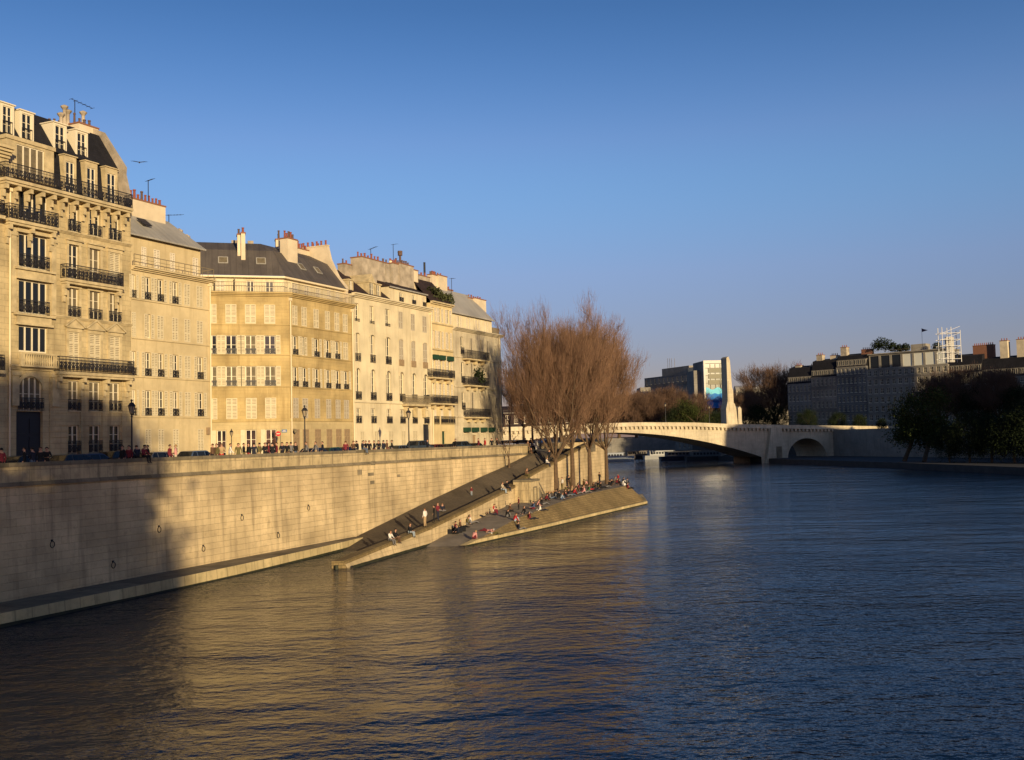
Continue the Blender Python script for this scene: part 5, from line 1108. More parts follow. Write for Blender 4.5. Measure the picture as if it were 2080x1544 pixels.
# ================================================================== right bank
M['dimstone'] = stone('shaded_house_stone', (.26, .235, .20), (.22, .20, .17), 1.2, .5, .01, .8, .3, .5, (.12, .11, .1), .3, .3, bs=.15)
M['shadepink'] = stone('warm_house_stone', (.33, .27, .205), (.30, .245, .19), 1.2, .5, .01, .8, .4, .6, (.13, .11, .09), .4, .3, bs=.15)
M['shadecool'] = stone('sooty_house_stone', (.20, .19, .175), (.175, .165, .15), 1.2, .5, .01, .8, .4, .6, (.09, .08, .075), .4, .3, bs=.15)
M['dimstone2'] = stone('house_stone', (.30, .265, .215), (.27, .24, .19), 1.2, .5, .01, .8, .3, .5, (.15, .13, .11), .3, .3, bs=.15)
RB = Fac((175.7, 355), (.7, -.714))
s = MB(); s.slab([(82, 319), (93.8, 259), (100.8, 204), (112, 110), (150, -100), (1200, -100), (1200, 900), (50, 900), (82, 560), (76, 380)], -1, 1.5); tag(s.build('right_bank_quay', M['street']), kind='structure')
s = MB(); s.slab([(104.5, 343), (130.5, 262), (142, 190), (150, 100), (175, -100), (1200, -100), (1200, 900), (80, 900), (100, 480), (97, 400)], 1.4, 9.2); tag(s.build('right_bank_street', M['street']), kind='structure')
rq = thing('quay_wall', 'shaded stone quay wall of the right bank, right of the bridge arch', 'wall', T(130, 262))
s = MB(); pts = [(104, 343.5), (130, 261.7), (141.5, 190), (149.5, 100), (174, -100)]; L = 0
for a, b in zip(pts, pts[1:]):
    d = math.dist(a, b); n_ = ((b[1] - a[1]) / d, -(b[0] - a[0]) / d)
    P = [(a[0], a[1], 1.4), (b[0], b[1], 1.4), (b[0], b[1], 10.1), (a[0], a[1], 10.1)]; s.face(P, 0, [(L, 0), (L + d, 0), (L + d, 9), (L, 9)])
    s.face([(a[0], a[1], 10.1), (b[0], b[1], 10.1), (b[0] + .5, b[1] + .2, 10.1), (a[0] + .5, a[1] + .2, 10.1)]); s.face([(a[0] + .5, a[1] + .2, 9), (b[0] + .5, b[1] + .2, 9), (b[0] + .5, b[1] + .2, 10.1), (a[0] + .5, a[1] + .2, 10.1)][::-1]); L += d
s.build('wall_face', M['dimstone2'], rq, Matrix())

WIN_R = {}
def block(name, label, cat, fac, u0, u1, z0, ze, floors, ncol, mat, roof='slate', rh=4.5, depth=12, dorm=True, glassy='glass', wf=.5, group='buildings of the right bank', extra=None, shut=None, maxw=95):
    th = thing(name, label, cat, fac.M @ T(u0, 0, z0), group); fh = (ze - z0) / floors; cw = (u1 - u0) / ncol; ops = []
    for i in range(floors):
        for j in range(ncol):
            if len(ops) >= maxw: break
            c = u0 + cw * (j + .5); hw = min(.65, cw * wf / 2); ops.append((c - hw, c + hw, z0 + fh * (i + .22), z0 + fh * (i + .82)))
    s = MB(); wall_face(s, u0, u1, z0, ze, ops, depth=.3); body(s, u0, u1, z0, ze, depth); s.build('wall', M[mat], th, fac.M)
    w_ = round(ops[0][1] - ops[0][0], 2); h_ = round(ops[0][3] - ops[0][2], 2)
    def mk():
        q = MB(); q.face([(-w_/2, 0, 0), (w_/2, 0, 0), (w_/2, 0, h_), (-w_/2, 0, h_)], 0)
        for x in (-w_/2, -.05, w_/2 - .1): q.box((x, -.06, 0), (x + .1, -.005, h_), 1)
        for z in (0, h_ * .5, h_ - .1): q.box((-w_/2 + .1, -.05, z), (w_/2 - .1, -.008, z + .08), 1)
        q.box((-w_/2 - .15, -.42, -.14), (w_/2 + .15, -.22, .02), 1)
        return q.mesh('window', [M[glassy], M['white']])
    me = cached(('rw', w_, h_, glassy), mk)
    for o in ops: inst('window', me, th, fac.M @ T((o[0] + o[1]) / 2, .24, o[2]))
    s = MB()
    for i in range(1, floors + 1):
        z = z0 + fh * i; s.box((u0, -.3 if i in (2, floors - 1) else -.12, z - .2), (u1, 0.02, z)); 
        if i in (2, floors - 1): rail_panel(s, (u0 + .2, -.28, z), (u1 - .2, -.28, z), .9, .5, 0, .05, 1)
    s.build('cornice', [M['dimstone2'], M['iron']], th, fac.M)
    if roof:
        s = MB(); pr = [(.3, ze), (1.9, ze + rh), (depth / 2, ze + rh + 1.0), (depth - 1.9, ze + rh), (depth, ze)]
        for (ya, za), (yb, zb2) in zip(pr, pr[1:]): s.face([(u0, ya, za), (u1, ya, za), (u1, yb, zb2), (u0, yb, zb2)])
        s.face([(u0, y, z) for y, z in pr][::-1]); s.face([(u1, y, z) for y, z in pr]); rf = s.build('roof', M[roof], th, fac.M)
        if dorm:
            def mkd():
                q = MB(); q.box((-.75, 0, 0), (.75, 1.6, 2.1), 0); q.box((-.9, -.1, 2.1), (.9, 1.7, 2.28), 0); q.face([(-.5, -.02, .3), (.5, -.02, .3), (.5, -.02, 1.9), (-.5, -.02, 1.9)], 1); q.box((-.05, -.06, .3), (.05, -.03, 1.9), 2); return q.mesh('dormer', [M['dimstone2'], M['glass'], M['white']])
            for j in range(ncol): inst('dormer', cached(('dm',), mkd), th, fac.M @ T(u0 + cw * (j + .5), .5, ze + .5))
    if extra: extra(th, fac, u0, u1, ze)
    return th
def stacks(*lst):
    def f(th, fac, u0, u1, ze):
        for fr, wd, h, mt, y in lst:
            u = u0 + (u1 - u0) * fr; s = MB(); s.box((u, y, ze), (u + wd, y + 2.4, ze + h), 0); s.box((u - .1, y - .1, ze + h), (u + wd + .1, y + 2.5, ze + h + .2), 1); c = s.build('chimney', [M[mt], M['brickcap']], th, fac.M)
            n = max(2, int(wd / .7))
            for i in range(n): q = MB(); q.lathe([(.18, 0), (.14, .8)], n=6); q.build('chimney_pot', M['pot'], c, fac.M @ T(u + wd * (i + .5) / n, y + 1, ze + h + .2))
    return f
def ru(px): return RB.u(px, 800)
zR = lambda px, py: RB.z(px, py)
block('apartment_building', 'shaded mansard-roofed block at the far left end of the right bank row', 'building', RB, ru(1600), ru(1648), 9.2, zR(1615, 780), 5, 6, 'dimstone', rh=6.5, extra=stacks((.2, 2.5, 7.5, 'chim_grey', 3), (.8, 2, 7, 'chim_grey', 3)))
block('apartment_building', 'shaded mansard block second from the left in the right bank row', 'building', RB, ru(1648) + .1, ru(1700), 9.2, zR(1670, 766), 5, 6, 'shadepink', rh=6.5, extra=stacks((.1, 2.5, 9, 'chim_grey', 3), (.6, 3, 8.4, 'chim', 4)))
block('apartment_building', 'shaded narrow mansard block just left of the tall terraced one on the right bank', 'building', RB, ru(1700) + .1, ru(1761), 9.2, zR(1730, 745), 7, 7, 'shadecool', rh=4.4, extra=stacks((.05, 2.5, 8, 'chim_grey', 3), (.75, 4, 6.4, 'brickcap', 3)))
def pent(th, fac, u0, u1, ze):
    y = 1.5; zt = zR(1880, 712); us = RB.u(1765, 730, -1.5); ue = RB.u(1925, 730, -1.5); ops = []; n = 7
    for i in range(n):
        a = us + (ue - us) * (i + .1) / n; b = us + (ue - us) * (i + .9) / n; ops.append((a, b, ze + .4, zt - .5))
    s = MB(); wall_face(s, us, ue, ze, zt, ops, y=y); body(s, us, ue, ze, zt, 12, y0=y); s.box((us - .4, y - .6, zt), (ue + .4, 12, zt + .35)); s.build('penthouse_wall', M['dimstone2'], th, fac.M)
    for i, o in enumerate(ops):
        q = MB(); q.box((o[0], y + .2, o[2]), (o[1], y + .25, o[3])); q.build('window', plain('sunlit_pane', (.62, .6, .5), .8) if i > 2 else M['glass'], th, fac.M)  # pale panes carry the sunlight on the right-hand glass in their colour
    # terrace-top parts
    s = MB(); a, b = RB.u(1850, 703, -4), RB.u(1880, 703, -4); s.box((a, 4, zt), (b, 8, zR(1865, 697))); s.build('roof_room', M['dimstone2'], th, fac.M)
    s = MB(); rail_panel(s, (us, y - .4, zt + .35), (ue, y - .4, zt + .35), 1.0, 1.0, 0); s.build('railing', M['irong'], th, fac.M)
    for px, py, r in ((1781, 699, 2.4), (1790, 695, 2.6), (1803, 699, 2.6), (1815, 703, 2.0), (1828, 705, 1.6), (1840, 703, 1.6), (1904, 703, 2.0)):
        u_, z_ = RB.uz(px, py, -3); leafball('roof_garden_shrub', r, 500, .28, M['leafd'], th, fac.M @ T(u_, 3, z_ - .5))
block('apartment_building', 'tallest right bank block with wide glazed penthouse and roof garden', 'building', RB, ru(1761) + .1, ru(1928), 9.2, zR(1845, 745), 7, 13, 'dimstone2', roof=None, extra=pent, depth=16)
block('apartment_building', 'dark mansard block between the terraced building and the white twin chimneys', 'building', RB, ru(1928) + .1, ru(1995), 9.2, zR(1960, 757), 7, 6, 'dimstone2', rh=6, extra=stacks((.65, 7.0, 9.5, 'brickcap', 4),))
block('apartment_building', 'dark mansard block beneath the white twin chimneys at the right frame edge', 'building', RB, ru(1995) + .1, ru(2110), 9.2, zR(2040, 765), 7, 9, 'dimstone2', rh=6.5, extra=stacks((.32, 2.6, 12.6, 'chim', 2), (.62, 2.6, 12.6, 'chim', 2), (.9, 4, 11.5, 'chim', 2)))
# two added blocks outside the frame, placed and sized to shade this bank
CASTER_ROW = Fac((152, 288), (1, -.3))
block('apartment_building', 'taller added block just outside the right frame edge, shading the right bank row', 'building', CASTER_ROW, 0, 36, 9.2, 49, 9, 9, 'dimstone2', rh=4)
block('apartment_building', 'lower added block beside the taller one outside the frame, shading the row', 'building', CASTER_ROW, 36.1, 84, 9.2, 38, 8, 10, 'dimstone2', rh=3)
CS = Fac((134, 168), (1, -.42))  # added unseen block, set here to cast shade on bridge and quay
block('shade_caster_block', 'large added steep-roofed block outside the frame, shading bridge and right bank quay', 'building', CS, 0, 70, 1.5, 31, 8, 11, 'dimstone2', rh=9, depth=30, group=None)
# scaffold, flag
sx = at(1934, 720, 318); th = thing('scaffold', 'white lattice scaffold tower rising above the right bank roofs', 'scaffold', T(sx.x, sx.y, 30)); s = MB(); k = 318 / F
w_ = 5.6; z0 = 30; z1 = EYE + (870 - 663) * k
for x in (-w_/2, 0, w_/2):
    for y in (0, 3): s.bar((x, y, 0), (x, y, z1 - z0 - (0 if x < w_/2 else 1)), .16)
zz = 1
while zz < z1 - z0:
    for y in (0, 3): s.bar((-w_/2 - .8, y, zz), (w_/2, y, zz), .14)
    for x in (-w_/2, 0, w_/2): s.bar((x, 0, zz), (x, 3, zz), .14)
    s.bar((-w_/2, 0, zz), (w_/2 * (1 if int(zz) % 4 else -1), 0, zz + 2), .1)
    zz += 2
s.build('scaffold_frame', plain('scaffold_white', (.5, .48, .46), .5), th, T(sx.x, sx.y, 30))
s = MB(); s.box((-1.2, 1, 0), (1.2, 2, z1 - z0 - 3)); s.build('sheeting', plain('scaffold_sheet', (.4, .37, .33), .8), th, T(sx.x, sx.y, 30))
fx = at(1872, 667, 340); th = thing('flagpole', 'thin flagpole with a small dark flag above the tallest right bank block', 'flagpole', T(fx.x, fx.y, 36)); s = MB(); s.bar((0, 0, 0), (0, 0, fx.z - 36), .07); s.build('pole', M['irong'], th)
s = MB(); h = fx.z - 36
for i in range(6): a, b = i * .35, (i + 1) * .35; s.face([(a, math.sin(a * 3) * .15, h - 1.25 + i * .1), (b, math.sin(b * 3) * .15, h - 1.15 + i * .1 ), (b, math.sin(b * 3) * .15, h - .02 - (i + 1) * .12), (a, math.sin(a * 3) * .15, h - i * .12)])
s.build('flag', plain('flag_cloth', (.05, .03, .06), .9), th)

# ================================================================== far buildings beyond the bridge
IM = Fac((at(1310, 800, 600).x, 600), (.42, -.907))
iu = lambda px: IM.u(px, 800)
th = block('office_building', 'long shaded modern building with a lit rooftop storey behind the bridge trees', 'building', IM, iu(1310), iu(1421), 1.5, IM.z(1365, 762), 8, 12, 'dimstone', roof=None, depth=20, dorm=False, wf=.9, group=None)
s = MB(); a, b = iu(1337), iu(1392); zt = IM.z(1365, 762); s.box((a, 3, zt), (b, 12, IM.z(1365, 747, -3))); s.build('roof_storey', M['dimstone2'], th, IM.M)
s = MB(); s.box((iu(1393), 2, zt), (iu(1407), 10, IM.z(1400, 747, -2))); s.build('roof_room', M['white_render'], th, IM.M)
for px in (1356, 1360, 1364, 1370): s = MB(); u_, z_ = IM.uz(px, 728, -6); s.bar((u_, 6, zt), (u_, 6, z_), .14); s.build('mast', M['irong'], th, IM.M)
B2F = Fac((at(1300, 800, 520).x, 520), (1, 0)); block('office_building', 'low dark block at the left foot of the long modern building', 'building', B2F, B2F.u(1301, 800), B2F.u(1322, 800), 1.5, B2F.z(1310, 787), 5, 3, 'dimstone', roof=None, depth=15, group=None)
# glass-fronted tower with blue banner
GF = Fac((at(1431, 800, 450).x, 450), (1, .12)); g0, g1 = 0.0, GF.u(1479, 800); z0 = 9; zt = GF.z(1455, 732)
th = thing('glass_tower', 'white-framed glass-fronted tower with a blue underwater banner, lit by the sun', 'building', GF.M @ T(0, 0, z0)); s = MB()
s.box((g0, 0, z0), (g0 + .7, 1.2, zt)); s.box((g1 - .6, 0, z0), (g1, 1.2, zt)); s.box((g0 + .7, 0, zt - 1.3), (g1 - .6, 1.2, zt)); s.build('frame', plain('white_panel', (.56, .52, .45), .5), th, GF.M)
s = MB(); s.box((g0 + .1, 1.21, z0), (g1 - .1, 16, zt - .1)); s.box((g0 - 3, 5, z0), (g0 + .09, 16, zt - 4)); s.build('body', M['dimstone'], th, GF.M)  # dark stone puts the shade of the tower's flank into its colour
s = MB(); s.box((g0 + .71, .8, z0), (g1 - .61, 1.2, zt - 1.31)); s.build('glazing', plain('tinted_glass', (.10, .095, .06), .15, spec=.6, var=.5, vs=.3), th, GF.M)
s = MB()
for i in range(1, 4): x = g0 + .9 + (g1 - g0 - 1.6) * i / 4; s.box((x - .12, .55, z0), (x + .12, .79, zt - 1.6))
for i in range(1, 10): z = z0 + (zt - z0) * i / 10; s.box((g0 + .9, .6, z - .1), (g1 - .7, .78, z + .1))
s.build('mullions', M['dimstone2'], th, GF.M)
s = MB(); za, zb2 = GF.z(1455, 745), GF.z(1455, 790)
for i in range(3): z = zb2 + 2 + i * 2.6; s.box((g0 + 2.2, .5, z), (g1 - 2.2, .58, z + 1.9))
s.build('blind_panel', plain('pale_blind', (.24, .22, .15), .7), th, GF.M)
b0, b1, bt, bb = g0 + .8, g1 - .9, GF.z(1455, 789), GF.z(1455, 829)
s = MB(); nn = 16
for i in range(nn):
    xa, xb = b0 + (b1 - b0) * i / nn, b0 + (b1 - b0) * (i + 1) / nn; wv = lambda i_: bt - 2.3 + .25 * math.sin(i_ * 1.1)
    top = lambda i_: bt + .5 * math.sin(i_ * .7 + 1); cut = lambda i_: bb + max(0, 3 - i_) * .8
    s.face([(xa, .3, wv(i)), (xb, .3, wv(i + 1)), (xb, .3, top(i + 1)), (xa, .3, top(i))], 0); s.face([(xa, .3, cut(i)), (xb, .3, cut(i + 1)), (xb, .3, wv(i + 1)), (xa, .3, wv(i))], 1)
    s.face([(xa, .45, cut(i)), (xa, .45, top(i)), (xb, .45, top(i + 1)), (xb, .45, cut(i + 1))], 1)
wh = [(b0 + 1.6, bt - 5.2), (b0 + 3.5, bt - 4.6), (b0 + 5.4, bt - 3.3), (b0 + 6.3, bt - 3.6), (b1 - .4, bt - 5.6), (b1 - 1.2, bt - 6.0), (b0 + 3.6, bt - 6.2)]
s.face([(x, .27, z) for x, z in wh], 2)
s.build('banner', [plain('banner_cyan', (.15, .50, .62), .6), plain('banner_blue', (.01, .16, .48), .6), plain('banner_navy', (.008, .07, .26), .6)], th, GF.M)
# low sunlit building right of the pylon, brown block left of the trees
LF = Fac((at(1495, 800, 520).x, 520), (1, -.1)); block('stone_building', 'low sunlit stone building between the bridge pylon and the bare tree', 'building', LF, LF.u(1495, 800), LF.u(1604, 800), 9, LF.z(1550, 790), 4, 14, 'dimstone2', roof='zinc', rh=1.2, dorm=False, depth=12, group=None)
LB = Fac((at(1022, 850, 380).x, 380), (1, .1)); block('brick_building', 'low reddish building between the last grey house and the trees beyond the bridge', 'building', LB, 0, LB.u(1160, 850), 9, LB.z(1060, 838), 2, 8, 'tile', roof='tile', rh=1.6, dorm=False, depth=12, group=None)
# far bank under the arch
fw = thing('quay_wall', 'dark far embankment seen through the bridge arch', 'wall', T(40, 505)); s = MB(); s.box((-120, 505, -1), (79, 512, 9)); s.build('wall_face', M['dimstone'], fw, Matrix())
# ================================================================== trees
class Tree:
    def __init__(s, seed): s.r = np.random.default_rng(seed); s.segs = []; s.tw = []
def grow_bare(seed, H, fork, spread, n_limb=5, lean=(0, 0), rad=.36, dens=1.0, up=.9, minz=.3, twl=1.3, cell=1.2, shoots=10):
    """returns (trunk segments [(p,q,r0,r1)], twig array) for a bare upright-branching tree"""
    r = np.random.default_rng(seed); segs = []; tips = []
    def limb(p, d, L, r0, lvl):
        n = max(3, int(L / (1.1 if lvl < 2 else .7))); pts = [p]; rr_ = r0
        for i in range(n):
            d = d + np.array([0, 0, .16 * up]) + r.normal(size=3) * .11; d /= np.linalg.norm(d); q = p + d * L / n; r1 = r0 * (1 - .8 * (i + 1) / n)
            segs.append((p, q, rr_, r1, lvl)); f = (i + 1) / n
            if lvl < 3 and f > (.25 if lvl else .2):
                for _ in range({0: 1, 1: 2, 2: 2}[lvl]):
                    if r.random() < (.95 if lvl else .8) * dens ** .3:
                        a = r.normal(size=3); a -= a.dot(d) * d; a /= np.linalg.norm(a); nd = d * .75 + a * (.75 - .15 * lvl); nd[2] = abs(nd[2]) * .8 + .12; nd /= np.linalg.norm(nd)
                        limb(q, nd, L * r.uniform(.34, .55) * (1.15 - .35 * f), r1 * .6, lvl + 1)
            if lvl >= 1: tips.append((q, d, lvl))
            p = q; rr_ = r1
    base = np.zeros(3); top = np.array([lean[0], lean[1], fork]); mid = top * .5 + np.array([lean[0] * -.15, 0, 0])
    segs.append((base, mid, rad * 1.25, rad, 0)); segs.append((mid, top, rad, rad * .85, 0))
    for i in range(n_limb):
        a = 2 * math.pi * (i + r.uniform(-.3, .3)) / n_limb; el = r.uniform(.55, 1.25) if i else 1.5
        d = np.array([math.cos(a) * math.cos(el) * spread, math.sin(a) * math.cos(el) * spread, math.sin(el)]); d /= np.linalg.norm(d)
        limb(top, d, (H - fork) * r.uniform(.62, .9) * (1.0 if i else 1.05), rad * r.uniform(.34, .5), 0)
    P = []; seen = set(); C0 = np.array([lean[0], lean[1], fork])
    for q, d, l in tips:
        key = tuple(np.floor(q / cell).astype(int))
        if key in seen: continue
        seen.add(key); o0 = q - C0; o0[2] *= .3; o0 /= (np.linalg.norm(o0) + .5)
        for _ in range(int(shoots * dens * r.uniform(.5, 1.4))):
            dd = np.array([0, 0, up]) + o0 * .35 + d * .25 + r.normal(size=3) * np.array([.34, .34, .22]); dd /= np.linalg.norm(dd); L = r.uniform(.6, 1.6) * twl; o = q + r.normal(size=3) * cell * .5
            P.append((o, o + dd * L))
    return segs, np.array(P)
def tree_meshes(seed, bark, twig, tw=.02, **k):
    segs, P = grow_bare(seed, **k); s = MB()
    tk, bn = MB(), MB()
    for p, q, r0, r1, l in segs:
        n = 8 if l == 0 else (5 if l == 1 else 3); (tk if l < 2 else bn).tube([Vector(p), Vector(q)], [max(r0, .028), max(r1, .02)], n, cap=False)
    r = np.random.default_rng(seed + 5); A, B = P[:, 0], P[:, 1]; d = B - A; x = r.normal(size=A.shape); x -= (x * d).sum(1)[:, None] / (d * d).sum(1)[:, None] * d; x /= np.linalg.norm(x, axis=1)[:, None]
    y = np.cross(d, x); y /= np.linalg.norm(y, axis=1)[:, None]; V = np.stack([A + x * tw, A - x * tw * .5 + y * tw * .87, A - x * tw * .5 - y * tw * .87, B], 1).reshape(-1, 3); n0 = len(bn.v)
    verts = bn.v + [tuple(v) for v in V.tolist()]; f = []
    for i in range(len(A)): b = n0 + 4 * i; f += [(b, b + 1, b + 3), (b + 1, b + 2, b + 3), (b + 2, b, b + 3)]
    me = bpy.data.meshes.new('crown'); me.from_pydata(verts, [], bn.f + f); me.materials.append(twig); me.update()
    return tk.mesh('trunk', bark, smooth=False), me
def tree(name, label, cat, Mw, tm, group=None):
    th = thing(name, label, cat, Mw, group); inst('trunk', tm[0], th); inst('crown', tm[1], th); return th
TB = [tree_meshes(11, M['bark'], M['twig'], H=26, fork=5.0, spread=1.2, n_limb=9, rad=.58, dens=1.0, up=.8),
      tree_meshes(23, M['bark'], M['twig'], H=25, fork=6.5, spread=1.05, n_limb=8, rad=.46, dens=1.0),
      tree_meshes(37, M['bark'], M['twig'], H=22, fork=6.0, spread=1.2, n_limb=8, rad=.4, dens=1.0)]
G_ = 'bare trees growing on the lower quay'
def foot(px, py, zf): return on_surf(px, py, zf)
for i, (px, py, Y, k, rz, sc_, lb) in enumerate([
    (1130, 1001, 137, 0, .4, 1.0, 'thick-trunked bare tree at the left of the quay group, forking low'),
    (1164, 994, 142, 1, 2.0, .99, 'straight-trunked bare tree second from left in the quay group'),
    (1199, 987, 147, 1, 4.1, .93, 'bare tree third from left in the quay group, before the pale wall'),
    (1233, 984, 151, 2, .9, .96, 'slim bare tree at the outer right end of the quay group')]):
    p = at(px, py, Y); tree('bare_tree', lb, 'tree', T(p.x, p.y, zp(0, Y) - .1) @ Matrix.Diagonal(((.7 if i else .56) * sc_, (.7 if i else .56) * sc_, .87 * sc_, 1)) @ Matrix.Rotation(rz, 4, 'Z'), TB[k], G_)
TS = tree_meshes(51, M['bark'], M['twigd'], H=16, fork=4.5, spread=1.1, n_limb=4, rad=.2, dens=.7); TY = tree_meshes(52, M['bark'], M['twigd'], H=5.2, fork=1.2, spread=1.5, n_limb=3, rad=.12, dens=.5, twl=.35, cell=.7, shoots=5)
G2 = 'trees behind the lower quay group'
for px, Y, z, tm, rz, sc_, lb, g in [
    (1036, 172, STREET, TS, 0, 1.0, 'slender bare tree just right of the last grey house', G2), (1082, 176, STREET, TS, 2, .98, 'slender bare tree behind the head of the ramp', G2),
    (1177, 182, STREET, TB[2], 1, .85, 'bare tree on the upper quay behind the straight trunks', G2), (1213, 188, STREET, TB[1], 3, .78, 'bare tree on the upper quay seen between the two right-hand trunks', G2), (1140, 190, STREET, TB[2], 5, .9, 'bare tree on the upper quay behind the thick forked trunk', G2),
    (1064, 185, STREET, TB[2], 4, .62, 'tree with fine twigs just left of the thick forked trunk', G2),
    (1033, 131.5, None, TY, 0, 1.0, 'small forked sapling growing from the ramp edge by the quay wall', None)]:
    p = at(px, 900, Y); z_ = z if z is not None else z_ramp(p.x, p.y)
    tree('bare_tree' if g else 'sapling', lb, 'tree', T(p.x, p.y, z_ - .05, rz) @ Matrix.Scale(sc_, 4), tm, g)
# bare brown tree and bushes beyond the bridge
TF = tree_meshes(71, M['bark'], M['twigd'], H=17, fork=3.5, spread=1.8, n_limb=9, rad=.5, dens=1.8, tw=.035)
for px, ytop, Y, z, rz, lb, m_ in [(1568, 746, 440, 9.2, 0, 'round bare brown tree left of the right bank row', None), (1318, 800, 420, 9, 1, 'brown bare tree beyond the bridge left of the long modern building', None), (1345, 790, 430, 9, 3, 'reddish bare tree standing before the long modern building', None), (1392, 800, 425, 9, 4.5, 'bare tree right of the reddish one before the modern building', None), (1512, 800, 430, 9.2, 2, 'dark bare tree right of the bridge pylon', None), (1255, 800, 420, 9, .6, 'bare tree beyond the bridge behind the quay tree crowns', None), (1210, 800, 430, 9, 5.6, 'bare tree far beyond the bridge between the quay trunks', None), (1290, 800, 440, 9, 2.7, 'bare tree far beyond the bridge at the edge of the quay crowns', None)]:
    p = at(px, ytop, Y); h = p.z - z; tree('bare_tree', lb, 'tree', T(p.x, p.y, z, rz) @ Matrix.Diagonal((h / 15, h / 15, h / 18.5, 1)), TF, 'bare trees beyond the bridge')
def leafy(seed, H, cr, mat, n=5200, clumps=34, sz=.28, lean=0.0, squash=.8):
    s = MB(); r = random.Random(seed); s.tube([(0, 0, 0), (lean * .5, 0, H * .25), (lean, 0, H * .5)], [.4, .32, .2], 7)
    for i in range(7): a = i * .9 + r.random(); s.tube([(lean * .9, 0, H * .45), (lean + math.cos(a) * cr * .4, math.sin(a) * cr * .4, H * .62), (lean + math.cos(a) * cr * .7, math.sin(a) * cr * .7, H * .75)], [.16, .1, .04], 5)
    me = leafmesh(cr, n, sz, mat, seed, 'crown', squash, clumps); me.transform(Matrix.Translation((lean, 0, H - cr * squash * 1.0))); return s.mesh('trunk', M['bark']), me
LT = [leafy(3, 14, 6.0, M['leafd'], 15000, 70, .17, 0, 1.08), leafy(4, 15, 6.3, M['leafb'], 9000, 60, .16, 0, 1.1), leafy(5, 12, 5.0, M['leaf'], 8000, sz=.17, lean=2.5, squash=1.0)]
G3 = 'shaded trees along the right bank'
for i, (px, ytop, Y, z, k, lb) in enumerate([
    (1408, 812, 400, 8, 2, 'yellow-green budding bush beyond the bridge before the modern building'), (1420, 826, 395, 8, 2, 'low yellow-green bush left of the banner tower foot'), (1375, 822, 400, 8, 0, 'dark bush between the bridge lamp and the yellow-green bush'), (1455, 836, 400, 8, 0, 'dark low bush below the blue banner'),
    (1540, 822, 420, 9.2, 0, 'dark shrub mass below the bare brown tree'), (1580, 826, 420, 9.2, 0, 'dark shrub mass at the foot of the far left block'), (1640, 832, 380, 9.2, 0, 'dark clipped tree before the far left block'), (1700, 838, 360, 9.2, 0, 'dark tree on the street right of the small arch'), (1745, 842, 350, 9.2, 0, 'dark low tree before the shaded row'),
    (1830, 800, 262, 1.5, 2, 'olive-green leaning willow on the lower quay right of the bridge'), (1870, 792, 255, 1.5, 2, 'second olive-green leaning tree on the lower quay'), (1905, 770, 280, 9.2, 1, 'brown budding tree before the tall terraced block'), (1940, 752, 275, 9.2, 1, 'tall rust-brown tree left of centre in the dark right bank clump'), (1985, 784, 265, 9.2, 0, 'dark green tree amid the right bank clump'), (2025, 752, 262, 9.2, 1, 'rust-brown tree below the white twin chimneys'), (2065, 785, 255, 9.2, 0, 'dark tree at the right frame edge on the street'),
    (1925, 862, 245, 1.5, 0, 'dark tree on the lower quay right of the leaning willows'), (1965, 838, 240, 1.5, 0, 'broad dark tree on the lower quay near the right edge'), (2010, 842, 236, 1.5, 0, 'black-green tree on the lower quay second from the right edge'), (2055, 838, 230, 1.5, 0, 'black-green tree on the lower quay at the right edge'), (2100, 814, 225, 1.5, 0, 'dark tree on the lower quay cut by the right frame edge'), (1790, 850, 330, 9.2, 0, 'small dark street tree left of the willows')]):
    p = at(px, ytop, Y); h = p.z - z; H0 = (14, 15, 12)[k]; 
    if k == 1: tree('bare_tree', lb, 'tree', T(p.x, p.y, z, i * 1.3) @ Matrix.Diagonal((h / 16, h / 16, h / 18.5, 1)), TF, G3)
    else: tree('leafy_tree', lb, 'tree', T(p.x, p.y, z, i * 1.3 if k != 2 else 3.1 + i) @ Matrix.Diagonal((h / H0 * (1 + .12 * math.sin(i * 2.1)), h / H0 * (1 + .12 * math.cos(i)), h / H0, 1)), LT[k], G3)
# tall leafy trees on the island bank behind the camera: they shade the near wall
LB_ = [leafy(91, 26, 9.5, M['leafd'], 10500, 60, .55, 0, .8), leafy(92, 24, 8.5, M['leafd'], 9000, 46, .5, 0, 1.0)]
for x, y, z, k, sc_, lb in SHADE_TREES: tree('leafy_tree', lb, 'tree', T(x, y, z, x) @ Matrix.Scale(sc_, 4), LB_[k], 'tall trees on the bank behind the viewpoint')
s = MB(); s.slab([(-80, -90), (40, -90), (40, -14), (-80, -14)], -1, 6.5); tag(s.build('near_bank', M['street']), kind='structure')
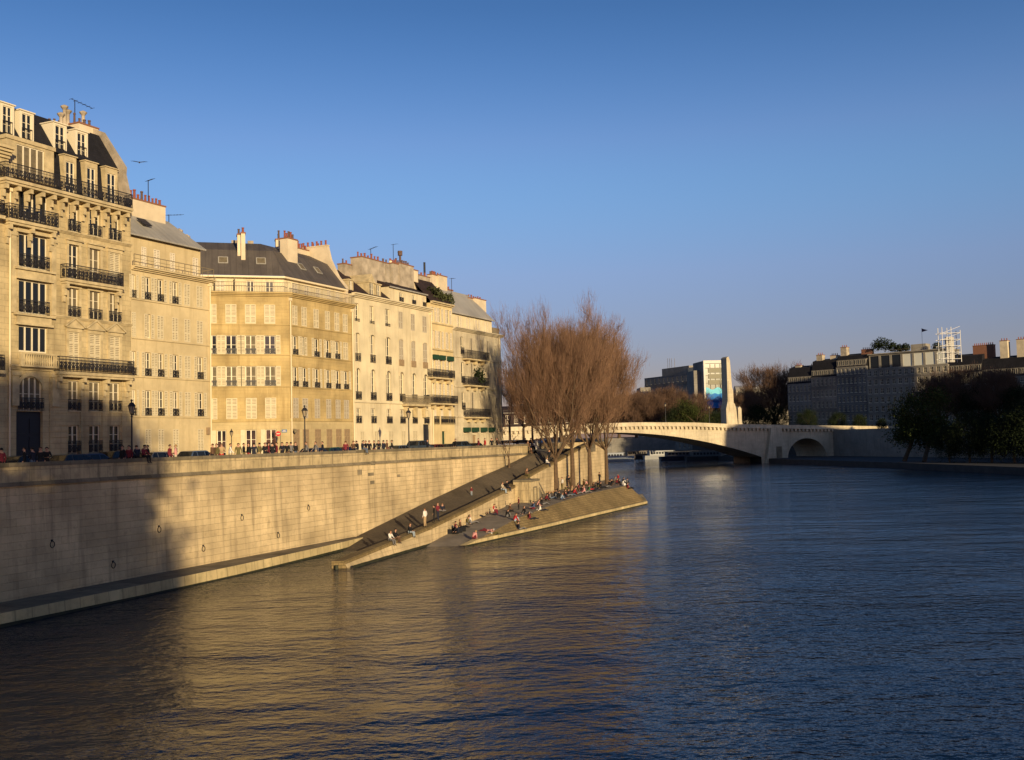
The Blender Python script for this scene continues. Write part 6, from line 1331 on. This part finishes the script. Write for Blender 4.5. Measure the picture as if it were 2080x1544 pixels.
# ================================================================== people
SK = plain('skin', (.42, .23, .15), .6); SHOE = plain('shoe_leather', (.03, .025, .02), .6)
def cloth(c): return cached(('cl',) + c, lambda: plain('cloth', c, .9, var=.15, vs=6))
def body_mesh(J):
    """J: dict of joints -> (x,y,z). one continuous skinned surface with five-fingered hands; slots: skin, top, trousers, shoes"""
    order = ['pel', 'wai', 'che', 'nec', 'hea', 'top', 'shL', 'elL', 'wrL', 'haL', 'shR', 'elR', 'wrR', 'haR', 'hiL', 'knL', 'anL', 'toL', 'hiR', 'knR', 'anR', 'toR']
    par = dict(wai='pel', che='wai', nec='che', hea='nec', top='hea', shL='che', elL='shL', wrL='elL', haL='wrL', shR='che', elR='shR', wrR='elR', haR='wrR', hiL='pel', knL='hiL', anL='knL', toL='anL', hiR='pel', knR='hiR', anR='knR', toR='anR')
    rad = dict(pel=(.135, .105), wai=(.13, .1), che=(.165, .115), nec=(.055, .055), hea=(.085, .095), top=(.075, .085), sh=(.07, .065), el=(.047, .047), wr=(.033, .033), ha=(.035, .02), hi=(.095, .095), kn=(.066, .066), an=(.043, .043), to=(.038, .03))
    me = bpy.data.meshes.new('body'); me.from_pydata([J[k] for k in order], [(order.index(par[k]), order.index(k)) for k in order if k in par], [])
    o = bpy.data.objects.new('tmp', me); col.objects.link(o); md = o.modifiers.new('s', 'SKIN'); md.use_smooth_shade = True
    for i, k in enumerate(order):
        v = me.skin_vertices[0].data[i]; v.radius = rad[k] if k in rad else rad[k[:2]]; v.use_root = (i == 0)
    sb = o.modifiers.new('b', 'SUBSURF'); sb.levels = 1; sb.render_levels = 1
    dg = bpy.context.evaluated_depsgraph_get(); out = bpy.data.meshes.new_from_object(o.evaluated_get(dg)); col.objects.unlink(o); bpy.data.objects.remove(o)
    bones = [(par[k], k) for k in order if k in par]; slot = {}
    for a, b in bones: slot[(a, b)] = 0 if b in ('nec', 'hea', 'top', 'haL', 'haR') else (3 if b.startswith('to') else (2 if b[:2] in ('hi', 'kn', 'an') else 1))
    bm = bmesh.new(); bm.from_mesh(out)
    for f in bm.faces:
        c = f.calc_center_median(); best = None
        for (a, b), sl_ in slot.items():
            A, B = Vector(J[a]), Vector(J[b]); t_ = max(0, min(1, (c - A).dot(B - A) / max(1e-6, (B - A).length_squared))); d = (c - A - (B - A) * t_).length
            if best is None or d < best[0]: best = (d, sl_, b, t_)
        f.material_index = best[1]; f.smooth = True
        if best[2] == 'nec' and best[3] < .6: f.material_index = 1
    # fingers and thumb at each hand, nose and ears on the head
    def prong(p, d, L, r):
        d = d.normalized(); u = d.orthogonal().normalized(); v = d.cross(u); q = p + d * L * .55; d2 = (d + Vector((0, 0, -.35))).normalized(); e = q + d2 * L * .45
        R_ = [[bm.verts.new(c + (u * math.cos(k * 2.09) + v * math.sin(k * 2.09)) * rr2) for k in range(3)] for c, rr2 in ((p, r), (q, r * .9), (e, r * .6))]
        for A, B in zip(R_, R_[1:]):
            for k in range(3): f = bm.faces.new((A[k], A[(k + 1) % 3], B[(k + 1) % 3], B[k])); f.material_index = 0
        bm.faces.new(R_[2])
    for sd_ in 'LR':
        w_, h = Vector(J['wr' + sd_]), Vector(J['ha' + sd_]); d = (h - w_).normalized(); side = d.cross(Vector((0, 0, 1))); side = side.normalized() if side.length > .1 else Vector((1, 0, 0))
        for k in range(4): prong(h + side * (.027 * (k - 1.5)), d + side * .12 * (k - 1.5), (.075, .085, .08, .062)[k], .0085)
        prong(w_ + d * .03 + side * .03, d + side * .9, .06, .01)
    hd = Vector(J['hea']); up = (Vector(J['top']) - Vector(J['nec'])).normalized(); fw_ = Vector(J.get('face', (0, 1, 0))); rt = fw_.cross(up).normalized(); fw_ = up.cross(rt).normalized()
    def bump(c, r, m_=0):
        g = bmesh.ops.create_uvsphere(bm, u_segments=6, v_segments=4, radius=r, matrix=Matrix.Translation(c)); 
        for v in g['verts']:
            for f in v.link_faces: f.material_index = m_
    bump(hd + fw_ * .105 - up * .01, .016)
    for sg_ in (-1, 1): bump(hd + rt * .088 * sg_ - up * .0, .02); bump(hd + fw_ * .088 + rt * .032 * sg_ + up * .02, .011, 3)
    bump(hd + fw_ * .088 - up * .055, .014, 4)
    bm.to_mesh(out); bm.free()
    for _ in range(5): pass
    mi = [f.material_index for f in out.polygons]; out.materials.clear()
    for m_ in (SK, M['dark'], M['dark'], SHOE, plain('lips', (.3, .1, .08), .6)): out.materials.append(m_)
    out.polygons.foreach_set('material_index', mi)
    # hair cap
    s = MB(); c = hd + up * .025 - fw_ * .018
    hm = bmesh.new(); g = bmesh.ops.create_uvsphere(hm, u_segments=10, v_segments=7, radius=.118)
    bmesh.ops.delete(hm, geom=[v for v in hm.verts if v.co.dot(fw_) > .035 and v.co.dot(up) < .045], context='VERTS'); bmesh.ops.delete(hm, geom=[v for v in hm.verts if v.co.dot(up) < -.075], context='VERTS')
    for v in hm.verts: v.co += c
    hme = bpy.data.meshes.new('hair'); hm.to_mesh(hme); hm.free(); hme.polygons.foreach_set('use_smooth', [True] * len(hme.polygons)); hme.materials.append(M['dark'])
    return out, hme
def pose(**k):
    J = dict(pel=(0, 0, .95), wai=(0, 0, 1.1), che=(0, .01, 1.33), nec=(0, .01, 1.5), hea=(0, .03, 1.62), top=(0, .02, 1.70), shL=(-.18, 0, 1.43), elL=(-.25, -.03, 1.15), wrL=(-.24, .08, .92), haL=(-.235, .12, .85), shR=(.18, 0, 1.43), elR=(.25, -.03, 1.15), wrR=(.24, .08, .92), haR=(.235, .12, .85),
             hiL=(-.095, 0, .88), knL=(-.1, .02, .5), anL=(-.11, -.01, .09), toL=(-.12, .15, .04), hiR=(.095, 0, .88), knR=(.1, .03, .5), anR=(.11, -.01, .09), toR=(.13, .15, .04)); J.update(k); return J
def torso(by, bz, lean=0.0, arms='knee', hy=0):
    """upper body above a seat at (0,by,bz), leaning by `lean` (forward positive)"""
    def P(x, h, f=0): return (x, by + math.sin(lean) * h + f * math.cos(lean), bz + math.cos(lean) * h - f * math.sin(lean))
    d = dict(pel=P(0, 0), wai=P(0, .16), che=P(0, .38, .02), nec=P(0, .54, .03), hea=P(0, .66, .06), top=P(0, .74, .05), shL=P(-.18, .47), shR=P(.18, .47), face=(0, 1, -math.sin(lean) * .3))
    if arms == 'knee': d.update(elL=P(-.25, .22, .16), wrL=P(-.17, .16, .38), haL=P(-.14, .15, .45), elR=P(.25, .22, .16), wrR=P(.17, .16, .38), haR=P(.14, .15, .45))
    if arms == 'back': d.update(elL=P(-.27, .2, -.16), wrL=(-.29, by - .42, bz - .02), haL=(-.3, by - .48, bz - .07), elR=P(.27, .2, -.16), wrR=(.29, by - .42, bz - .02), haR=(.3, by - .48, bz - .07))
    if arms == 'fold': d.update(elL=P(-.26, .2, .06), wrL=P(-.06, .2, .24), haL=P(.02, .21, .24), elR=P(.26, .2, .06), wrR=P(.06, .26, .24), haR=P(-.02, .28, .25))
    return d
PO = {
 'stand': pose(), 'stand2': pose(elL=(-.27, .02, 1.17), wrL=(-.12, .2, 1.12), haL=(-.06, .22, 1.12), elR=(.27, .02, 1.16), wrR=(.14, .22, 1.08), haR=(.08, .25, 1.1), anR=(.13, .12, .09), toR=(.15, .28, .04)),
 'walk': pose(knL=(-.1, .18, .5), anL=(-.1, .26, .1), toL=(-.1, .42, .08), knR=(.1, -.02, .5), anR=(.1, -.3, .14), toR=(.1, -.2, .04), elL=(-.25, -.12, 1.16), wrL=(-.22, -.12, .92), haL=(-.22, -.11, .85), elR=(.25, .08, 1.16), wrR=(.22, .26, .98), haR=(.21, .31, .94)),
 'ledge': pose(**torso(0, .12, .12), hiL=(-.09, .05, .11), knL=(-.13, .46, .13), anL=(-.13, .5, -.30), toL=(-.14, .65, -.36), hiR=(.09, .05, .11), knR=(.12, .46, .13), anR=(.11, .5, -.28), toR=(.12, .65, -.33)),
 'bench': pose(**torso(0, .12, .2, 'fold'), hiL=(-.09, .05, .11), knL=(-.13, .44, .14), anL=(-.12, .42, -.28), toL=(-.14, .58, -.33), hiR=(.09, .05, .11), knR=(.12, .44, .14), anR=(.12, .45, -.28), toR=(.13, .6, -.33)),
 'hug': pose(**torso(0, .13, .35, 'knee'), hiL=(-.09, .05, .12), knL=(-.13, .36, .5), anL=(-.11, .5, .08), toL=(-.12, .66, .05), hiR=(.09, .05, .12), knR=(.12, .37, .49), anR=(.11, .52, .08), toR=(.12, .68, .05)),
 'legs': pose(**torso(0, .13, -.25, 'back'), hiL=(-.09, .05, .12), knL=(-.12, .47, .17), anL=(-.12, .88, .08), toL=(-.14, .95, .2), hiR=(.09, .05, .12), knR=(.14, .45, .26), anR=(.13, .84, .08), toR=(.15, .93, .2)),
 'cross': pose(**torso(0, .13, .1, 'knee'), hiL=(-.1, .04, .12), knL=(-.38, .3, .16), anL=(.0, .4, .08), toL=(.12, .44, .07), hiR=(.1, .04, .12), knR=(.38, .3, .17), anR=(.02, .3, .08), toR=(-.1, .34, .07)),
 'lie': pose(pel=(0, 0, .13), wai=(0, -.16, .13), che=(0, -.4, .15), nec=(0, -.56, .2), hea=(0, -.68, .24), top=(0, -.76, .27), face=(0, .2, 1), shL=(-.19, -.48, .15), elL=(-.34, -.62, .06), wrL=(-.16, -.78, .08), haL=(-.08, -.8, .1), shR=(.19, -.48, .15), elR=(.34, -.62, .06), wrR=(.16, -.78, .08), haR=(.08, -.8, .1), hiL=(-.1, .08, .12), knL=(-.12, .46, .16), anL=(-.13, .88, .07), toL=(-.18, .98, .1), hiR=(.1, .08, .12), knR=(.13, .44, .3), anR=(.12, .74, .07), toR=(.14, .88, .05)),
 'crouch': pose(**torso(-.1, .32, .75, 'knee'), hiL=(-.1, -.06, .3), knL=(-.15, .28, .5), anL=(-.13, .02, .1), toL=(-.14, .18, .04), hiR=(.1, -.06, .3), knR=(.14, .29, .48), anR=(.12, .02, .1), toR=(.14, .18, .04)),
}
PM = {k: body_mesh(v) for k, v in PO.items()}
K = dict(black=(.012, .012, .014), grey=(.16, .15, .15), white=(.66, .62, .56), red=(.42, .025, .03), navy=(.016, .018, .032), blue=(.05, .08, .16), jeans=(.10, .13, .18), tan=(.38, .26, .14), brown=(.11, .06, .035), olive=(.12, .10, .04), green=(.05, .13, .05), pink=(.55, .26, .24), maroon=(.16, .02, .03), beige=(.46, .38, .26), paleblue=(.28, .33, .38))
HAIR = dict(d=(.015, .01, .008), b=(.10, .05, .02), f=(.35, .22, .08), g=(.3, .28, .26))
WORD = dict(stand='standing', stand2='standing', walk='walking', ledge='seated', bench='seated', hug='seated', legs='seated', cross='seated', lie='lying', crouch='crouching')
def person(P, rz, ps, top, bot, where, hair='d', sc_=1.0, group=None):
    lb = '%s person in %s top, %s' % (WORD[ps], top.replace('paleblue', 'pale blue'), where)
    if len(lb.split()) > 16: print('LONG', lb)
    o = inst('person', PM[ps][0], None, Matrix.Translation(P) @ Matrix.Rotation(rz, 4, 'Z') @ Matrix.Scale(sc_, 4)); tag(o, lb, 'person', group or 'people on the quays')
    for i, c in ((1, K[top]), (2, K[bot])): o.material_slots[i].link = 'OBJECT'; o.material_slots[i].material = cloth(c)
    h = inst('hair', PM[ps][1], o); h.material_slots[0].link = 'OBJECT'; h.material_slots[0].material = cached(('hair', hair), lambda: plain('hair', HAIR[hair], .7))
CAMW = math.pi; RIV = math.atan2(-.93, -.37); 
def face_deg(px): return math.pi + px
PF_ = Fac((xw(60.6), 60.6), WD)
def on_street(px, back=1.1):
    f = Fac((PF_.P.x - PF_.n.x * back, PF_.P.y - PF_.n.y * back), WD); u_, _ = f.uz(px, 905); p = f.P + f.d * u_; return Vector((p.x, p.y, STREET + .13))
def on_cop(px):
    f = Fac((PF_.P.x - PF_.n.x * (BAT + .15), PF_.P.y - PF_.n.y * (BAT + .15)), WD); u_, _ = f.uz(px, 925); p = f.P + f.d * u_; return Vector((p.x, p.y, 8.86))
G4 = 'people along the quay parapet'
for px, ps, t_, b_, rz, hr, wh in [

 (95, 'stand2', 'black', 'black', 3.5, 'd', 'fourth in the shaded group by the door'), (262, 'stand', 'maroon', 'black', 3.0, 'd', 'touching the nearest lamp post'), (300, 'stand', 'black', 'navy', 2.2, 'd', 'right of the parapet sitters by the first lamp'), (432, 'stand', 'brown', 'black', 1.2, 'b', 'before the downpipe between cream and ochre houses'), (495, 'walk', 'black', 'olive', 4.7, 'd', 'between the long coat and the red-trousered one'), (545, 'stand', 'maroon', 'black', 5.1, 'd', 'half hidden left of the no-entry sign'), (591, 'stand2', 'grey', 'black', 1.0, 'd', 'just past the corner of the ochre house'), (600, 'stand', 'black', 'jeans', 4.0, 'b', 'between house corner and second lamp post'), (655, 'stand', 'navy', 'black', 2.0, 'd', 'before the deep blue car'), (718, 'stand2', 'brown', 'black', 3.0, 'd', 'left of the parapet sitters below the pale house'), (743, 'stand', 'black', 'maroon', 2.0, 'b', 'directly right of the dangling legs'), (796, 'walk', 'black', 'grey', 1.6, 'd', 'walking off to the right of the group'), (868, 'walk', 'navy', 'black', 4.6, 'd', 'before the dark doorway'), (925, 'stand', 'black', 'black', 2.0, 'd', 'between green doorway and grey end house'), (972, 'stand', 'maroon', 'navy', 2.0, 'b', 'left of the bright red coat'),
 (3, 'stand', 'maroon', 'black', 1.0, 'd', 'at the left frame edge behind the parapet'), (50, 'stand', 'black', 'black', 2.0, 'd', 'in deep shade below the ornate door'), (66, 'stand2', 'navy', 'jeans', 1.2, 'd', 'in shade right of the black figure by the door'), (82, 'stand', 'black', 'navy', 4.0, 'b', 'third in the shaded group by the door'),
 (249, 'stand', 'black', 'black', 2.6, 'd', 'left of the nearest lamp post'), (345, 'stand', 'maroon', 'black', 4.6, 'd', 'left one of the couple before the cream house'), (357, 'stand2', 'pink', 'beige', 1.7, 'f', 'right one of the couple before the cream house'),
 (440, 'stand', 'olive', 'brown', 2.5, 'b', 'at the left end of the crowd by the corner house'), (450, 'stand2', 'tan', 'red', 3.4, 'b', 'second from left in the crowd by the corner house'), (468, 'walk', 'white', 'beige', 5.0, 'b', 'before the small blue-grey lantern'), (484, 'stand', 'olive', 'olive', 3.3, 'b', 'in a long coat right of the small lantern'),
 (505, 'stand', 'black', 'red', 2.5, 'd', 'between the coat wearer and the tall navy figure'), (516, 'stand', 'navy', 'navy', .4, 'd', 'tall, before the middle ground-floor window'), (527, 'stand', 'olive', 'tan', 1.2, 'd', 'between two dark figures at the corner house'), (538, 'stand2', 'black', 'black', 4.0, 'd', 'left of the third ground-floor window'), (553, 'stand', 'black', 'navy', .2, 'd', 'below the no-entry sign on its left'), (562, 'stand', 'maroon', 'brown', 2.0, 'b', 'directly below the no-entry sign'), (573, 'stand2', 'navy', 'black', 2.8, 'd', 'below the blue street plate'), (583, 'stand', 'black', 'brown', 2.9, 'd', 'at the corner of the ochre house'),
 (622, 'walk', 'grey', 'black', 2.0, 'b', 'beside the second lamp post'), (641, 'walk', 'grey', 'tan', 2.2, 'b', 'bending forward right of the second lamp post'), (702, 'stand', 'maroon', 'black', .3, 'b', 'alone before the pale house left pipe'), (750, 'stand', 'black', 'black', 3.6, 'd', 'right of the parapet sitters'), (760, 'stand', 'navy', 'maroon', 2.0, 'd', 'in the middle of the group below the pale house'), (769, 'stand2', 'black', 'navy', 3.0, 'd', 'fourth in the group below the pale house'), (779, 'stand', 'navy', 'black', 1.0, 'd', 'fifth in the group below the pale house'), (786, 'stand', 'brown', 'maroon', 4.4, 'b', 'last on the right in the group below the pale house'),
 (985, 'stand', 'red', 'black', 2.0, 'd', 'in a bright coat below the grey end house'), (999, 'stand', 'black', 'black', 3.1, 'd', 'right of the bright red coat'), (1010, 'stand2', 'navy', 'black', 2.2, 'd', 'at the right corner of the grey end house')]:
    person(on_street(px), rz, ps, t_, b_, wh, hr, 1.02, G4)
for px, ps, t_, b_, rz, hr, wh in [(280, 'bench', 'navy', 'black', .9, 'd', 'on the parapet right of the nearest lamp post'), (291, 'ledge', 'maroon', 'black', RIV, 'd', 'over the river side of the parapet near the first lamp'), (728, 'bench', 'black', 'navy', 1.4, 'd', 'on the parapet left of the leg-dangler'), (736, 'ledge', 'navy', 'jeans', RIV, 'd', 'over the parapet below the pale house')]:
    person(on_cop(px), rz, ps, t_, b_, wh, hr, 1.02, G4)
zw = lambda x, y: zt_(y)
zb_f = lambda x, y: max(min(zp(x, y), .36 + max(0, (xs(y) - .33 - x)) * (zp(x, y) - .36) / max(.01, (xs(y) - .33 - bx_(y)))), .0) if x > bx_(y) else zp(x, y)
def wallp(px, inset=.3):             # a point on top of the ramp wall at image column px
    best = None
    for i in range(0, 900):
        y = 78 + i * .1; x = xo(y) - inset; d = abs(x / y - ray(px, 960).x)
        if best is None or d < best[0]: best = (d, x, y)
    return Vector((best[1], best[2], zt_(best[2])))
for px, ps, t_, b_, rz, hr, wh, sc_ in [
 (789, 'ledge', 'white', 'grey', RIV - .2, 'b', 'on the low ramp wall nearest the water', 1), (799, 'ledge', 'black', 'brown', RIV, 'd', 'beside the white-topped one nearest the water', 1), (829, 'ledge', 'black', 'paleblue', RIV, 'b', 'alone on the ramp wall left of the standing one', 1),
 (861, 'stand', 'white', 'tan', 1.0, 'b', 'on top of the low ramp wall', 1), (887, 'stand2', 'maroon', 'navy', 4.2, 'b', 'on the ramp wall, right one of a dark pair', 1), (880, 'stand', 'black', 'black', 1.6, 'd', 'on the ramp wall, left one of a dark pair', .95),
 (1018, 'ledge', 'beige', 'paleblue', RIV, 'b', 'on the ramp wall left of the buttress', 1.05), (1027, 'ledge', 'black', 'navy', RIV + .2, 'd', 'on the ramp wall beside the buttress', 1), (1068, 'bench', 'brown', 'olive', CAMW + .9, 'b', 'on the ramp wall above the buttress', 1.05), (1110, 'ledge', 'white', 'navy', RIV, 'f', 'on the ramp wall left of the thick forked trunk', 1), (1117, 'stand', 'black', 'black', 2.8, 'd', 'on the ramp wall next to the thick trunk', 1)]:
    person(wallp(px), rz, ps, t_, b_, wh, hr, sc_)
for px, py, ps, t_, b_, rz, hr, wh, sc_ in [
 (899, 1040, 'cross', 'navy', 'grey', CAMW, 'b', 'on the ramp behind the pair on the wall', 1), (958, 1008, 'stand', 'maroon', 'paleblue', 2.5, 'b', 'small child alone halfway up the ramp', .6), (1081, 922, 'hug', 'black', 'brown', 2.6, 'd', 'near the top of the ramp by the parapet end', 1), (1073, 922, 'stand', 'brown', 'black', 3.0, 'd', 'at the end of the quay parapet atop the ramp', 1), (1091, 915, 'stand2', 'white', 'white', 2.8, 'f', 'pale figure at the head of the ramp', 1)]:
    person(on_surf(px, py, z_ramp, 85, 165), rz, ps, t_, b_, wh, hr, sc_)
for px, py, ps, t_, b_, rz, hr, wh, sc_ in [
 (915, 1080, 'hug', 'grey', 'black', -1.0, 'd', 'leftmost of the group by the black bags', 1),
 (930, 1085, 'cross', 'navy', 'black', 2.4, 'd', 'facing the seated group, back to the water', 1), (968, 1052, 'legs', 'grey', 'navy', -1.3, 'd', 'between the white shirt and the black hunched one', 1), (1028, 1052, 'hug', 'black', 'grey', -1.0, 'b', 'alone between the wall and the bright red top', 1), (1035, 1040, 'cross', 'brown', 'black', -1.2, 'd', 'left of the buttress foot', 1),
 (1098, 1036, 'legs', 'white', 'navy', -1.2, 'b', 'in white below the stair at the bank edge', 1), (1108, 1018, 'hug', 'maroon', 'black', -1.1, 'd', 'between the stair and the start of the row', 1), (1118, 1014, 'legs', 'grey', 'jeans', -1.2, 'b', 'left of the start of the row on the bank top', 1), (1126, 1009, 'hug', 'navy', 'grey', -1.0, 'd', 'behind the black one starting the row', 1),
 (1145, 1013, 'hug', 'black', 'navy', -1.2, 'd', 'wedged between second and third of the row', 1), (1161, 1000, 'cross', 'tan', 'black', -1.0, 'b', 'behind the fourth and fifth of the row', 1), (1169, 998, 'hug', 'black', 'brown', -1.2, 'd', 'before the second big trunk', 1), (1176, 995, 'legs', 'maroon', 'black', -1.1, 'd', 'right of the second big trunk', 1), (1203, 992, 'hug', 'brown', 'black', -1.2, 'b', 'behind the green top in the row', 1), (1214, 990, 'cross', 'black', 'olive', -1.0, 'd', 'behind the bright red one lying in the row', 1), (1236, 988, 'hug', 'black', 'black', -1.1, 'd', 'close beside the fourth trunk', 1), (1247, 980, 'hug', 'grey', 'brown', -1.3, 'b', 'behind the first of the far right cluster', 1), (1260, 986, 'legs', 'black', 'navy', -1.2, 'd', 'stretching legs in the far right cluster', 1), (1276, 987, 'legs', 'maroon', 'black', -1.2, 'd', 'on the very corner of the quay top', 1), (924, 1078, 'cross', 'maroon', 'black', -1.4, 'd', 'middle of the group by the black bags', 1), (937, 1073, 'legs', 'brown', 'black', -1.5, 'b', 'right of the group by the black bags', .95),
 (948, 1066, 'hug', 'olive', 'grey', RIV, 'd', 'against the ramp wall, left of the white shirt', 1), (957, 1064, 'legs', 'white', 'grey', -1.4, 'd', 'against the ramp wall with legs towards the river', 1), (962, 1098, 'crouch', 'pink', 'maroon', -.6, 'f', 'at the water edge nearest the camera', 1), (1002, 1082, 'lie', 'white', 'olive', -1.9, 'f', 'near the water between the croucher and the red top', 1), (990, 1080, 'lie', 'pink', 'maroon', 1.1, 'g', 'partner left of the white-topped one', .95),
 (977, 1046, 'hug', 'black', 'black', RIV, 'd', 'left of the red and white pair by the wall', 1), (983, 1046, 'cross', 'navy', 'black', RIV, 'd', 'close to the black hunched one by the wall', 1), (1000, 1040, 'hug', 'red', 'white', RIV + .3, 'b', 'against the wall left of the buttress', 1), (1010, 1047, 'cross', 'maroon', 'navy', 1.2, 'd', 'facing the red-topped one', 1), (1013, 1030, 'legs', 'white', 'beige', -1.4, 'd', 'against the wall close to the buttress', 1), (1021, 1028, 'hug', 'black', 'grey', -1.5, 'd', 'between the white top and the buttress', 1),
 (1044, 1058, 'hug', 'red', 'paleblue', -1.1, 'b', 'on the open quay left of the dark reclining pair', 1.05), (1054, 1060, 'legs', 'navy', 'grey', -1.0, 'd', 'right of the bright red top on the open quay', 1), (1054, 1036, 'stand', 'maroon', 'black', 1.8, 'b', 'before the buttress', .8), (1067, 1045, 'legs', 'black', 'grey', -1.1, 'b', 'reclining at the bank edge, left one', 1), (1077, 1046, 'legs', 'maroon', 'navy', -1.2, 'd', 'reclining at the bank edge, right one', 1), (1085, 1035, 'cross', 'blue', 'maroon', 1.9, 'd', 'in the group right of the buttress foot', 1), (1091, 1030, 'hug', 'pink', 'navy', -1.4, 'b', 'right of the blue top below the stair', 1), (1102, 1026, 'legs', 'black', 'grey', -1.2, 'd', 'at the bank edge below the stair', 1),
 (1078, 1012, 'stand2', 'black', 'navy', -1.5, 'd', 'at the foot of the stair', 1), (1087, 1000, 'hug', 'brown', 'jeans', -1.3, 'd', 'beyond the stair left of the white shirt', 1), (1094, 1001, 'legs', 'pink', 'jeans', -1.2, 'b', 'sunbathing left of the thick trunk', 1), (1109, 995, 'hug', 'white', 'beige', -1.0, 'd', 'left of the thick trunk with back to the wall', 1), (1115, 1002, 'lie', 'tan', 'tan', 1.2, 'f', 'at the foot of the thick trunk', 1),
 (1142, 996, 'stand', 'white', 'olive', 2.2, 'd', 'between the first two big trunks', 1), (1156, 992, 'stand2', 'black', 'brown', 3.2, 'd', 'left of the second big trunk', 1), (1148, 1000, 'hug', 'olive', 'brown', -1.0, 'd', 'in front of the standing one between the trunks', 1),
 (1132, 1012, 'hug', 'black', 'black', -1.2, 'd', 'at the left end of the row on the bank top', 1), (1139, 1016, 'hug', 'paleblue', 'blue', -1.1, 'b', 'second in the row on the bank top', 1), (1150, 1009, 'legs', 'maroon', 'grey', -1.2, 'd', 'third in the row on the bank top', 1), (1157, 1008, 'legs', 'navy', 'jeans', -1.3, 'b', 'fourth in the row on the bank top', 1), (1165, 1005, 'hug', 'red', 'navy', -1.1, 'b', 'fifth in the row on the bank top', 1), (1172, 1004, 'legs', 'brown', 'grey', -1.2, 'd', 'sixth in the row on the bank top', 1), (1180, 1001, 'hug', 'black', 'maroon', -1.2, 'd', 'left of the broad pale shirt in the row', 1), (1188, 1002, 'legs', 'pink', 'grey', -1.3, 'b', 'broad pale shirt in the middle of the row', 1.15), (1198, 999, 'legs', 'green', 'black', -1.2, 'd', 'right of the pale shirt in the row', 1), (1208, 996, 'lie', 'red', 'navy', -1.9, 'b', 'in bright red towards the right of the row', 1), (1222, 993, 'legs', 'black', 'black', -1.3, 'd', 'right of the bright red one in the row', 1.05), (1230, 991, 'lie', 'navy', 'grey', -1.6, 'd', 'stretched down the bank near its right part', 1),
 (1185, 986, 'cross', 'tan', 'olive', -1.2, 'b', 'just left of the third trunk', 1), (1194, 987, 'hug', 'pink', 'olive', 1.0, 'd', 'touching the foot of the third trunk', 1), (1218, 984, 'stand2', 'black', 'navy', -1.0, 'd', 'between the third and fourth trunks', 1), (1243, 985, 'cross', 'black', 'brown', 0, 'd', 'right of the fourth trunk', 1), (1251, 984, 'hug', 'maroon', 'black', -1.3, 'b', 'first of the cluster at the far right tip', 1), (1256, 981, 'stand', 'red', 'black', 2.2, 'b', 'rising in the cluster at the far right tip', .75), (1264, 982, 'hug', 'navy', 'white', -1.2, 'd', 'holding the middle of the far right cluster', 1), (1271, 984, 'hug', 'grey', 'black', -1.4, 'd', 'outermost at the far right tip', 1)]:
    P = on_surf(px, py, lambda x, y: zp(x, y), 85, 170); P.z = zb_f(P.x, P.y) if P.x > bx_(P.y) else P.z
    person(P, rz, ps, t_, b_, wh, hr, sc_)
for px, Y, t_, b_, wh in [(1044, 160, 'black', 'black', 'far group right of the grey end house'), (1067, 163, 'black', 'navy', 'far group, middle, before the bridge end'), (1078, 160, 'brown', 'black', 'far group, before the thin tree'), (1098, 166, 'grey', 'black', 'behind the pale figure at the ramp head')]:
    p = at(px, 890, Y); person(Vector((p.x, p.y, STREET)), px, 'stand', t_, b_, wh, 'd', 1.05)
# bags on the quay
def bag(px, py, c, lb, sc_=1.0):
    P = on_surf(px, py, zp, 85, 170); s = MB(); s.M = Matrix.Scale(sc_, 4)
    pr = [(-.3, .0), (-.34, .12), (-.26, .3), (-.05, .36), (.2, .32), (.34, .15), (.3, 0)]; s.prism(pr, -.18, .18); s.M = None
    th = s.build('bag', cloth(c), None, T(P.x, P.y, P.z, px)); tag(th, lb, 'bag', 'bags lying on the lower quay')
    h = MB(); h.tube([(-.15 * sc_, 0, .34 * sc_), (-.1 * sc_, 0, .46 * sc_), (.08 * sc_, 0, .46 * sc_), (.13 * sc_, 0, .33 * sc_)], .02, 5); h.build('handle', cloth(c), th)
bag(911, 1084, K['black'], 'black bag left of the seated group by the ramp wall', 1.2); bag(929, 1082, K['black'], 'large black bag in front of the seated group', 1.5); bag(941, 1079, K['black'], 'black bag at the right of the seated group', 1.3); bag(1267, 986, K['white'], 'white bag at the far right tip of the quay', .9)
# birds
for px, py, Y, rz, lb in ((283, 330, 60, .3, 'dark bird gliding above the cream house'),):
    p = at(px, py, Y); s = MB(); s.tube([(0, -.14, 0), (0, 0, .01), (0, .16, 0)], [.02, .05, .02], 6)
    for sg_ in (-1, 1): s.face([(sg_ * .03, -.06, .02), (sg_ * .28, -.02, .07), (sg_ * .5, -.1, .04), (sg_ * .26, .07, .06), (sg_ * .03, .07, .02)][::sg_]); s.face([(sg_ * .03, -.06, .01), (sg_ * .28, -.02, .06), (sg_ * .5, -.1, .035), (sg_ * .26, .07, .05), (sg_ * .03, .07, .01)][::-sg_])
    tag(s.build('bird', M['dark'], None, T(p.x, p.y, p.z, rz)), lb, 'bird')
